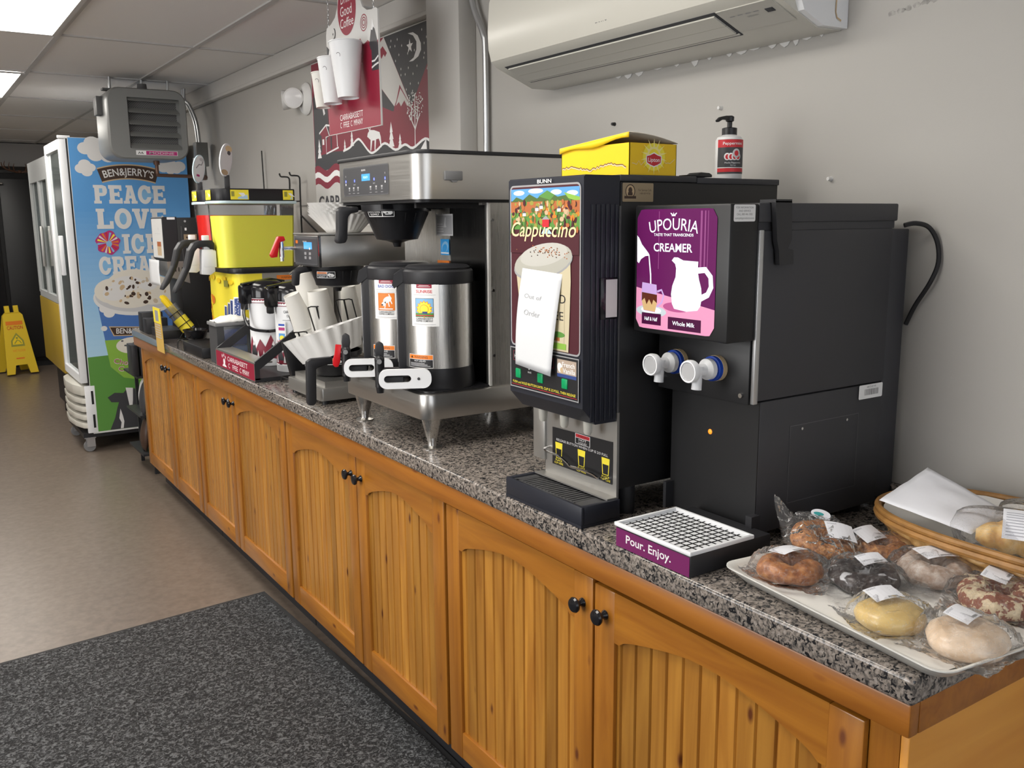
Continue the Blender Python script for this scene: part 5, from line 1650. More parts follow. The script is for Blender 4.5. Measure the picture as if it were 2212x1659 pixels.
# oval signs clipped on the lids
for i, (x, y, z, w, h, rz, m2, lab) in enumerate(((1.195, 4.44, 1.765, 0.036, 0.066, -62, 'grey', 'grey and white oval sign clipped over the red slush bowl'), (1.255, 4.21, 1.795, 0.036, 0.074, -62, 'yellow', 'white and yellow oval sign clipped over the yellow slush bowl'))):
    t = thing('oval_sign', lab, 'sign', (x, y, 1.667), 'oval signs on the slush machine')
    Rm = Matrix.Translation((x, y, z)) @ Matrix.Rotation(math.radians(rz + 90), 4, 'Z') @ Matrix.Rotation(math.radians(12), 4, 'Y')
    b = MB().lathe([(0, -0.003), (1, -0.003), (1, 0.003), (0, 0.003)], n=36, M=Rm @ Matrix.Rotation(PI / 2, 4, 'X') @ Matrix.Diagonal((w, h, 1, 1)))
    b.build('disc', 'rim_ice' if i == 0 else 'white_plastic', t, ang=40)
    n = lambda u, v, d: Rm @ V((u, -0.0032 - d, v))
    g = G(n)
    g.ell(0, 0, w * 0.92, h * 0.94, 'w')
    if i == 0:
        g.line([(-0.018, 0.0), (-0.004, 0.020), (0.012, 0.022), (0.018, 0.040)], 0.006, 'grey').rect(-0.012, -0.036, 0.006, -0.026, 'magenta').ell(0.01, 0.046, 0.014, 0.008, 'lgrey')
    else:
        g.ell(0.008, 0.052, 0.020, 0.014, 'gold').ell(0.012, 0.034, 0.010, 0.010, 'dgrey').ell(-0.002, -0.056, 0.020, 0.012, 'tan').ell(0.0, 0.0, 0.024, 0.028, 'w')
    g.build('print', t)
    MB().box(x - 0.012, x + 0.012, y - 0.004, y + 0.004, 1.667, z - h * 0.9, bev=0.001).build('clip', 'dark_grey', t)

# ------------------------------------------------------------------ far drinks machine
t = thing('drink_dispenser', 'black drink dispenser at the far end with a pale picture on its front', 'drink machine', (1.4, 5.12, ZT))
yr, yl = 5.0, 5.26
MB().box(1.215, 1.70, yr + 0.002, yl - 0.002, 0.93, 1.545, bev=0.003).build('body', 'black_front', t)
b = MB().prism([(1.142, 1.545), (1.142, 1.330), (1.156, 1.318), (1.214, 1.318), (1.214, 1.549), (1.146, 1.549)], 'y', yr, yl)
d = b.build('door', 'black_satin', t, ang=0)
g = G(face_x(1.1415, yl - 0.012, 1.335))
g.rect(0, 0, 0.236, 0.205, 'off_white', r=0.01).rect(0.10, 0.012, 0.19, 0.085, 'tan').rect(0.10, 0.06, 0.19, 0.085, 'rust').text('Hot', 0.15, 0.145, 0.018, 'lgrey').rect(0.06, 0.125, 0.19, 0.128, 'lgrey')
g.build('front_picture', d)
b = MB().prism([(1.150, 1.318), (1.255, 1.318), (1.262, 1.20), (1.170, 1.235), (1.154, 1.27)], 'y', yr, yl)
b.build('splash_guard', 'steel_dull', t, ang=0)
g = G(face_y(yr - 0.0004, 0, 0))
g.rect(1.165, 1.535, 1.205, 1.555 - 0.008, 'w').rect(1.245, 1.425, 1.312, 1.458, 'brass_plate').rect(1.256, 1.437, 1.285, 1.446, 'dbrown')
g.rect(1.186, 1.328, 1.209, 1.351, 'w').rect(1.190, 1.332, 1.205, 1.345, 'red').rect(1.190, 1.339, 1.198, 1.345, 'navy')
g.ell(1.256, 1.526, 0.006, 0.006, 'grey').rect(1.252, 1.478, 1.262, 1.492, 'w').line([(1.235, 1.50), (1.235, 1.30), (1.247, 1.25)], 0.003, 'dgrey')
for x in (1.192, 1.208, 1.226):
    g.ell(x, 1.275, 0.003, 0.013, 'k')
g.build('side_labels', t)
MB().box(1.10, 1.215, 5.0, 5.26, ZT + 0.001, 0.955, bev=0.004).build('drip_tray', 'black_satin', t)
for x in (1.25, 1.66):
    for y in (yr + 0.03, yl - 0.03):
        MB().cyl((x, y, ZT), (x, y, 0.932), 0.018, n=12).build('leg', 'black_plastic', t)
o = MB().sheet(lambda u, v: (1.118 - 0.003 * math.sin(PI * v), 5.262 - 0.23 * u, 1.19 + 0.135 * v), 4, 8).build('paper_note', 'white_paper', solid=0.0008)
tag(o, 'small white paper tag hanging under the front of the far drink machine', 'note')

# straws in a clear tube, leaning in a wire frame
t = thing('straw_holder', 'slanted clear tube of straws with yellow print in a wire frame', 'straw holder', (1.2, 5.0, ZT))
A, B_ = V((1.225, 4.93, 0.955)), V((1.085, 5.0, 1.17))
ax = (B_ - A).normalized()
Mq = Matrix.Translation(A) @ ax.to_track_quat('Z', 'Y').to_matrix().to_4x4()
MB().lathe([(0.0, 0.0), (0.034, 0.0), (0.036, 0.16), (0.0345, 0.16), (0.0325, 0.003), (0.0, 0.003)], n=24, M=Mq).build('tube', 'tub_clear', t)
MB().lathe([(0.0364, 0.01), (0.0364, 0.085)], n=24, M=Mq).build('label_band', 'ink_lemon', t)
b = MB()
for z in (0.045, 0.115):
    b.tube([Mq @ V((0.039 * math.cos(a), 0.039 * math.sin(a), z)) for a in [2 * PI * i / 20 for i in range(20)]], 0.002, 5, closed=True)
for a in (0.6, 2.6, 4.4):
    b.tube([Mq @ V((0.039 * math.cos(a), 0.039 * math.sin(a), -0.006)), Mq @ V((0.039 * math.cos(a), 0.039 * math.sin(a), 0.118))], 0.002, 5)
b.tube([(1.17, 4.90, ZT + 0.002), (1.30, 4.90, ZT + 0.002), (1.30, 4.98, ZT + 0.002), (1.17, 4.98, ZT + 0.002)], 0.0025, 5, closed=True)
b.tube([(1.30, 4.94, ZT + 0.002), (1.262, 4.93, 1.01)], 0.0025, 5); b.tube([(1.17, 4.94, ZT + 0.002), (1.20, 4.945, 0.955)], 0.0025, 5)
b.build('wire_frame', 'black_wire', t)
first = None
r = random.Random(11)
for i in range(16):
    a, q = r.uniform(0, 2 * PI), 0.024 * math.sqrt(r.random())
    p = Mq @ V((q * math.cos(a), q * math.sin(a), 0.006))
    if first is None:
        first = MB().cyl((0, 0, 0), (0, 0, 0.215), 0.004, n=8).build('drinking_straw', 'straw_yellow', at=(0, 0, 0)); o = first
    else:
        o = first.copy(); COL.objects.link(o)
    o.rotation_mode = 'QUATERNION'; o.rotation_quaternion = ax.to_track_quat('Z', 'Y'); o.location = p
    o.scale = (1, 1, r.uniform(0.93, 1.05))
    tag(o, 'yellow drinking straw in the slanted clear straw tube', 'straw', 'yellow straws')
# yellow price strip hanging over the worktop edge
o = MB().prism([(1.052, 1.090), (1.054, 1.091), (1.0615, 0.862), (1.0590, 0.861)], 'y', 4.80, 4.955).build('price_strip', 'strip_tan', ang=0)
tag(o, 'yellow printed price strip standing against the far worktop edge', 'price strip')
g = G(plane((1.0585, 4.955, 0.862), (0, -1, 0), (-0.0073 / 0.2285, 0, 1)), d0=0.0008)
g.rect(0.0, 0.15, 0.155, 0.228, 'lemon').rect(0.04, 0.16, 0.11, 0.215, 'grey')
for i in range(6):
    for j in range(4):
        g.rect(0.02 + 0.03 * j, 0.072 + 0.013 * i, 0.04 + 0.03 * j, 0.079 + 0.013 * i, 'lgrey')
g.build('print', o)
# wire stand and black bowl between tub and straws
t = thing('wire_stand', 'low black wire stand on the worktop in front of the slush machine', 'wire stand', (1.15, 4.6, ZT))
b = MB()
for y in (4.47, 4.60):
    b.tube(smooth_path([(1.080, y, ZT + 0.001), (1.082, y, 0.940), (1.10, y, 0.950), (1.20, y, 0.945), (1.205, y, ZT + 0.001)], 4), 0.003, 6)
b.tube([(1.10, 4.47, 0.949), (1.10, 4.60, 0.949)], 0.003, 6).tube([(1.19, 4.47, 0.946), (1.19, 4.60, 0.946)], 0.003, 6).tube([(1.12, 4.47, 0.949), (1.17, 4.60, 0.948)], 0.003, 6)
b.build('wires', 'black_wire', t)
o = MB().lathe([(0, 0.0), (0.03, 0.0), (0.046, 0.012), (0.056, 0.045), (0.060, 0.047), (0.060, 0.051), (0.052, 0.051), (0.040, 0.010), (0, 0.008)], c=(1.155, 4.54, 0.954), n=28).build('condiment_bowl', 'black_gloss')
tag(o, 'black plastic bowl resting on the wire stand', 'bowl')
# black straw and lid boxes at the far corner
for i, (y, h) in enumerate(((5.30, 0.085), (5.41, 0.11))):
    o = MB().box(1.085, 1.20, y, y + 0.09, ZT + 0.001, ZT + h, bev=0.004).build('lid_box', 'black_satin')
    tag(o, ['low black condiment box right beside the yellow price strip', 'taller black condiment box at the far corner of the worktop'][i], 'box')
# ------------------------------------------------------------------ wall unit air conditioner
def air_conditioner():
    t = thing('air_conditioner', 'long cream wall-mounted air conditioner high on the right wall', 'air conditioner', (1.62, 1.84, 1.91))
    y0, y1 = 1.305, 2.375
    body = [(1.729, 1.914), (1.65, 1.912), (1.522, 1.962), (1.503, 1.978), (1.494, 2.01), (1.492, 2.06), (1.498, 2.14), (1.515, 2.19), (1.545, 2.215), (1.729, 2.222)]
    b = MB().prism(body, 'y', y0 + 0.012, y1 - 0.012)
    b.prism([(1.729, 1.918), (1.655, 1.917), (1.53, 1.966), (1.512, 1.98), (1.504, 2.01), (1.502, 2.06), (1.508, 2.14), (1.522, 2.182), (1.55, 2.205), (1.729, 2.212)], 'y', y1 - 0.012, y1)
    b.build('casing', 'cream_plastic', t, ang=28)
    # front cover is one long smooth shell, end cap a separate facetted piece
    b = MB().prism([(1.729, 1.916), (1.652, 1.915), (1.588, 1.939), (1.572, 1.97), (1.60, 2.10), (1.64, 2.215), (1.729, 2.219)], 'y', y0 - 0.004, y0 + 0.012)
    b.build('end_cap', 'white_plastic', t, ang=20)
    d = V((1.65 - 1.522, 0, 1.912 - 1.962)).normalized(); n = V((d.z, 0, -d.x))    # outward from the slanted underside
    if n.z > 0:
        n = -n
    O = V((1.522, 0, 1.962))
    def slab(s0, s1, ya, yb, h0, h1):
        b = MB()
        vs = []
        for s, h in ((s0, h0), (s1, h0), (s1, h1), (s0, h1)):
            p = O + d * s + n * h; vs.append((p.x, p.z))
        return b.prism(vs, 'y', ya, yb)
    slab(0.004, 0.104, 1.492, 2.325, -0.006, 0.0012).build('outlet', 'ac_dark', t, ang=0)
    slab(0.014, 0.054, 1.500, 2.318, -0.002, 0.0050).build('louver', 'cream_plastic', t, ang=0)
    slab(0.0555, 0.090, 1.500, 2.318, -0.002, 0.0045).build('louver', 'cream_plastic', t, ang=0)
    slab(0.0945, 0.0985, 1.495, 2.322, -0.002, 0.0035).build('louver_rail', 'cream_shade', t, ang=0)
    slab(0.004, 0.090, 1.335, 1.488, -0.002, 0.0022).build('receiver_panel', 'cream_shade', t, ang=0)
    slab(0.030, 0.043, 1.352, 1.372, -0.001, 0.0034).build('sensor_window', 'ac_dark', t, ang=0)
    mp = lambda u, v, dd: O + d * (0.09 - v) + n * (0.0022 + dd) + V((0, 1.488 - u, 0))
    g = G(mp)
    for i in range(4):
        g.rect(0.02 + 0.022 * i, 0.058, 0.034 + 0.022 * i, 0.061, 'grey')
    g.text('OPERATION', 0.075, 0.045, 0.005, 'grey', w=0.03)
    g.build('panel_print', t)
    g = G(plane((1.4985, 1.845, 2.0), (0, -1, 0), (-0.08, 0, 1)), d0=0.002)
    g.text('SANYO', 0.0, 0.0, 0.0105, 'dgrey', w=0.046, bold=0.014)
    g.build('maker_name', t)
    r = random.Random(31); y = 1.36
    while y < 2.05:
        w = r.uniform(0.01, 0.04); d_ = r.uniform(0.004, 0.016)
        MB().prism([(y, 1.915), (y + w, 1.915), (y + w * 0.8, 1.915 - d_ * 0.5), (y + w * 0.5, 1.915 - d_), (y + w * 0.2, 1.915 - d_ * 0.7)], 'x', 1.727, 1.7297).build('caulk_flake', 'off_white', t, ang=0)
        y += w + r.uniform(0.0, 0.05)
    # end tab
    g = G(face_y(y0 - 0.0045, 0, 0))
    g.line([(1.688, 1.975), (1.687, 1.945), (1.692, 1.934), (1.706, 1.929)], 0.004, 'tan')
    g.build('seam', t)
    return t


mat('ac_dark', (0.03, 0.032, 0.04), 0.5)
air_conditioner()

# conduit pipe down the wall
o = MB().tube(smooth_path([(1.700, 2.80, 2.362), (1.700, 2.797, 2.28), (1.702, 2.775, 2.215), (1.708, 2.735, 2.14), (1.712, 2.728, 2.06), (1.712, 2.728, 1.6), (1.712, 2.728, 0.96)], 6), 0.0105, 12).build('conduit_pipe', 'galvanized')
tag(o, 'bent grey metal conduit pipe running down the wall beside the boxed column', 'pipe')

# ------------------------------------------------------------------ poster on the wall
def poster():
    t = MB().box(1.7265, 1.7298, 3.128, 4.33, 1.50, 2.2615).build('wall_poster', 'off_white', ang=0)
    tag(t, 'large maroon and charcoal mountain poster on the far wall', 'poster')
    g = G(face_x(1.7263, 4.33, 1.5), d0=0.0004)
    W = 1.202
    g.rect(0, 0, W, 0.7615, 'postergrey').rect(0.004, 0.27, W - 0.004, 0.757, 'maroon')
    g.poly([(0.801, 0.757), (W - 0.004, 0.757), (W - 0.004, 0.638), (1.031, 0.464)], 'charcoal')
    g.poly([(1.195, 0.638), (1.16, 0.585), (1.175, 0.578), (1.198, 0.56)], 'postergrey')
    g.poly([(0.011, 0.60), (0.045, 0.64), (0.062, 0.625), (0.125, 0.60), (0.185, 0.545), (0.195, 0.423), (0.034, 0.30), (0.011, 0.30)], 'charcoal')
    g.poly([(0.40, 0.62), (0.50, 0.66), (0.60, 0.60), (0.75, 0.57), (0.88, 0.477), (0.86, 0.43), (0.4, 0.42)], 'charcoal')
    g.poly([(0.801, 0.757), (1.031, 0.459), (0.986, 0.478), (0.938, 0.538), (0.88, 0.477), (0.749, 0.573), (0.60, 0.640), (0.668, 0.697)], 'postergrey')
    g.poly([(0.789, 0.724), (0.827, 0.692), (0.808, 0.679), (0.796, 0.691), (0.776, 0.676), (0.761, 0.693), (0.739, 0.687), (0.753, 0.708)], 'maroon')
    g.poly([(0.932, 0.556), (1.045, 0.440), (0.88, 0.462)], 'maroon')
    g.poly([(0.938, 0.540), (1.031, 0.454), (0.986, 0.473), (0.970, 0.491), (0.939, 0.471), (0.923, 0.490), (0.892, 0.478)], 'postergrey')
    g.poly([(0.60, 0.42), (0.72, 0.50), (0.86, 0.46), (1.05, 0.44), (1.1, 0.36), (0.6, 0.36)], 'maroon')
    g.poly([(1.014, 0.737), (1.058, 0.734), (1.096, 0.716), (1.119, 0.685), (1.12, 0.661), (1.097, 0.64), (1.052, 0.629), (1.019, 0.631), (1.059, 0.641), (1.082, 0.667), (1.084, 0.696), (1.058, 0.722)], 'w')
    g.star(1.028, 0.687, 0.028, 'w')
    for u, v in [(0.867, 0.732), (0.923, 0.729), (0.859, 0.71), (0.901, 0.707), (0.96, 0.7), (1.129, 0.732), (1.165, 0.7), (1.146, 0.681), (1.14, 0.629), (1.146, 0.645), (0.934, 0.669), (1.009, 0.663), (0.903, 0.65), (1.084, 0.607), (1.012, 0.609), (0.948, 0.613), (0.947, 0.59), (0.984, 0.588), (1.05, 0.582), (1.092, 0.542), (1.025, 0.548), (0.99, 0.53), (1.066, 0.667)]:
        g.poly([(u - 0.004, v), (u, v - 0.006), (u + 0.004, v), (u, v + 0.006)], 'postergrey')
    # dark ground with its pale wavy edge
    hills = [(0.004, 0.293), (0.025, 0.329), (0.242, 0.34), (0.35, 0.335), (0.427, 0.346), (0.502, 0.373), (0.544, 0.367), (0.636, 0.311), (0.703, 0.316), (0.783, 0.339), (0.88, 0.306), (0.965, 0.321), (1.033, 0.303), (1.135, 0.331), (W - 0.004, 0.308)]
    g.poly(hills + [(W - 0.004, 0.25), (0.9, 0.235), (0.6, 0.27), (0.3, 0.275), (0.17, 0.262), (0.086, 0.255), (0.004, 0.276)], 'charcoal')
    g.line([(p.x, p.y) for p in smooth_path([(u, v, 0) for u, v in hills[3:]], 4)], 0.010, 'w')
    for k, (dz, m) in enumerate(((0.0, 'maroon'), (-0.030, 'w'), (-0.056, 'maroon'))):
        top = [(W * i / 40, 0.272 + dz - 0.008 * k * 0 + 0.014 * math.sin(i * 0.85 + 0.6) * (1 if i < 14 else 1)) for i in range(41)]
        bot = [(u, v - 0.030) for u, v in top]
        vs = []
        for a, c in zip(top, bot):
            vs += [a, c]
        g.add(vs, [(2 * i, 2 * i + 1, 2 * i + 3, 2 * i + 2) for i in range(40)], m)
    def fir(u, v, w, h, m='w'):
        g.poly([(u - w * 0.5, v), (u - w * 0.22, v + h * 0.30), (u - w * 0.38, v + h * 0.30), (u - w * 0.14, v + h * 0.58), (u - w * 0.26, v + h * 0.58), (u, v + h), (u + w * 0.26, v + h * 0.58), (u + w * 0.14, v + h * 0.58), (u + w * 0.38, v + h * 0.30), (u + w * 0.22, v + h * 0.30), (u + w * 0.5, v)], m)
    fir(0.845, 0.320, 0.052, 0.100); fir(0.923, 0.314, 0.036, 0.053); fir(0.067, 0.319, 0.050, 0.09); fir(0.060, 0.606, 0.055, 0.056); fir(0.45, 0.350, 0.04, 0.07); fir(0.37, 0.336, 0.03, 0.05)
    g.line([(0.161, 0.62), (0.135, 0.600), (0.152, 0.566), (0.135, 0.545), (0.146, 0.515)], 0.020, 'w')
    # cabin
    g.poly([(0.072, 0.433), (0.159, 0.470), (0.185, 0.417), (0.153, 0.410), (0.10, 0.42)], 'maroon').poly([(0.10, 0.42), (0.153, 0.412), (0.153, 0.337), (0.10, 0.345)], 'maroon')
    g.line([(0.072, 0.433), (0.159, 0.466), (0.196, 0.415), (0.153, 0.411), (0.153, 0.335), (0.299, 0.355)], 0.008, 'w').line([(0.159, 0.466), (0.282, 0.450), (0.285, 0.36)], 0.008, 'w').rect(0.108, 0.378, 0.13, 0.404, 'w').rect(0.205, 0.352, 0.222, 0.41, 'charcoal')
    # moose
    g.poly([(0.619, 0.392), (0.640, 0.404), (0.683, 0.400), (0.735, 0.388), (0.746, 0.368), (0.751, 0.325), (0.742, 0.325), (0.735, 0.350), (0.726, 0.362), (0.700, 0.361), (0.690, 0.318), (0.681, 0.318), (0.684, 0.358), (0.662, 0.358), (0.648, 0.318), (0.639, 0.318), (0.645, 0.362), (0.625, 0.372), (0.612, 0.378)], 'w')
    g.line([(0.636, 0.402), (0.622, 0.420), (0.612, 0.414)], 0.006, 'w').line([(0.642, 0.402), (0.650, 0.420), (0.664, 0.416)], 0.006, 'w')
    # leafy tree
    for p in ([(1.053, 0.308), (1.055, 0.375), (1.027, 0.41), (1.005, 0.43)], [(1.055, 0.37), (1.075, 0.40), (1.10, 0.43)], [(1.055, 0.375), (1.058, 0.45), (1.060, 0.505)], [(1.03, 0.408), (1.03, 0.46)], [(1.075, 0.40), (1.085, 0.47)]):
        g.line(p, 0.006, 'w')
    r = random.Random(6)
    for i in range(95):
        a, q = r.uniform(0, 2 * PI), math.sqrt(r.random())
        u, v = 1.056 + 0.072 * q * math.cos(a), 0.462 + 0.058 * q * math.sin(a)
        g.ell(u, v, 0.0058, 0.0024, 'w', n=6, rot=r.uniform(0, PI))
    g.poly([(1.146, 0.330), (1.171, 0.291), (1.089, 0.286)], 'w').poly([(1.146, 0.330), (1.150, 0.289), (1.171, 0.291)], 'charcoal')
    g.text('CARRABASSETT', 0.034, 0.082, 0.056, 'charcoal', al='L', w=0.72, bold=0.022)
    g.text('COFFEE COMPANY', 0.034, 0.012, 0.050, 'charcoal', al='L', w=0.80, bold=0.012)
    g.build('print', t)


poster()

# ------------------------------------------------------------------ hanging coffee sign with three sample cups
def hanging_sign():
    X = 1.38
    t = thing('hanging_sign', 'shaped coffee sign hanging from the ceiling by chains', 'sign', (X, 3.08, 1.83))
    YL, ZB = 3.302, 1.835
    L = [(0.0, 0.0), (0.443, 0.0), (0.440, 0.371), (0.425, 0.378), (0.398, 0.376), (0.360, 0.381), (0.325, 0.398), (0.308, 0.425), (0.302, 0.458), (0.270, 0.500), (0.215, 0.520), (0.160, 0.505), (0.122, 0.470), (0.116, 0.436), (0.092, 0.404), (0.052, 0.386), (0.012, 0.379), (0.004, 0.355)]
    b = MB().prism([(YL - u, ZB + v) for u, v in L], 'x', X, X + 0.006)
    o = b.build('board', 'off_white', t, ang=0)
    g = G(face_x(X - 0.0002, YL, ZB), d0=0.0003)
    red = [(0.002, 0.002), (0.441, 0.002), (0.439, 0.275), (0.40, 0.262), (0.36, 0.285), (0.326, 0.275), (0.300, 0.300), (0.272, 0.282), (0.245, 0.300), (0.221, 0.284), (0.194, 0.312), (0.160, 0.280), (0.135, 0.298), (0.10, 0.325), (0.080, 0.300), (0.059, 0.337), (0.035, 0.300), (0.006, 0.318)]
    g.poly(red, 'signred')
    g.poly([(0.006, 0.318), (0.035, 0.300), (0.059, 0.337), (0.080, 0.300), (0.10, 0.325), (0.135, 0.298), (0.132, 0.240), (0.06, 0.205), (0.004, 0.225)], 'charcoal')
    for u, v in ((0.059, 0.337), (0.10, 0.325), (0.035, 0.31)):
        g.poly([(u - 0.016, v - 0.032), (u, v + 0.004), (u + 0.016, v - 0.032), (u + 0.006, v - 0.022), (u - 0.004, v - 0.030)], 'w')
    g.poly([(0.372, 0.270), (0.400, 0.348), (0.438, 0.262), (0.438, 0.25), (0.38, 0.25)], 'charcoal').poly([(0.388, 0.314), (0.400, 0.348), (0.416, 0.312), (0.406, 0.320), (0.398, 0.310)], 'w')
    g.poly([(0.387, 0.182), (0.387, 0.262), (0.439, 0.258), (0.439, 0.180)], 'charcoal').line([(0.387, 0.212), (0.41, 0.212), (0.438, 0.224)], 0.006, 'w').line([(0.385, 0.192), (0.41, 0.198), (0.438, 0.202)], 0.006, 'w')
    g.ell(0.196, 0.415, 0.078, 0.088, 'signred', n=40)
    g.text('Drink', 0.192, 0.436, 0.030, 'w', w=0.088).text('Good', 0.190, 0.395, 0.032, 'w', w=0.098).text('Coffee', 0.194, 0.356, 0.030, 'w', w=0.112)
    for q in (0.026, 0.017, 0.009):
        pts = [(0.333 + q * math.cos(2 * PI * i / 28), 0.345 + q * math.sin(2 * PI * i / 28)) for i in range(29)]
        g.line(pts, 0.0035, 'signred')
    g.ell(0.079, 0.35, 0.015, 0.019, 'charcoal').ell(0.072, 0.352, 0.013, 0.017, 'off_white').star(0.069, 0.350, 0.007, 'charcoal')
    g.text('CARRABASSETT', 0.203, 0.044, 0.020, 'w', w=0.198)
    g.text('C', 0.110, 0.018, 0.019, 'w', w=0.013).text('FFEE', 0.158, 0.018, 0.019, 'w', w=0.050).text('C', 0.203, 0.018, 0.019, 'w', w=0.013).text('MPANY', 0.262, 0.018, 0.019, 'w', w=0.075)
    g.build('print', o)
    for u, v in ((0.022, 0.370), (0.405, 0.366)):
        b = MB(); z = ZB + v
        while z < ZC - 0.002:
            c = V((X + 0.003, YL - u, z)); pts = []
            k = int(round((z - ZB - v) / 0.0095)) % 2
            for i in range(8):
                a = 2 * PI * i / 8
                pts.append(c + (V((0.0026 * math.cos(a), 0, 0.0062 * math.sin(a))) if k else V((0, 0.0026 * math.cos(a), 0.0062 * math.sin(a)))))
            b.tube(pts, 0.0009, 4, closed=True); z += 0.0095
        b.build('chain', 'galvanized', t)
    for (u, zt_, zb_, rt, rb, lab) in ((0.035, 0.218, 0.094, 0.036, 0.026, 'smallest sample paper cup fixed on the hanging coffee sign'), (0.150, 0.252, 0.096, 0.046, 0.032, 'middle-sized sample paper cup fixed on the hanging coffee sign'), (0.308, 0.280, 0.097, 0.056, 0.036, 'tallest sample paper cup fixed on the hanging coffee sign')):
        h = zt_ - zb_
        M = Matrix.Translation((X - 0.004 - rt, YL - u - 0.012, ZB + zb_)) @ Matrix.Rotation(math.radians(-3), 4, 'X')
        c = thing('sample_cup', lab, 'paper cup', (X - 0.004 - rt, YL - u - 0.012, ZB + zb_), 'sample cups on the hanging sign')
        MB().lathe([(0, 0.006), (rb - 0.002, 0.006), (rb - 0.001, 0), (rb, 0), (rt, h - 0.004), (rt + 0.002, h - 0.004), (rt + 0.002, h), (rt - 0.002, h), (rb, 0.012), (0, 0.012)], n=32, M=M).build('body', 'white_plastic' if u > 0.1 else 'paper_cup', c)
        def oncup(uu, vv, d, M=M, rt=rt, rb=rb, h=h):
            a = math.radians(215) + uu / rt; q = rb + (rt - rb) * vv / h + 0.0006 + d
            return M @ V((q * math.cos(a), q * math.sin(a), vv))
        g = G(oncup, d0=0.0003, fine=0.005)
        g.line([(0.0 + 0.008 * math.cos(a), h * 0.72 + 0.008 * math.sin(a)) for a in [-0.6 + i * 0.35 for i in range(10)]], 0.0016, 'dgrey')
        g.build('mark', c)


hanging_sign()

# ------------------------------------------------------------------ twin head emergency light
t = thing('emergency_light', 'small round white emergency lamp head on the wall left of the poster', 'emergency light', (1.70, 4.43, 2.11))
MB().lathe([(0, 0), (0.075, 0), (0.077, 0.008), (0.068, 0.02), (0.04, 0.03), (0, 0.032)], n=32, M=Matrix.Translation((XW, 4.40, 2.11)) @ Matrix.Rotation(-PI / 2, 4, 'Y')).build('base_plate', 'off_white', t)
for (yy, dx, dy) in ((4.43, -0.50, -0.86), (4.49, -0.9, 0.45)):
    M = Matrix.Translation((1.675, yy, 2.112)) @ V((dx, dy, -0.05)).to_track_quat('Z', 'Y').to_matrix().to_4x4()
    h = MB().lathe([(0, -0.03), (0.028, -0.024), (0.042, 0.0), (0.048, 0.03), (0.048, 0.036), (0.042, 0.036), (0, 0.026)], n=28, M=M).build('lamp_head', 'off_white', t)
    MB().lathe([(0, 0.040), (0.026, 0.038), (0.041, 0.0365), (0, 0.0365)], n=24, M=M).build('lens', 'lens_glass', h)

# thin black rod and wire hook rack behind the slush machine
o = MB().cyl((1.712, 5.03, 0.958), (1.706, 5.05, 1.905), 0.0042, 0.0036, 8).build('thin_rod', 'black_wire')
tag(o, 'thin upright black rod standing against the far wall behind the slush bowls', 'rod')
b = MB()
for y, zt_ in ((4.60, 1.752), (4.455, 1.752)):
    b.tube(smooth_path([(1.69, y, 0.96), (1.69, y, 1.60), (1.69, y - 0.005, zt_ - 0.04), (1.688, y, zt_ - 0.012), (1.676, y + 0.02, zt_ - 0.006), (1.662, y + 0.042, zt_ - 0.004), (1.656, y + 0.045, zt_ + 0.012)], 4), 0.0042, 6)
for z in (1.62, 1.30):
    b.tube([(1.69, 4.60, z), (1.69, 4.455, z)], 0.0038, 6)
b.tube([(1.69, 4.455, 1.55), (1.63, 4.02, 1.44)], 0.0045, 6)
o = b.build('wire_rack', 'black_wire')
tag(o, 'black wire rack with two hooked tips behind the slush bowl', 'wire rack')
o = MB().tube(smooth_path([(1.66, 4.20, 1.60), (1.655, 4.08, 1.58), (1.65, 4.00, 1.52), (1.655, 3.90, 1.46), (1.665, 3.80, 1.45), (1.70, 3.72, 1.40), (1.712, 3.70, 1.0), (1.70, 3.72, ZT + 0.004), (1.66, 3.75, ZT + 0.006)], 5), 0.004, 6).build('power_cable', 'black_plastic')
tag(o, 'black power cable looping behind the slush machine', 'cable')

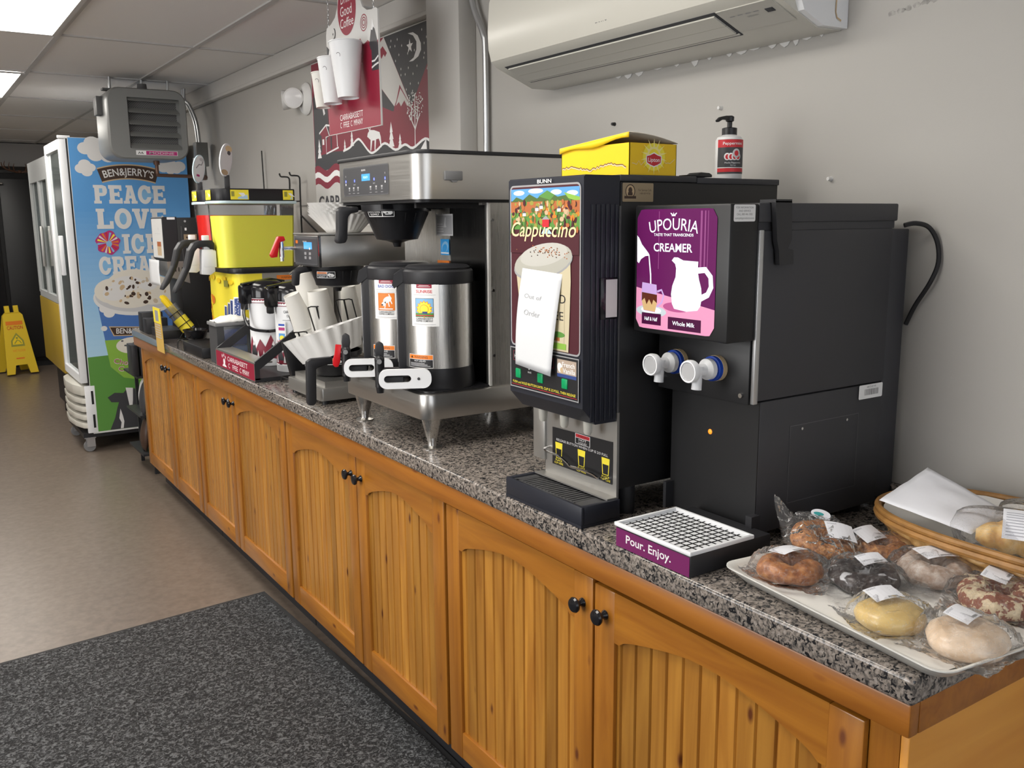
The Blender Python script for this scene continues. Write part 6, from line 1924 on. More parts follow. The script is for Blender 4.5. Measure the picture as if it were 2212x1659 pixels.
# ------------------------------------------------------------------ tea box, pump bottle on top of the cappuccino machine
def tea_box():
    ztop = 1.6048
    t = thing('tea_box', 'yellow open tea carton with ragged edge on top of the cappuccino machine', 'tea box', (1.274, 1.512, ztop))
    x0, x1, y0, y1, zt_ = 1.211, 1.337, 1.401, 1.624, 1.668
    b = MB()
    for q in ((x0, x0 + 0.0015, y0, y1), (x1 - 0.0015, x1, y0, y1), (x0, x1, y0, y0 + 0.0015), (x0, x1, y1 - 0.0015, y1)):
        b.box(q[0], q[1], q[2], q[3], ztop, zt_)
    b.box(x0, x1, y0, y1, ztop, ztop + 0.0015)
    b.build('carton', 'carton_yellow', t, ang=0)
    # raised lid: far edge hinged low, near corner lifted
    def lid(u, v):
        return (x0 - 0.003 + (x1 - x0 + 0.004) * u, y1 + 0.002 - (y1 - y0 + 0.004) * v, zt_ + 0.002 + 0.018 * v * (1 - u) + 0.004 * math.sin(PI * u) * v)
    b = MB().sheet(lid, 6, 6, 0)
    b.sheet(lambda u, v: (x0 - 0.0035, y1 + 0.002 - (y1 - y0 + 0.004) * u, lid(0, u)[2] - 0.012 * v * (1 - 0.3 * math.sin(9 * u))), 12, 2, 1)
    b.build('lid_flap', ['carton_inner', 'carton_yellow'], t, solid=0.0012)
    g = G(face_y(y0 - 0.0003, x0, ztop))
    W = x1 - x0
    g.ell(0.064, 0.037, 0.030, 0.027, 'lemon', n=30).star(0.064, 0.038, 0.036, 'cartonlight', k=14, r2=0.35).ell(0.064, 0.040, 0.018, 0.017, 'cartonlight', n=26).ell(0.064, 0.040, 0.0135, 0.0125, 'lemon', n=26)
    # red shield with white rim and the name
    sh = [(0.045, 0.038), (0.054, 0.040), (0.064, 0.044), (0.074, 0.040), (0.083, 0.038), (0.082, 0.026), (0.074, 0.022), (0.064, 0.019), (0.054, 0.022), (0.046, 0.026)]
    g.poly([(0.064 + (u - 0.064) * 1.12, 0.031 + (v - 0.031) * 1.18) for u, v in sh], 'w').poly(sh, 'red')
    g.text('Lipton', 0.064, 0.0275, 0.0078, 'w', w=0.031, bold=0.010)
    # torn edge line
    r = random.Random(9); pts = []; u = 0.006
    while u < W - 0.004:
        pts.append((u, 0.024 + 0.005 * r.uniform(-1, 1) + 0.006 * u / W)); u += 0.006
    g.line([p for p in pts if p[0] < 0.043], 0.0014, 'gold').line([p for p in pts if p[0] > 0.085], 0.0014, 'gold')
    g.build('front_print', t)
    g = G(face_x(x0 - 0.0003, y1, ztop))
    pts = []; u = 0.004
    while u < y1 - y0 - 0.004:
        pts.append((u, 0.021 + 0.006 * math.sin(u * 48) * r.uniform(0.4, 1) + r.uniform(-.002, .002))); u += 0.005
    g.line(pts, 0.003, 'brown').line([(u, v - 0.002) for u, v in pts], 0.0022, 'gold')
    g.build('torn_edge', t)


mat('carton_yellow', (0.85, 0.55, 0.01), 0.4)
mat('carton_inner', (0.62, 0.56, 0.46), 0.8)
mat('ink_cartonlight', (0.90, 0.78, 0.30), 0.4)
tea_box()

t = thing('pump_bottle', 'slim syrup bottle with black pump and red band on the machine top', 'bottle', (1.562, 1.47, 1.6028))
c = (1.562, 1.47, 0); z0 = 1.6028
MB().lathe([(0, z0), (0.028, z0), (0.030, z0 + 0.004), (0.030, 1.690), (0.026, 1.697), (0.016, 1.701), (0.015, 1.704), (0, 1.704)], c=c, n=32).build('bottle', 'bottle_white', t)
b = MB().lathe([(0, 1.702), (0.0165, 1.702), (0.0165, 1.7165), (0.012, 1.718), (0.0055, 1.719), (0.0055, 1.730), (0.009, 1.732), (0.0095, 1.741), (0.006, 1.7435), (0, 1.744)], c=c, n=24)
b.prism([(1.562, 1.742), (1.548, 1.743), (1.530, 1.739), (1.520, 1.731), (1.524, 1.728), (1.536, 1.734), (1.562, 1.734)], 'y', 1.4655, 1.4745, bev=0.001)
b.build('pump', 'black_plastic', t)
mpb = lambda u, v, d: V((c[0] + (0.0303 + d) * math.cos(math.radians(172) + u / 0.0303), c[1] + (0.0303 + d) * math.sin(math.radians(172) + u / 0.0303), z0 + v))
g = G(mpb, d0=0.0003, fine=0.003, step=0.00007)
Lb = 0.0303 * math.radians(140)
g.rect(0, 0.014, Lb, 0.088, 'charcoal', nx=16).rect(0, 0.071, Lb, 0.0875, 'red', nx=16).rect(0, 0.018, Lb, 0.026, 'red', nx=16).rect(0, 0.0265, Lb, 0.028, 'w', nx=16)
g.text('Peppermint', Lb / 2, 0.0765, 0.006, 'w', w=0.046, bold=0.01)
for u in (0.0, 0.008, 0.016, 0.024):
    g.ell(0.024 + u, 0.051, 0.007, 0.008, 'w', n=14).ell(0.0245 + u, 0.0505, 0.0045, 0.0055, 'red', n=12)
g.ell(0.044, 0.058, 0.009, 0.010, 'lgrey', n=16).ell(0.044, 0.058, 0.005, 0.006, 'red', n=14)
g.text('Mocha Peppermint', Lb / 2, 0.036, 0.0034, 'w', w=0.036).text('Syrup', Lb / 2, 0.031, 0.003, 'lgrey', w=0.012)
g.build('label', t)

# ------------------------------------------------------------------ unit heater hung from the ceiling
def heater():
    t = thing('unit_heater', 'grey rounded unit heater with louvred front hung from the ceiling', 'heater', (1.30, 5.9, 1.88))
    x0, x1, z0, z1, yf, yb = 1.055, 1.503, 1.885, 2.29, 5.75, 6.10
    R = 0.075; P = []
    for cx, cz, a in ((x1 - R, z0 + R, -PI / 2), (x1 - R, z1 - R, 0), (x0 + R, z1 - R, PI / 2), (x0 + R, z0 + R, PI)):
        for i in range(7):
            q = a + PI / 2 * i / 6; P.append((cx + R * math.cos(q), cz + R * math.sin(q)))
    b = MB(); bm = b.bm
    cx, cz = (x0 + x1) / 2, (z0 + z1) / 2
    rings = []
    for yy, k in ((yb, 0.985), (yf + 0.03, 1.0), (yf + 0.010, 0.985), (yf, 0.955)):
        rings.append([bm.verts.new((cx + (p[0] - cx) * k, yy, cz + (p[1] - cz) * k)) for p in P])
    n = len(P)
    for A, B_ in zip(rings, rings[1:]):
        for i in range(n):
            bm.faces.new((A[i], A[(i + 1) % n], B_[(i + 1) % n], B_[i]))
    bm.faces.new(rings[0])
    # front plate with the grille opening
    gx0, gx1, gz0, gz1 = 1.168, 1.460, 1.948, 2.234
    H = [bm.verts.new(p) for p in ((gx0, yf, gz0), (gx1, yf, gz0), (gx1, yf, gz1), (gx0, yf, gz1))]
    I = [bm.verts.new(p) for p in ((gx0 + 0.01, yf + 0.045, gz0), (gx1 - 0.01, yf + 0.045, gz0), (gx1 - 0.01, yf + 0.045, gz1), (gx0 + 0.01, yf + 0.045, gz1))]
    F = rings[-1]; q = n // 4       # corner arcs: 0..6 lower right, 7..13 upper right, 14..20 upper left, 21..27 lower left
    LR, UR, UL, LL = F[0:7], F[7:14], F[14:21], F[21:28]
    for arc, h in ((LR, H[1]), (UR, H[2]), (UL, H[3]), (LL, H[0])):
        for i in range(6):
            bm.faces.new((arc[i], arc[i + 1], h))
    bm.faces.new((LR[6], UR[0], H[2], H[1])); bm.faces.new((UR[6], UL[0], H[3], H[2])); bm.faces.new((UL[6], LL[0], H[0], H[3])); bm.faces.new((LL[6], LR[0], H[1], H[0]))
    for i in range(4):
        bm.faces.new((H[i], H[(i + 1) % 4], I[(i + 1) % 4], I[i]))
    b.build('casing', 'heater_grey', t, ang=40)
    MB().box(gx0 + 0.009, gx1 - 0.009, yf + 0.044, yf + 0.05, gz0, gz1).build('coil_grille', 'grille_mesh', t, ang=0)
    for i in range(5):
        z = gz0 + 0.004 + (gz1 - gz0 - 0.02) * i / 4.0
        b = MB().prism([(yf - 0.010, z - 0.002), (yf - 0.008, z - 0.004), (yf + 0.034, z + 0.024), (yf + 0.032, z + 0.027)], 'x', gx0 + 0.004, gx1 - 0.004)
        b.build('louver', 'heater_grey', t, ang=0)
    g = G(face_y(yf - 0.0005, 1.196, 1.910))
    g.rect(0, 0, 0.235, 0.026, 'w').rect(0.056, 0.002, 0.232, 0.024, 'magenta')
    g.poly([(0.010, 0.006), (0.018, 0.020), (0.026, 0.010), (0.034, 0.020), (0.042, 0.006), (0.036, 0.006), (0.032, 0.013), (0.026, 0.005), (0.019, 0.013), (0.015, 0.006)], 'dgrey')
    g.text('MODINE', 0.144, 0.007, 0.012, 'lgrey', w=0.14, bold=0.01)
    g.build('name_plate', t)
    for x in (1.12, 1.30, 1.45):
        MB().cyl((x, 5.96, 2.28), (x, 5.96, ZC - 0.001), 0.008, n=8).build('hanger_rod', 'galvanized', t)
    MB().box(1.075, 1.49, 5.93, 5.99, 2.288, 2.30).build('hanger_bar', 'heater_dark', t)
    MB().cyl((1.28, 5.86, 2.285), (1.28, 5.86, 2.325), 0.030, 0.026, 14).build('vent_stub', 'heater_dark', t)
    MB().box(1.025, 1.07, 5.88, 5.98, 2.14, 2.245, bev=0.004).build('junction_box', 'heater_dark', t)
    b = MB().tube(smooth_path([(1.34, 5.9, 1.892), (1.34, 5.9, 1.83), (1.345, 5.9, 1.808), (1.36, 5.9, 1.803), (1.60, 5.98, 1.803), (1.665, 6.06, 1.803)], 5), 0.0105, 10)
    b.cyl((1.34, 5.9, 1.89), (1.34, 5.9, 1.865), 0.018, n=12).cyl((1.60, 5.99, 1.803), (1.672, 6.07, 1.803), 0.017, n=12)
    b.build('supply_pipe', 'copper_pipe', t)
    b = MB().box(1.625, 1.70, 6.06, 6.13, 1.872, 2.022, bev=0.004).box(1.615, 1.626, 6.075, 6.115, 1.895, 1.925, 1).cyl((1.665, 6.07, 1.79), (1.665, 6.09, 1.872), 0.022, n=12)
    b.build('control_box', ['heater_grey', 'white_plastic'], t)
    for dy in (0.0, 0.05):
        MB().tube(smooth_path([(1.66, 6.10 + dy, 2.02), (1.655, 6.12 + dy, 2.15), (1.64, 6.20 + dy, 2.26), (1.62, 6.24 + dy, 2.30), (1.62, 6.24 + dy, ZC - 0.002)], 5), 0.009, 8).build('conduit', 'galvanized', t)


m_, n_, l_, b_ = newmat('grille_mesh')
tc_ = n_.new('ShaderNodeTexCoord'); ck_ = node(n_, 'ShaderNodeTexChecker', i_Scale=160.0)
l_.new(tc_.outputs['Object'], ck_.inputs['Vector'])
ck_.inputs['Color1'].default_value = (0.13, 0.13, 0.13, 1); ck_.inputs['Color2'].default_value = (0.06, 0.06, 0.06, 1)
l_.new(ck_.outputs['Color'], b_.inputs['Base Color']); b_.inputs['Roughness'].default_value = 0.6
heater()
# ------------------------------------------------------------------ ice cream freezer with printed side
def slab_letter(g, ch, u, v, w, h, m):
    """heavy slab-serif capitals drawn from bars"""
    s = w * 0.27; q = h * 0.17; e = w * 0.10
    R = lambda a, b, c, d: g.rect(u + a * w, v + b * h, u + c * w, v + d * h, m)
    if ch in 'PEILR':
        R(0.08 if ch != 'I' else 0.22, 0, 0.42 if ch != 'I' else 0.78, 1)
        R(0, 0, 0.55 if ch != 'I' else 1, 0.15); R(0, 0.85, 0.5 if ch != 'I' else 1, 1)
    if ch == 'E':
        R(0, 0.80, 0.98, 1); R(0, 0, 1, 0.20); R(0.3, 0.41, 0.80, 0.59); R(0.80, 0.70, 0.98, 1); R(0.82, 0, 1, 0.30); R(0.68, 0.36, 0.80, 0.64)
    if ch == 'L':
        R(0, 0, 1, 0.20); R(0.78, 0, 1, 0.38)
    if ch in 'PR':
        pts = [(0.3, 1), (0.68, 1), (0.92, 0.93), (1.0, 0.76), (0.98, 0.58), (0.86, 0.45), (0.66, 0.40), (0.3, 0.40)]
        g.poly([(u + a * w, v + b * h) for a, b in pts], m)
        g.rect(u + 0.42 * w, v + 0.58 * h, u + 0.66 * w, v + 0.82 * h, 'sky2')
    if ch == 'R':
        g.poly([(u + a * w, v + b * h) for a, b in ((0.45, 0.45), (0.75, 0.45), (0.98, 0.12), (1.02, 0), (0.72, 0), (0.62, 0.22))], m)
    if ch == 'A':
        g.poly([(u + a * w, v + b * h) for a, b in ((0.08, 0.1), (0.34, 1), (0.68, 1), (0.94, 0.1), (0.64, 0.1), (0.58, 0.28), (0.42, 0.28), (0.36, 0.1))], m)
        R(-0.02, 0, 0.44, 0.15); R(0.56, 0, 1.02, 0.15); R(0.2, 0.88, 0.6, 1)
        g.poly([(u + a * w, v + b * h) for a, b in ((0.44, 0.44), (0.56, 0.44), (0.50, 0.72))], 'sky2')
    if ch == 'V':
        g.poly([(u + a * w, v + b * h) for a, b in ((0.06, 0.9), (0.40, 0.9), (0.52, 0.38), (0.64, 0.9), (0.94, 0.9), (0.64, 0), (0.36, 0))], m)
        R(-0.02, 0.85, 0.46, 1); R(0.56, 0.85, 1.02, 1)
    if ch in 'OC':
        g.ell(u + w * 0.5, v + h * 0.5, w * 0.52, h * 0.52, m, n=30)
        g.ell(u + w * 0.5, v + h * 0.5, w * 0.22, h * 0.30, 'sky2', n=24)
        if ch == 'C':
            g.rect(u + w * 0.60, v + h * 0.36, u + w * 1.05, v + h * 0.64, 'sky2')
            R(0.72, 0.58, 0.96, 0.95)
    if ch == 'M':
        R(0.06, 0, 0.30, 1); R(0.70, 0, 0.94, 1); R(-0.02, 0, 0.38, 0.15); R(0.62, 0, 1.02, 0.15)
        g.poly([(u + a * w, v + b * h) for a, b in ((0.06, 1), (0.30, 1), (0.5, 0.55), (0.70, 1), (0.94, 1), (0.58, 0.18), (0.42, 0.18))], m)


def word(g, s, u0, u1, v, h, m='w2', gap=0.10):
    wts = {'I': 0.62, 'M': 1.2}
    tot = sum(wts.get(c, 1) for c in s) + gap * (len(s) - 1)
    k = (u1 - u0) / tot; u = u0
    for c in s:
        w = wts.get(c, 1) * k
        slab_letter(g, c, u + 0.008, v - 0.008, w, h, 'sky')
        slab_letter(g, c, u, v, w, h, m)
        u += w + gap * k


mat('ink_w2', (0.70, 0.69, 0.68), 0.5)
mat('fridge_glass', (0.80, 0.88, 0.86), 0.03, trans=0.92)
mat('fridge_inside', (0.55, 0.60, 0.58), 0.4)
mat('panel_mustard', (0.42, 0.28, 0.03), 0.3)
mat('tray_yellow', (0.72, 0.50, 0.03), 0.4)


def display_freezer():
    t = thing('display_freezer', 'tall glass-door ice cream freezer with sky blue printed side panel', 'freezer', (1.30, 6.85, 0))
    x0, x1, y0, y1 = 0.942, 1.672, 6.5, 7.19
    b = MB().box(x0, x1, y0 + 0.012, y0 + 0.05, 0.13, 2.055).box(x0, x1, y1 - 0.05, y1, 0.13, 2.055).box(x1 - 0.04, x1, y0 + 0.05, y1 - 0.05, 0.13, 2.055)
    b.box(x0, x1, y0 + 0.05, y1 - 0.05, 1.985, 2.055).box(x0, x1, y0 + 0.05, y1 - 0.05, 0.13, 0.46)
    b.build('cabinet', 'white_plastic', t, ang=0)
    b = MB()
    for z in (0.75, 1.05, 1.35, 1.65):
        b.box(x0 + 0.03, x1 - 0.05, y0 + 0.055, y1 - 0.055, z, z + 0.006)
    b.build('shelves', 'fridge_inside', t, ang=0)
    MB().box(x0, x1, y0 - 0.001, y0 + 0.012, 0.128, 2.058).build('side_panel', 'off_white', t, ang=0)
    # door
    b = MB().box(x0 - 0.052, x0 - 0.008, y0, y0 + 0.045, 0.475, 2.045, bev=0.004).box(x0 - 0.052, x0 - 0.008, y1 - 0.045, y1, 0.475, 2.045, bev=0.004)
    b.box(x0 - 0.052, x0 - 0.008, y0 + 0.045, y1 - 0.045, 0.475, 0.53).box(x0 - 0.052, x0 - 0.008, y0 + 0.045, y1 - 0.045, 1.985, 2.045)
    d = b.build('door', 'white_plastic', t)
    MB().box(x0 - 0.036, x0 - 0.028, y0 + 0.044, y1 - 0.044, 0.53, 1.986).build('glass_pane', 'fridge_glass', d, ang=0)
    MB().box(x0 - 0.078, x0 - 0.052, y0 + 0.16, y0 + 0.20, 1.18, 1.44, bev=0.005).build('door_handle', 'white_plastic', d)
    MB().box(x0 - 0.008, x0, y0 - 0.0005, y1, 0.46, 2.05).build('gasket', 'black_plastic', t, ang=0)
    b = MB().box(x0 - 0.055, x0 + 0.02, y0 + 0.004, y0 + 0.02, 2.05, 2.068, bev=0.003)
    b.build('hinge', 'white_plastic', t)
    # curved slatted grille below the door
    for i in range(5):
        z = 0.165 + i * 0.056
        b = MB().prism([(x0 - 0.03, y0 + 0.006), (x0 - 0.055, y0 + 0.03), (x0 - 0.085, y0 + 0.14), (x0 - 0.10, y0 + 0.34), (x0 - 0.085, y1 - 0.14), (x0 - 0.03, y1), (x0, y1), (x0, y0 + 0.006)], 'z', z, z + 0.036 + (0.03 if i == 4 else 0), bev=0.006)
        b.build('grille_slat', 'cream_plastic', t)
    b = MB().box(x0 - 0.032, x0 + 0.03, y0 - 0.003, y0 + 0.02, 0.135, 0.455, bev=0.003)
    for z0 in (0.17, 0.33):
        b.box(x0 + 0.004, x0 + 0.018, y0 - 0.0045, y0, z0, z0 + 0.09, 1)
    b.build('grille_frame', ['white_plastic', 'black_plastic'], t)
    MB().box(x0 - 0.06, x1 - 0.02, y0 + 0.03, y1 - 0.02, 0.098, 0.13).build('chassis', 'black_satin', t, ang=0)
    for x, y in ((x0 - 0.02, y0 + 0.055), (x1 - 0.1, y0 + 0.055), (x0 - 0.02, y1 - 0.07), (x1 - 0.1, y1 - 0.07)):
        b = MB().box(x - 0.035, x + 0.035, y - 0.03, y + 0.03, 0.094, 0.1).box(x - 0.022, x + 0.03, y - 0.022, y - 0.016, 0.035, 0.095).box(x - 0.022, x + 0.03, y + 0.016, y + 0.022, 0.035, 0.095)
        c = b.build('caster', 'galvanized', t, ang=0)
        MB().cyl((x - 0.004, y - 0.014, 0.038), (x - 0.004, y + 0.014, 0.038), 0.037, n=20).build('wheel', 'mid_grey', c)
    # printed picture
    g = G(face_y(y0 - 0.0012, x0, 0.13), d0=0.0003)
    W, H = x1 - x0, 1.925
    g.rect(0.004, 0.010, W, H, 'sky')
    for i, m in enumerate(('sky2', 'sky2', 'skylow')):
        pass
    # the printed sky fades downwards in bands of the design
    bands = 26
    for i in range(bands):
        z1 = 1.50 - i * (0.99 / bands); k = i / (bands - 1)
        nm = 'skyband%d' % i
        if nm not in MAT:
            c = [a + (b_ - a) * k for a, b_ in zip((0.10, 0.32, 0.66), (0.40, 0.62, 0.80))]
            mat(nm, c, 0.45)
        g.rect(0.004, 0.510, W, z1, nm)
    g.rect(0.004, 0.010, W, 0.515, 'green')
    g.add([(0.004, 0.515), (0.14, 0.52), (W, 0.53), (W, 0.01), (0.004, 0.01)], [(0, 1, 2, 3, 4)], 'lawn')

    def cloud(pts, m='w2'):
        for u, v, q in pts:
            g.ell(u, v, q, q * 0.85, m, n=18)
    cloud(((0.10, 1.862, 0.045), (0.145, 1.895, 0.05), (0.215, 1.885, 0.06), (0.16, 1.825, 0.05), (0.235, 1.82, 0.05), (0.28, 1.86, 0.06), (0.34, 1.88, 0.06), (0.31, 1.81, 0.03)))
    cloud(((0.065, 1.735, 0.035), (0.09, 1.760, 0.038), (0.125, 1.742, 0.030), (0.100, 1.715, 0.034)))
    cloud(((0.575, 1.755, 0.04), (0.625, 1.765, 0.045), (0.68, 1.762, 0.04), (0.62, 1.735, 0.03), (0.66, 1.74, 0.03)))
    # arched name board
    cu, R0 = 0.352, 0.62
    def arch(r0, r1, m):
        vs = []
        for i in range(19):
            a = -0.30 + 0.60 * i / 18
            for q in (r0, r1):
                vs.append((cu + q * math.sin(a), 1.115 + q * math.cos(a)))
        g.add(vs, [(2 * i, 2 * i + 1, 2 * i + 3, 2 * i + 2) for i in range(18)], m)
    arch(0.556, 0.654, 'tan'); arch(0.564, 0.646, 'dbrown')
    g.text('BEN&JERRY\u2019S', cu, 1.115 + 0.583, 0.045, 'w2', arc=0.583, w=0.305, bold=0.014)
    word(g, 'PEACE', 0.128, 0.575, 1.515, 0.118)
    word(g, 'LOVE', 0.132, 0.572, 1.352, 0.130)
    word(g, 'IC', 0.278, 0.415, 1.188, 0.128); word(g, 'E', 0.428, 0.51, 1.188, 0.128)
    word(g, 'CREAM', 0.124, 0.535, 1.055, 0.116)
    # tie-dye heart-shaped splash in place of a letter
    r = random.Random(12)
    g.poly([(0.190 + 0.072 * (1 + 0.10 * math.sin(7 * a)) * math.cos(a), 1.262 + 0.075 * (1 + 0.10 * math.cos(5 * a)) * math.sin(a)) for a in [2 * PI * i / 40 for i in range(40)]], 'magenta')
    for i in range(16):
        a = 2 * PI * i / 16
        g.poly([(0.190, 1.262), (0.190 + 0.066 * math.cos(a), 1.262 + 0.068 * math.sin(a)), (0.190 + 0.066 * math.cos(a + 0.2), 1.262 + 0.068 * math.sin(a + 0.2))], ('orange', 'w2', 'lemon', 'sky2', 'red')[i % 5])
    g.ell(0.196, 1.255, 0.018, 0.020, 'sky2', n=16)
    # tub with a big scoop
    g.poly([(0.092, 0.87), (0.62, 0.87), (0.555, 0.42), (0.48, 0.35), (0.36, 0.325), (0.217, 0.36), (0.14, 0.44)], 'navy2')
    g.poly([(0.118, 0.62), (0.60, 0.62), (0.555, 0.42), (0.48, 0.35), (0.36, 0.325), (0.217, 0.36), (0.14, 0.44)], 'lime')
    cloud(((0.13, 0.83, 0.03), (0.16, 0.80, 0.035), (0.12, 0.70, 0.02)))
    g.ell(0.345, 0.900, 0.275, 0.125, 'w2', n=40).ell(0.345, 0.912, 0.262, 0.113, 'lgrey', n=40)
    for u, v, a, b_ in ((0.20, 0.945, 0.12, 0.085), (0.33, 0.985, 0.17, 0.10), (0.45, 0.94, 0.14, 0.10), (0.30, 0.91, 0.17, 0.085)):
        g.ell(u, v, a, b_, 'icecream', n=26)
    for u, v, a, b_ in ((0.29, 0.99, 0.10, 0.05), (0.20, 0.93, 0.07, 0.05), (0.42, 0.98, 0.06, 0.04)):
        g.ell(u, v, a, b_, 'w2', n=22)
    for i in range(46):
        u, v = 0.345 + r.gauss(0, 0.11), 0.945 + r.gauss(0, 0.045)
        if ((u - 0.345) / 0.25) ** 2 + ((v - 0.945) / 0.11) ** 2 < 1:
            k = r.choice((0, 0, 1, 2)); s = r.uniform(0.007, 0.018)
            g.ell(u, v, s, s * r.uniform(0.5, 0.9), ('dbrown', 'sand', 'tan')[k], n=7, rot=r.uniform(0, 3))
    g.poly([(0.150, 0.712), (0.44, 0.690), (0.45, 0.632), (0.175, 0.645)], 'tan').poly([(0.157, 0.705), (0.44, 0.684), (0.45, 0.638), (0.180, 0.651)], 'dbrown')
    g.text('BEN&JERRY\u2019S', 0.31, 0.655, 0.034, 'w2', w=0.235, bold=0.014, rot=-0.05)
    g.ell(0.285, 0.575, 0.10, 0.055, 'icecream', n=24)
    for i in range(12):
        g.ell(0.285 + r.gauss(0, 0.05), 0.575 + r.gauss(0, 0.022), 0.009, 0.006, 'dgrey', n=6)
    g.text('Chocolate', 0.160, 0.462, 0.034, 'w2', al='L', w=0.22, bold=0.014, rot=-0.22).text('Chocolate', 0.162, 0.464, 0.030, 'magenta', al='L', w=0.21, bold=0.0, rot=-0.22)
    g.text('Cookie', 0.185, 0.408, 0.032, 'w2', al='L', w=0.16, bold=0.014, rot=-0.18).text('Cookie', 0.187, 0.410, 0.028, 'magenta', al='L', w=0.15, rot=-0.18)
    # plain black and white patches at the foot of the panel
    g.poly([(0.104, 0.235), (0.150, 0.262), (0.205, 0.255), (0.232, 0.285), (0.30, 0.275), (0.36, 0.24), (0.42, 0.16), (0.46, 0.012), (0.104, 0.012), (0.140, 0.09), (0.160, 0.16), (0.172, 0.195), (0.125, 0.20)], 'charcoal')
    g.poly([(0.222, 0.290), (0.268, 0.284), (0.262, 0.20), (0.252, 0.13), (0.238, 0.16)], 'w2').poly([(0.178, 0.150), (0.166, 0.085), (0.178, 0.055), (0.170, 0.014), (0.188, 0.014), (0.196, 0.06), (0.190, 0.10)], 'w2')
    g.build('printed_picture', t)
    # two yellow bottles of cleaner on a shelf behind the glass
    return t


mat('ink_lawn', (0.10, 0.27, 0.05), 0.45)
mat('ink_navy2', (0.07, 0.17, 0.45), 0.45)
display_freezer()

t = thing('display_freezer', 'grey framed glass-door freezer with yellow lower panel behind the printed one', 'freezer', (1.30, 7.78, 0))
x0, x1, y0, y1 = 0.935, 1.66, 7.24, 8.28
b = MB().box(x0, x1, y0, y0 + 0.05, 0.42, 1.99).box(x0, x1, y1 - 0.05, y1, 0.42, 1.99).box(x1 - 0.04, x1, y0 + 0.05, y1 - 0.05, 0.42, 1.99).box(x0, x1, y0 + 0.05, y1 - 0.05, 1.84, 1.99).box(x0, x1, y0 + 0.05, y1 - 0.05, 0.42, 0.56)
b.build('cabinet', 'mid_light', t, ang=0)
b = MB().box(x0 - 0.04, x0, y0, y1, 1.83, 1.985).box(x0 - 0.04, x0, y0, y0 + 0.05, 0.98, 1.83).box(x0 - 0.04, x0, y1 - 0.05, y1, 0.98, 1.83).box(x0 - 0.04, x0, y0 + 0.05, y1 - 0.05, 0.95, 1.0).box(x0 - 0.04, x0, (y0 + y1) / 2 - 0.03, (y0 + y1) / 2 + 0.03, 1.0, 1.83)
d = b.build('door', 'mid_light', t, ang=0)
MB().box(x0 - 0.025, x0 - 0.018, y0 + 0.05, y1 - 0.05, 1.0, 1.83).build('glass_pane', 'fridge_glass', d, ang=0)
MB().box(x0 - 0.06, x0 - 0.04, y0 + 0.46, y0 + 0.49, 1.2, 1.5, bev=0.004).build('door_handle', 'steel_dull', d)
MB().box(x0 - 0.042, x0, y0 + 0.002, y1, 0.44, 0.945, bev=0.004).build('lower_panel', 'panel_mustard', t)
b = MB()
for z in (1.1, 1.35, 1.6):
    b.box(x0 + 0.02, x1 - 0.05, y0 + 0.06, y1 - 0.06, z, z + 0.006)
b.build('shelves', 'fridge_inside', t, ang=0)
b = MB().box(x0 + 0.03, x1 - 0.03, y0 + 0.04, y1 - 0.02, 0.10, 0.42)
b.build('chassis', 'black_satin', t, ang=0)
for y in (y0 + 0.1, y1 - 0.12):
    MB().cyl((x0 + 0.08, y, 0), (x0 + 0.08, y, 0.10), 0.03, n=12).build('foot', 'black_plastic', t)
    MB().cyl((x1 - 0.10, y, 0), (x1 - 0.10, y, 0.10), 0.03, n=12).build('foot', 'black_plastic', t)
# yellow bottles on the shelves, seen through the glass
for i, (x, y, z) in enumerate(((1.03, 6.80, 0.756), (1.03, 6.95, 0.756), (1.03, 7.45, 1.106), (1.03, 7.62, 1.106))):
    b = MB().lathe([(0, 0), (0.045, 0), (0.047, 0.01), (0.047, 0.15), (0.018, 0.20), (0.018, 0.235), (0, 0.235)], c=(x, y, z), n=20)
    o = b.build('yellow_bottle', 'tray_yellow')
    tag(o, 'yellow bottle on a shelf behind the freezer glass', 'bottle', 'yellow bottles behind the freezer glass')

# ------------------------------------------------------------------ black cooler at the far wall
t = thing('upright_cooler', 'black upright cooler in the dark far corner', 'cooler', (0.6, 11.0, 0))
MB().box(-0.35, 1.36, 10.92, 11.19, 0.06, 2.04, bev=0.01).build('cabinet', 'black_front', t)
b = MB().box(-0.33, 0.86, 10.89, 10.918, 0.25, 1.98, bev=0.006)
b.build('door', 'black_gloss', t)
MB().box(0.40, 0.80, 10.886, 10.889, 0.35, 1.90).build('glass_pane', 'black_gloss', t, ang=0)
b = MB().cyl((0.70, 10.86, 1.93), (0.93, 10.86, 1.93), 0.012, n=10)
b.build('handle_bar', 'chrome', t)
MB().box(0.90, 1.34, 10.893, 10.918, 0.1, 1.98, bev=0.006).build('side_door', 'black_front', t)
MB().box(-0.30, 1.30, 10.95, 11.16, 0.0, 0.06).build('plinth', 'black_plastic', t, ang=0)
g = G(face_y(10.8925, 1.19, 0.40))
g.rect(0, 0, 0.04, 0.14, 'w').rect(0.006, 0.03, 0.034, 0.12, 'grey')
g.build('label', t)
# brown antlers lying on top
b = MB()
for s in (-1, 1):
    cx = 1.12
    b.tube(smooth_path([(cx, 11.05, 2.042), (cx + s * 0.05, 11.04, 2.06), (cx + s * 0.11, 11.03, 2.075), (cx + s * 0.16, 11.02, 2.11), (cx + s * 0.17, 11.0, 2.15)], 5), 0.012, 7, r1=0.004)
    for k in (0.3, 0.55, 0.8):
        p = V((cx + s * 0.17 * k, 11.03, 2.05 + 0.05 * k))
        b.tube([p, p + V((s * 0.01, -0.02, 0.04)), p + V((0, -0.03, 0.075))], 0.007, 6, r1=0.002)
b.ball((1.12, 11.05, 2.055), 0.022)
o = b.build('antlers', 'antler_brown')
tag(o, 'brown antlers lying on top of the black cooler in the far corner', 'antlers')

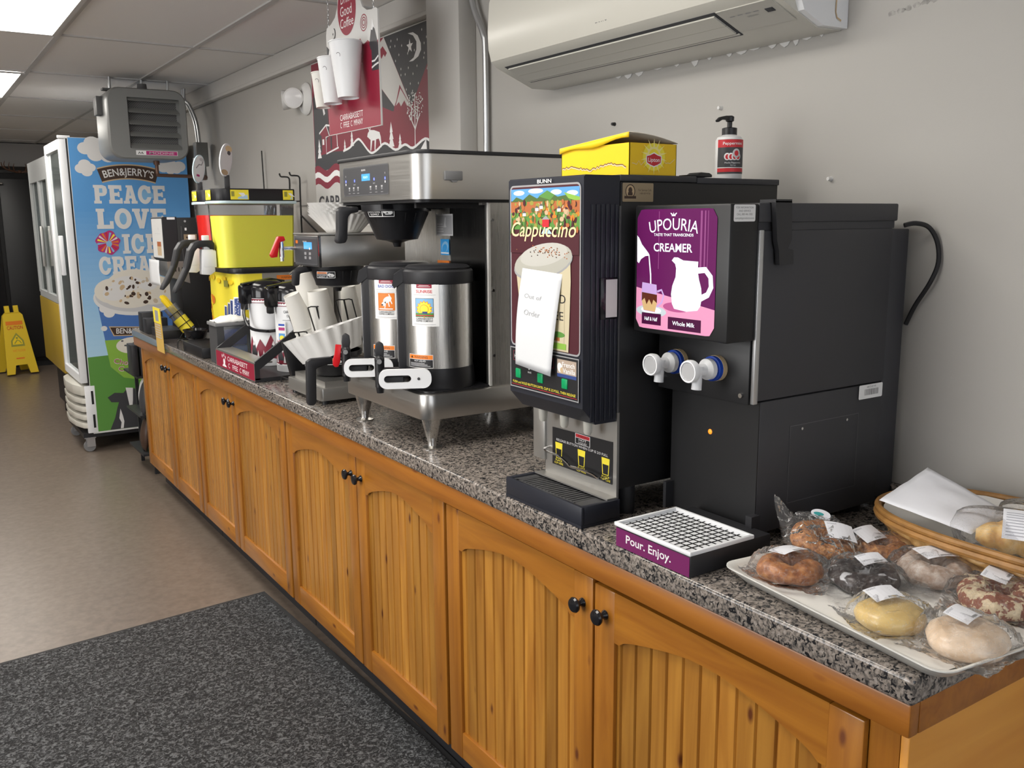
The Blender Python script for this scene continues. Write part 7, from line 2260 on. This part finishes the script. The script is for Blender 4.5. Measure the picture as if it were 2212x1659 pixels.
# ------------------------------------------------------------------ wet floor sign
t = thing('wet_floor_sign', 'yellow folding wet floor sign standing near the black cooler', 'floor sign', (0.84, 10.6, 0))
Mz = Matrix.Translation((0.862, 10.50, 0)) @ Matrix.Rotation(math.radians(14), 4, 'Z')
for k, s in enumerate((1, -1)):
    Ml = Mz @ Matrix.Translation((0, 0, 0.62)) @ Matrix.Rotation(math.radians(-13 * s), 4, 'X') @ Matrix.Translation((0, 0, -0.62))
    # s = 1: near leaf leans towards the camera
    P = [(-0.15, 0.0), (-0.075, 0.0), (-0.055, 0.09), (0.055, 0.09), (0.075, 0.0), (0.15, 0.0), (0.095, 0.60), (0.07, 0.63), (-0.07, 0.63), (-0.095, 0.60)]
    b = MB().prism(P, 'y', -0.008, 0.008, M=Ml)
    if k == 0:
        b.box(0.02, 0.065, -0.008, 0.008, 0.62, 0.70, M=Ml).box(-0.065, -0.02, -0.008, 0.008, 0.62, 0.70, M=Ml)
    lf = b.build('leaf', 'tray_yellow', t)
    if k == 0:
        g = G(lambda u, v, d, Ml=Ml: Ml @ V((u, -0.0085 - d, v)))
        g.text('CAUTION', 0, 0.455, 0.035, 'red', w=0.15, bold=0.010).rect(-0.08, 0.50, 0.08, 0.54, 'orange')
        g.poly([(-0.065, 0.28), (0.065, 0.28), (0.06, 0.34), (0.0, 0.42), (-0.06, 0.34)], 'olive').poly([(-0.048, 0.30), (0.048, 0.30), (0.044, 0.335), (0.0, 0.395), (-0.044, 0.335)], 'yellow')
        g.line([(-0.03, 0.31), (0.0, 0.345), (0.02, 0.335), (0.035, 0.31)], 0.010, 'olive').ell(0.0, 0.366, 0.011, 0.011, 'olive')
        g.text('WET FLOOR', 0, 0.225, 0.022, 'orange', w=0.12).rect(-0.04, 0.15, 0.04, 0.165, 'orange')
        g.build('print', lf)

# ------------------------------------------------------------------ things stored at the end of the counter
t = thing('snack_rack', 'low dark snack rack standing between the counter end and the freezer', 'rack', (1.25, 5.85, 0))
b = MB().box(1.15, 1.17, 5.70, 5.72, 0, 0.62).box(1.15, 1.17, 6.08, 6.10, 0, 0.62).box(1.60, 1.62, 5.70, 5.72, 0, 0.72).box(1.60, 1.62, 6.08, 6.10, 0, 0.72)
for z in (0.12, 0.36, 0.60):
    b.box(1.09, 1.62, 5.70, 6.10, z, z + 0.012)
b.build('frame', 'black_satin', t, ang=0)
for i in range(3):
    o = MB().box(1.075 + 0.045 * i, 1.11 + 0.045 * i, 5.72, 5.86, 0.6125, 0.80 + 0.008 * i, bev=0.004, M=None).build('dark_carton', 'black_satin')
    tag(o, ['slim black carton on the snack rack, outermost of the three', 'slim black carton on the snack rack, middle one of three', 'slim black carton on the snack rack, nearest the wall of the three'][i], 'carton')
r = random.Random(21)
for i in range(3):
    x, z = 1.12 + 0.03 * (i % 2), (0.374, 0.374, 0.134)[i]
    y = (5.74, 5.90, 5.80)[i]
    def bag(u, v, x=x, y=y, z=z, i=i):
        a = 2 * PI * u; w = 0.055 * math.sin(PI * min(1, v * 1.02)) ** 0.5 + 0.004
        return (x + w * 0.5 * math.cos(a) + 0.02 * v, y + 0.06 * math.sin(a) * (0.55 + 0.45 * math.sin(PI * v)), z + 0.20 * v + 0.01 * noise.noise(V((a, v * 4, i))))
    o = MB().sheet(bag, 18, 10, closed_u=True).build('snack_bag', ['ink_charcoal', 'ink_w2', 'ink_dbrown'][i], ang=60)
    tag(o, ['dark snack bag on the middle shelf of the low rack', 'white snack bag on the middle shelf of the low rack', 'brown snack bag on the lowest shelf of the low rack'][i], 'snack bag')
# ------------------------------------------------------------------ tray of wrapped pastries
mat('tray_white', (0.74, 0.73, 0.69), 0.32)
mat('liner_paper', (0.80, 0.78, 0.74), 0.8)
mat('label_paper', (0.84, 0.84, 0.88), 0.6)
mat('label_ink', (0.42, 0.42, 0.46), 0.7)
speckle('dough_glazed', [(0.3, (0.17, 0.045, 0.010)), (0.5, (0.36, 0.125, 0.03)), (0.70, (0.58, 0.27, 0.09))], 70, 0.35, bump=0.8, dist=0.003, detail=5)
speckle('dough_crumb', [(0.3, (0.15, 0.045, 0.012)), (0.5, (0.38, 0.145, 0.04)), (0.70, (0.62, 0.31, 0.11))], 120, 0.5, bump=1.0, dist=0.006, detail=4)
speckle('dough_choc', [(0.35, (0.018, 0.010, 0.010)), (0.6, (0.035, 0.022, 0.020)), (0.72, (0.07, 0.045, 0.04))], 60, 0.30, vor=(38, (0.50, 0.50, 0.52), 0.60), bump=0.4, dist=0.003)
speckle('dough_sugar', [(0.30, (0.30, 0.19, 0.13)), (0.48, (0.47, 0.36, 0.29)), (0.70, (0.66, 0.60, 0.55))], 70, 0.8, bump=0.5, dist=0.003, detail=6)
speckle('dough_nut', [(0.35, (0.22, 0.065, 0.03)), (0.5, (0.27, 0.09, 0.05)), (0.52, (0.60, 0.47, 0.30)), (0.75, (0.76, 0.64, 0.44))], 75, 0.6, bump=1.0, dist=0.006, detail=3)
speckle('dough_yellow', [(0.3, (0.60, 0.40, 0.13)), (0.6, (0.72, 0.53, 0.21)), (0.75, (0.80, 0.63, 0.30))], 22, 0.28, bump=0.15, dist=0.002)
speckle('dough_pale', [(0.3, (0.62, 0.44, 0.28)), (0.55, (0.76, 0.60, 0.45)), (0.75, (0.82, 0.72, 0.60))], 26, 0.30, bump=0.3, dist=0.003)
speckle('bread_crust', [(0.28, (0.46, 0.20, 0.05)), (0.5, (0.74, 0.47, 0.17)), (0.70, (0.88, 0.73, 0.45))], 26, 0.55, bump=0.5, dist=0.003, detail=6)
clearfilm('cellophane', (0.995, 0.995, 1.0), 0.15, 1.0, 30, rough=0.12, haze=0.05)

e1 = V((-0.118, -0.993, 0)) * -1        # along the tray, away from the camera
e2 = V((0.993, -0.118, 0))             # across, towards the wall
TC = V((1.262, 0.800, ZT))
Mt = Matrix(((e2.x, e1.x, 0, TC.x), (e2.y, e1.y, 0, TC.y), (0, 0, 1, TC.z), (0, 0, 0, 1)))


def rrect(hx, hy, r, n=6):
    P = []
    for cx, cy, a in ((hx - r, -hy + r, -PI / 2), (hx - r, hy - r, 0), (-hx + r, hy - r, PI / 2), (-hx + r, -hy + r, PI)):
        for i in range(n):
            q = a + PI / 2 * i / (n - 1); P.append((cx + r * math.cos(q), cy + r * math.sin(q)))
    return P


b = MB(); bm = b.bm
hx, hy = 0.172, 0.222
rings = []
for dx, z in ((-0.022, 0.0012), (-0.006, 0.018), (0.0, 0.0225), (0.0, 0.0245), (-0.004, 0.0245), (-0.010, 0.019), (-0.026, 0.0045)):
    rings.append([bm.verts.new(Mt @ V((p[0], p[1], z))) for p in rrect(hx + dx, hy + dx, 0.028)])
n = len(rings[0])
for A, B_ in zip(rings, rings[1:]):
    for i in range(n):
        bm.faces.new((A[i], A[(i + 1) % n], B_[(i + 1) % n], B_[i]))
bm.faces.new(rings[0][::-1]); bm.faces.new(rings[-1])
o = b.build('serving_tray', 'tray_white', ang=50)
tag(o, 'white rectangular serving tray of wrapped doughnuts on the counter end', 'tray')


def liner(u, v):
    p = Mt @ V((-0.142 + 0.284 * u, -0.192 + 0.384 * v, 0.0058 + 0.0015 * noise.noise(V((u * 5, v * 5, 3)))))
    return p


o = MB().sheet(liner, 24, 24).build('paper_liner', 'liner_paper', ang=80)
tag(o, 'pale paper liner lying in the white pastry tray', 'paper')


def wrapped(kind, c, label, m, R=0.053, r=0.020, hole=True, sq=0.9, tilt=(0, 0), bag=(0.078, 0.072), bh=0.05, rz=0.0, lab=None, oval=None, seed=1, corner=None):
    """a doughnut in a cellophane bag with a paper label stuck on top; c is where it rests"""
    t = thing('wrapped_' + kind, label, 'pastry', c, 'wrapped pastries on the tray')
    Mr = Matrix.Translation(c) @ Matrix.Rotation(rz, 4, 'Z') @ Matrix.Rotation(math.radians(tilt[0]), 4, 'X') @ Matrix.Rotation(math.radians(tilt[1]), 4, 'Y')
    rnd = random.Random(seed); ph = [rnd.uniform(0, 6) for _ in range(4)]

    def dn(u, v):
        a, q = 2 * PI * u, 2 * PI * v
        rr = r * (1 + 0.10 * math.sin(3 * a + ph[0]) + 0.05 * math.sin(7 * a + ph[1]) + 0.05 * noise.noise(V((math.cos(a) * 2, math.sin(a) * 2, math.sin(q) + seed))))
        big = (R - r) * (1 + 0.03 * math.sin(2 * a + ph[2]))
        zz = rr * sq * math.sin(q)
        if zz < 0:
            zz *= 0.75
        return Mr @ V(((big + rr * math.cos(q)) * math.cos(a), (big + rr * math.cos(q)) * math.sin(a), r * sq * 0.78 + zz))
    if hole:
        b = MB()
        g = [[b.bm.verts.new(dn(i / 40, j / 18)) for j in range(18)] for i in range(40)]
        for i in range(40):
            for j in range(18):
                b.bm.faces.new((g[i][j], g[(i + 1) % 40][j], g[(i + 1) % 40][(j + 1) % 18], g[i][(j + 1) % 18]))
    else:
        prof = [(0, 0), (R * 0.75, 0.0), (R * 0.95, r * 0.45), (R, r * 0.95), (R * 0.93, r * 1.45), (R * 0.72, r * 1.85), (R * 0.4, r * 2.0), (0, r * 2.02)]
        b = MB().lathe(prof, n=40, M=Mr, wob=lambda a, q, z: 1 + 0.03 * math.sin(2 * a + ph[0]) + 0.02 * math.sin(5 * a + ph[1]))
    top = r * sq * 1.78 if hole else r * 2.02
    b.build('dough', m, t, ang=80)
    # bag: two crumpled faces meeting in a flat seam
    bx, by = bag
    N = 46

    def skin(sgn):
        def fn(u, v):
            x, y = 2 * u - 1, 2 * v - 1
            e = max(abs(x), abs(y)); X, Y = x * bx, y * by
            d2 = math.hypot(X, Y) / (R * 1.25)
            dome = max(0.0, 1 - d2 ** 3.0) ** 0.5 if d2 < 1 else 0.0
            cr = (0.5 - abs(noise.noise(V((x * 2.3 + seed, y * 2.3, sgn * 2)))) * 1.6) * 0.8 + (0.4 - abs(noise.noise(V((x * 6 + seed, y * 6, sgn * 2)))) * 1.5) * 0.45
            edge = (1 - e ** 6)
            if sgn > 0:
                z = 0.006 + dome * (top + 0.004 - 0.006) + edge * 0.009 * (cr + 0.5) + 0.016 * max(0, e - 0.55) * (1 + cr)
            else:
                z = 0.0045 - edge * 0.0035 + 0.016 * max(0, e - 0.55) * (1 + cr) * 0.8
            k = 1 + 0.07 * noise.noise(V((x * 2 + seed, y * 2, 9)))
            p = V((X * k, Y * k, max(0.0008, z)))
            if corner and sgn and x * corner[0] > 0.2 and y * corner[1] > 0.2:
                f = (abs(x) - 0.2) * (abs(y) - 0.2) / 0.64
                p += V((0, 0, corner[2] * f))
            return Mr @ p
        return fn
    b = MB().sheet(skin(1), N, N).sheet(skin(-1), N, N)
    bmesh.ops.remove_doubles(b.bm, verts=b.bm.verts, dist=0.0004)
    b.build('cellophane_bag', 'cellophane', t, ang=0)['label'] = 'clear crinkled bag'
    # label on top of the bag
    (lx, ly, la, lt, lw, lh) = lab or (0.01, 0.0, 0.3, -10, 0.052, 0.042)
    Ml = Mr @ Matrix.Translation((lx, ly, top + 0.0115)) @ Matrix.Rotation(la, 4, 'Z') @ Matrix.Rotation(math.radians(lt), 4, 'X')
    bow = 0.003

    def lp(u, v, d=0.0):
        return Ml @ V((u, v, d - bow * ((2 * u / lw) ** 2)))
    g = G(lp, d0=0.0004)
    g.rect(-lw / 2, -lh / 2, lw / 2, lh / 2, 'label_paper', nx=6)
    r2 = random.Random(seed + 50)
    g.text('DONUT', -lw * 0.42, lh * 0.34, 0.0032, 'label_ink', al='L', bold=0.03)
    for i in range(7):
        g.rect(-lw * 0.42, lh * 0.24 - i * lh * 0.072, lw * r2.uniform(0.25, 0.44), lh * 0.24 - i * lh * 0.072 + 0.0011, 'label_ink')
    u = -lw * 0.05
    while u < lw * 0.28:
        w = r2.choice((0.0005, 0.0010, 0.0014)); g.rect(u, -lh * 0.43, u + w, -lh * 0.32, 'dgrey'); u += w + 0.0007
    lb = g.build('paper_label', t)
    if oval:
        Mo = Mr @ Matrix.Translation((oval[0], oval[1], oval[2])) @ Matrix.Rotation(oval[3], 4, 'Z') @ Matrix.Rotation(math.radians(oval[4]), 4, 'X')
        g = G(lambda u, v, d: Mo @ V((u, v, d)), d0=0.0004)
        g.ell(0, 0, 0.019, 0.0095, 'label_paper', n=30).ell(-0.004, 0.0, 0.010, 0.0035, 'teal', n=18).rect(-0.012, -0.006, 0.012, -0.0052, 'label_ink')
        g.build('oval_sticker', t)
    return t


def on_tray(x, y, z=0.0068):
    return tuple(Mt @ V((x, y, z)))


zt_ = ZT + 0.0068
wrapped('doughnut', (1.198, 0.958, zt_), 'glazed brown doughnut in a bag at the far left corner of the tray', 'dough_glazed', R=0.054, r=0.022, bag=(0.075, 0.07), rz=0.5, lab=(0.014, 0.006, -0.62, -8, 0.054, 0.040), seed=1, corner=(-1, 1, 0.02))
wrapped('doughnut', (1.318, 0.990, zt_ + 0.014), 'large crumbly brown doughnut leaning up, bag with an oval sticker', 'dough_crumb', R=0.058, r=0.023, tilt=(22, 8), bag=(0.074, 0.082), rz=-0.35, lab=(0.022, -0.004, -0.28, 4, 0.052, 0.044), oval=(0.010, 0.046, 0.045, -0.25, 30), seed=2, corner=(-1, 1, 0.045))
wrapped('doughnut', (1.412, 0.925, zt_), 'brown doughnut half hidden between the basket and the leaning doughnut', 'dough_crumb', R=0.048, r=0.020, bag=(0.066, 0.064), rz=0.2, lab=(-0.010, 0.022, -0.25, 22, 0.054, 0.038), seed=3)
wrapped('cruller', (1.268, 0.862, zt_), 'dark chocolate frosted doughnut in the middle of the tray', 'dough_choc', R=0.056, r=0.021, bag=(0.086, 0.066), rz=-0.45, lab=(0.018, 0.012, 0.22, 18, 0.050, 0.026), seed=4)
wrapped('doughnut', (1.388, 0.812, zt_), 'sugar dusted brown doughnut beside the wicker basket', 'dough_sugar', R=0.060, r=0.024, bag=(0.082, 0.074), rz=-0.2, lab=(0.004, 0.004, -0.22, 2, 0.058, 0.046), seed=5)
wrapped('doughnut', (1.362, 0.688, zt_), 'crumb coated reddish doughnut at the right edge of the photo', 'dough_nut', R=0.062, r=0.024, bag=(0.080, 0.078), rz=0.35, lab=(0.026, 0.008, -0.10, 10, 0.056, 0.038), seed=6)
wrapped('doughnut', (1.172, 0.748, zt_), 'plain yellow filled doughnut near the front edge of the tray', 'dough_yellow', R=0.050, r=0.018, hole=False, bag=(0.070, 0.062), rz=-0.5, lab=(-0.004, 0.016, 0.28, 12, 0.054, 0.032), seed=7)
wrapped('doughnut', (1.190, 0.640, zt_), 'pale glazed doughnut nearest the camera corner of the tray', 'dough_pale', R=0.056, r=0.020, hole=False, bag=(0.078, 0.066), rz=0.05, lab=(0.006, 0.012, 0.06, 10, 0.046, 0.036), seed=8)

# ------------------------------------------------------------------ wicker basket of bread
BC = (1.563, 0.735); BX, BY = 0.160, 0.275


def oval(a, k=1.0, dz=0):
    p = 2.5
    c, s = math.cos(a), math.sin(a)
    q = (abs(c) ** p + abs(s) ** p) ** (-1 / p)
    return V((BC[0] + BX * k * q * c, BC[1] + BY * k * q * s, ZT + dz))


t = thing('bread_basket', 'oval woven wicker basket of bread at the right edge of the photo', 'basket', (BC[0], BC[1], ZT))
NS = 88


def weave(u, v):
    a = 2 * PI * u
    k = 0.86 + 0.12 * v
    row = int(v * 6.999); col = u * NS / 2
    w = math.sin(PI * (col + (row % 2)))
    p = oval(a, k, 0.002 + 0.062 * v)
    o = oval(a, k + 0.02, 0.002 + 0.062 * v)
    fr = (v * 7) % 1.0
    return p + (o - p).normalized() * (0.0035 * w * math.sin(PI * min(1, max(0.0, fr)))) 


b = MB().sheet(weave, 176, 28, closed_u=True)
b.build('woven_wall', 'wicker', t, ang=80)
b = MB()
ring = [oval(2 * PI * i / 48, 0.87, 0.004) for i in range(48)]
b.bm.faces.new([b.bm.verts.new(p) for p in ring])
b.build('base', 'wicker', t, ang=0)
for k_, zz, rr in ((1.0, 0.066, 0.0075), (1.0, 0.078, 0.0062)):
    MB().tube([oval(2 * PI * i / 72, k_, zz) for i in range(72)], rr, 8, closed=True).build('rim_band', 'wicker_rim', t)
# white liner paper
def liner2(u, v):
    a = 2 * PI * u
    k = 0.10 + 0.86 * v
    z = 0.020 + 0.056 * v ** 2 + 0.005 * noise.noise(V((math.cos(a) * 4 * v, math.sin(a) * 4 * v, 2)))
    return oval(a, k, z)


o = MB().sheet(liner2, 60, 10, closed_u=True).build('basket_liner', 'liner_paper', ang=80)
tag(o, 'white paper lining inside the wicker basket', 'paper')


def sheetp(u, v):
    A, B_, C_, D_ = V((1.435, 0.955, 1.012)), V((1.565, 0.945, 1.055)), V((1.600, 0.80, 0.995)), V((1.47, 0.80, 0.985))
    p = A.lerp(B_, u).lerp(D_.lerp(C_, u), v)
    p.z += 0.010 * math.sin(PI * v) * math.sin(PI * u) + 0.003 * noise.noise(V((u * 4, v * 4, 5)))
    return p


o = MB().sheet(sheetp, 14, 14).build('wax_paper', 'label_paper', ang=80, solid=0.0006)
tag(o, 'loose white sheet of wax paper sticking up from the basket', 'paper')


def bread(c, L, R, rz, label, ridges, seed):
    t = thing('wrapped_bread', label, 'bread', c, 'wrapped bread in the basket')
    M = Matrix.Translation(c) @ Matrix.Rotation(rz, 4, 'Z')
    n = 60; b = MB(); rings = []
    for i in range(n + 1):
        s = i / n; x = (s - 0.5) * L
        env = (math.sin(PI * min(1, max(0, s)) * 0.96 + 0.06)) ** 0.45
        rr = R * env * (1 + 0.17 * abs(math.sin(PI * ridges * s)) - 0.10)
        bend = -0.018 * (2 * s - 1) ** 2
        rings.append([b.bm.verts.new(M @ V((x, bend + rr * math.cos(a) * 1.15, max(0.0, R * 0.85 + rr * 0.92 * math.sin(a))))) for a in [2 * PI * k / 24 for k in range(24)]])
    for A, B_ in zip(rings, rings[1:]):
        for k in range(24):
            b.bm.faces.new((A[k], A[(k + 1) % 24], B_[(k + 1) % 24], B_[k]))
    b.bm.faces.new(rings[0][::-1]); b.bm.faces.new(rings[-1])
    b.build('loaf', 'bread_crust', t, ang=80)

    def bag(u, v):
        s, a = 1.36 * (u - 0.5), 2 * PI * v
        env = max(0.0, 1 - (abs(2 * u - 1)) ** 5) ** 0.5
        rr = R * (1.28 * env + 0.05) * (1 + 0.10 * noise.noise(V((u * 6, math.cos(a) * 2, math.sin(a) * 2 + seed))))
        flat = 1 + 0.7 * abs(2 * u - 1) ** 6
        return M @ V((s * L, -0.018 * (2 * u - 1) ** 2 + rr * 1.1 * math.cos(a) * flat, max(0.001, R * 0.85 + rr * 0.95 * math.sin(a) + 0.012 * abs(2 * u - 1) ** 3)))
    MB().sheet(lambda u, v: bag(u, v), 36, 28).build('cellophane_bag', 'cellophane', t, ang=0)
    def lp(u, v, d):
        a = math.radians(48) + v / (R * 1.32)
        rr = R * 1.32 + d
        return M @ V((u, -rr * 1.1 * math.cos(a) , R * 0.85 + rr * 0.95 * math.sin(a)))
    g = G(lp, d0=0.0022)
    for i in range(8):
        g.d = 0.0022
        g.rect(-0.074, -0.03 + i * 0.0075, -0.026, -0.03 + (i + 1) * 0.0075 + 0.0001, 'label_paper')
    g.d = 0.0028
    for i in range(9):
        g.rect(-0.069, -0.024 + i * 0.0052, -0.031 - 0.006 * (i % 3), -0.0225 + i * 0.0052, 'label_ink')
    g.build('paper_label', t)
    return t


bread((1.551, 0.708, 0.952), 0.225, 0.037, math.radians(-62), 'golden ridged bread roll in a labelled bag at the front of the basket', 7, 3)
br = bread((1.625, 0.705, 0.958), 0.18, 0.034, math.radians(-70), 'golden bread roll behind the front one against the wall', 6, 9)
MB().lathe([(0, 0), (1, 0), (1, 0.0006), (0, 0.0006)], n=30, M=Matrix.Translation((1.640, 0.74, 1.046)) @ Matrix.Rotation(math.radians(-35), 4, 'Z') @ Matrix.Rotation(math.radians(50), 4, 'X') @ Matrix.Diagonal((0.026, 0.013, 1, 1))).build('oval_sticker', 'label_paper', br)
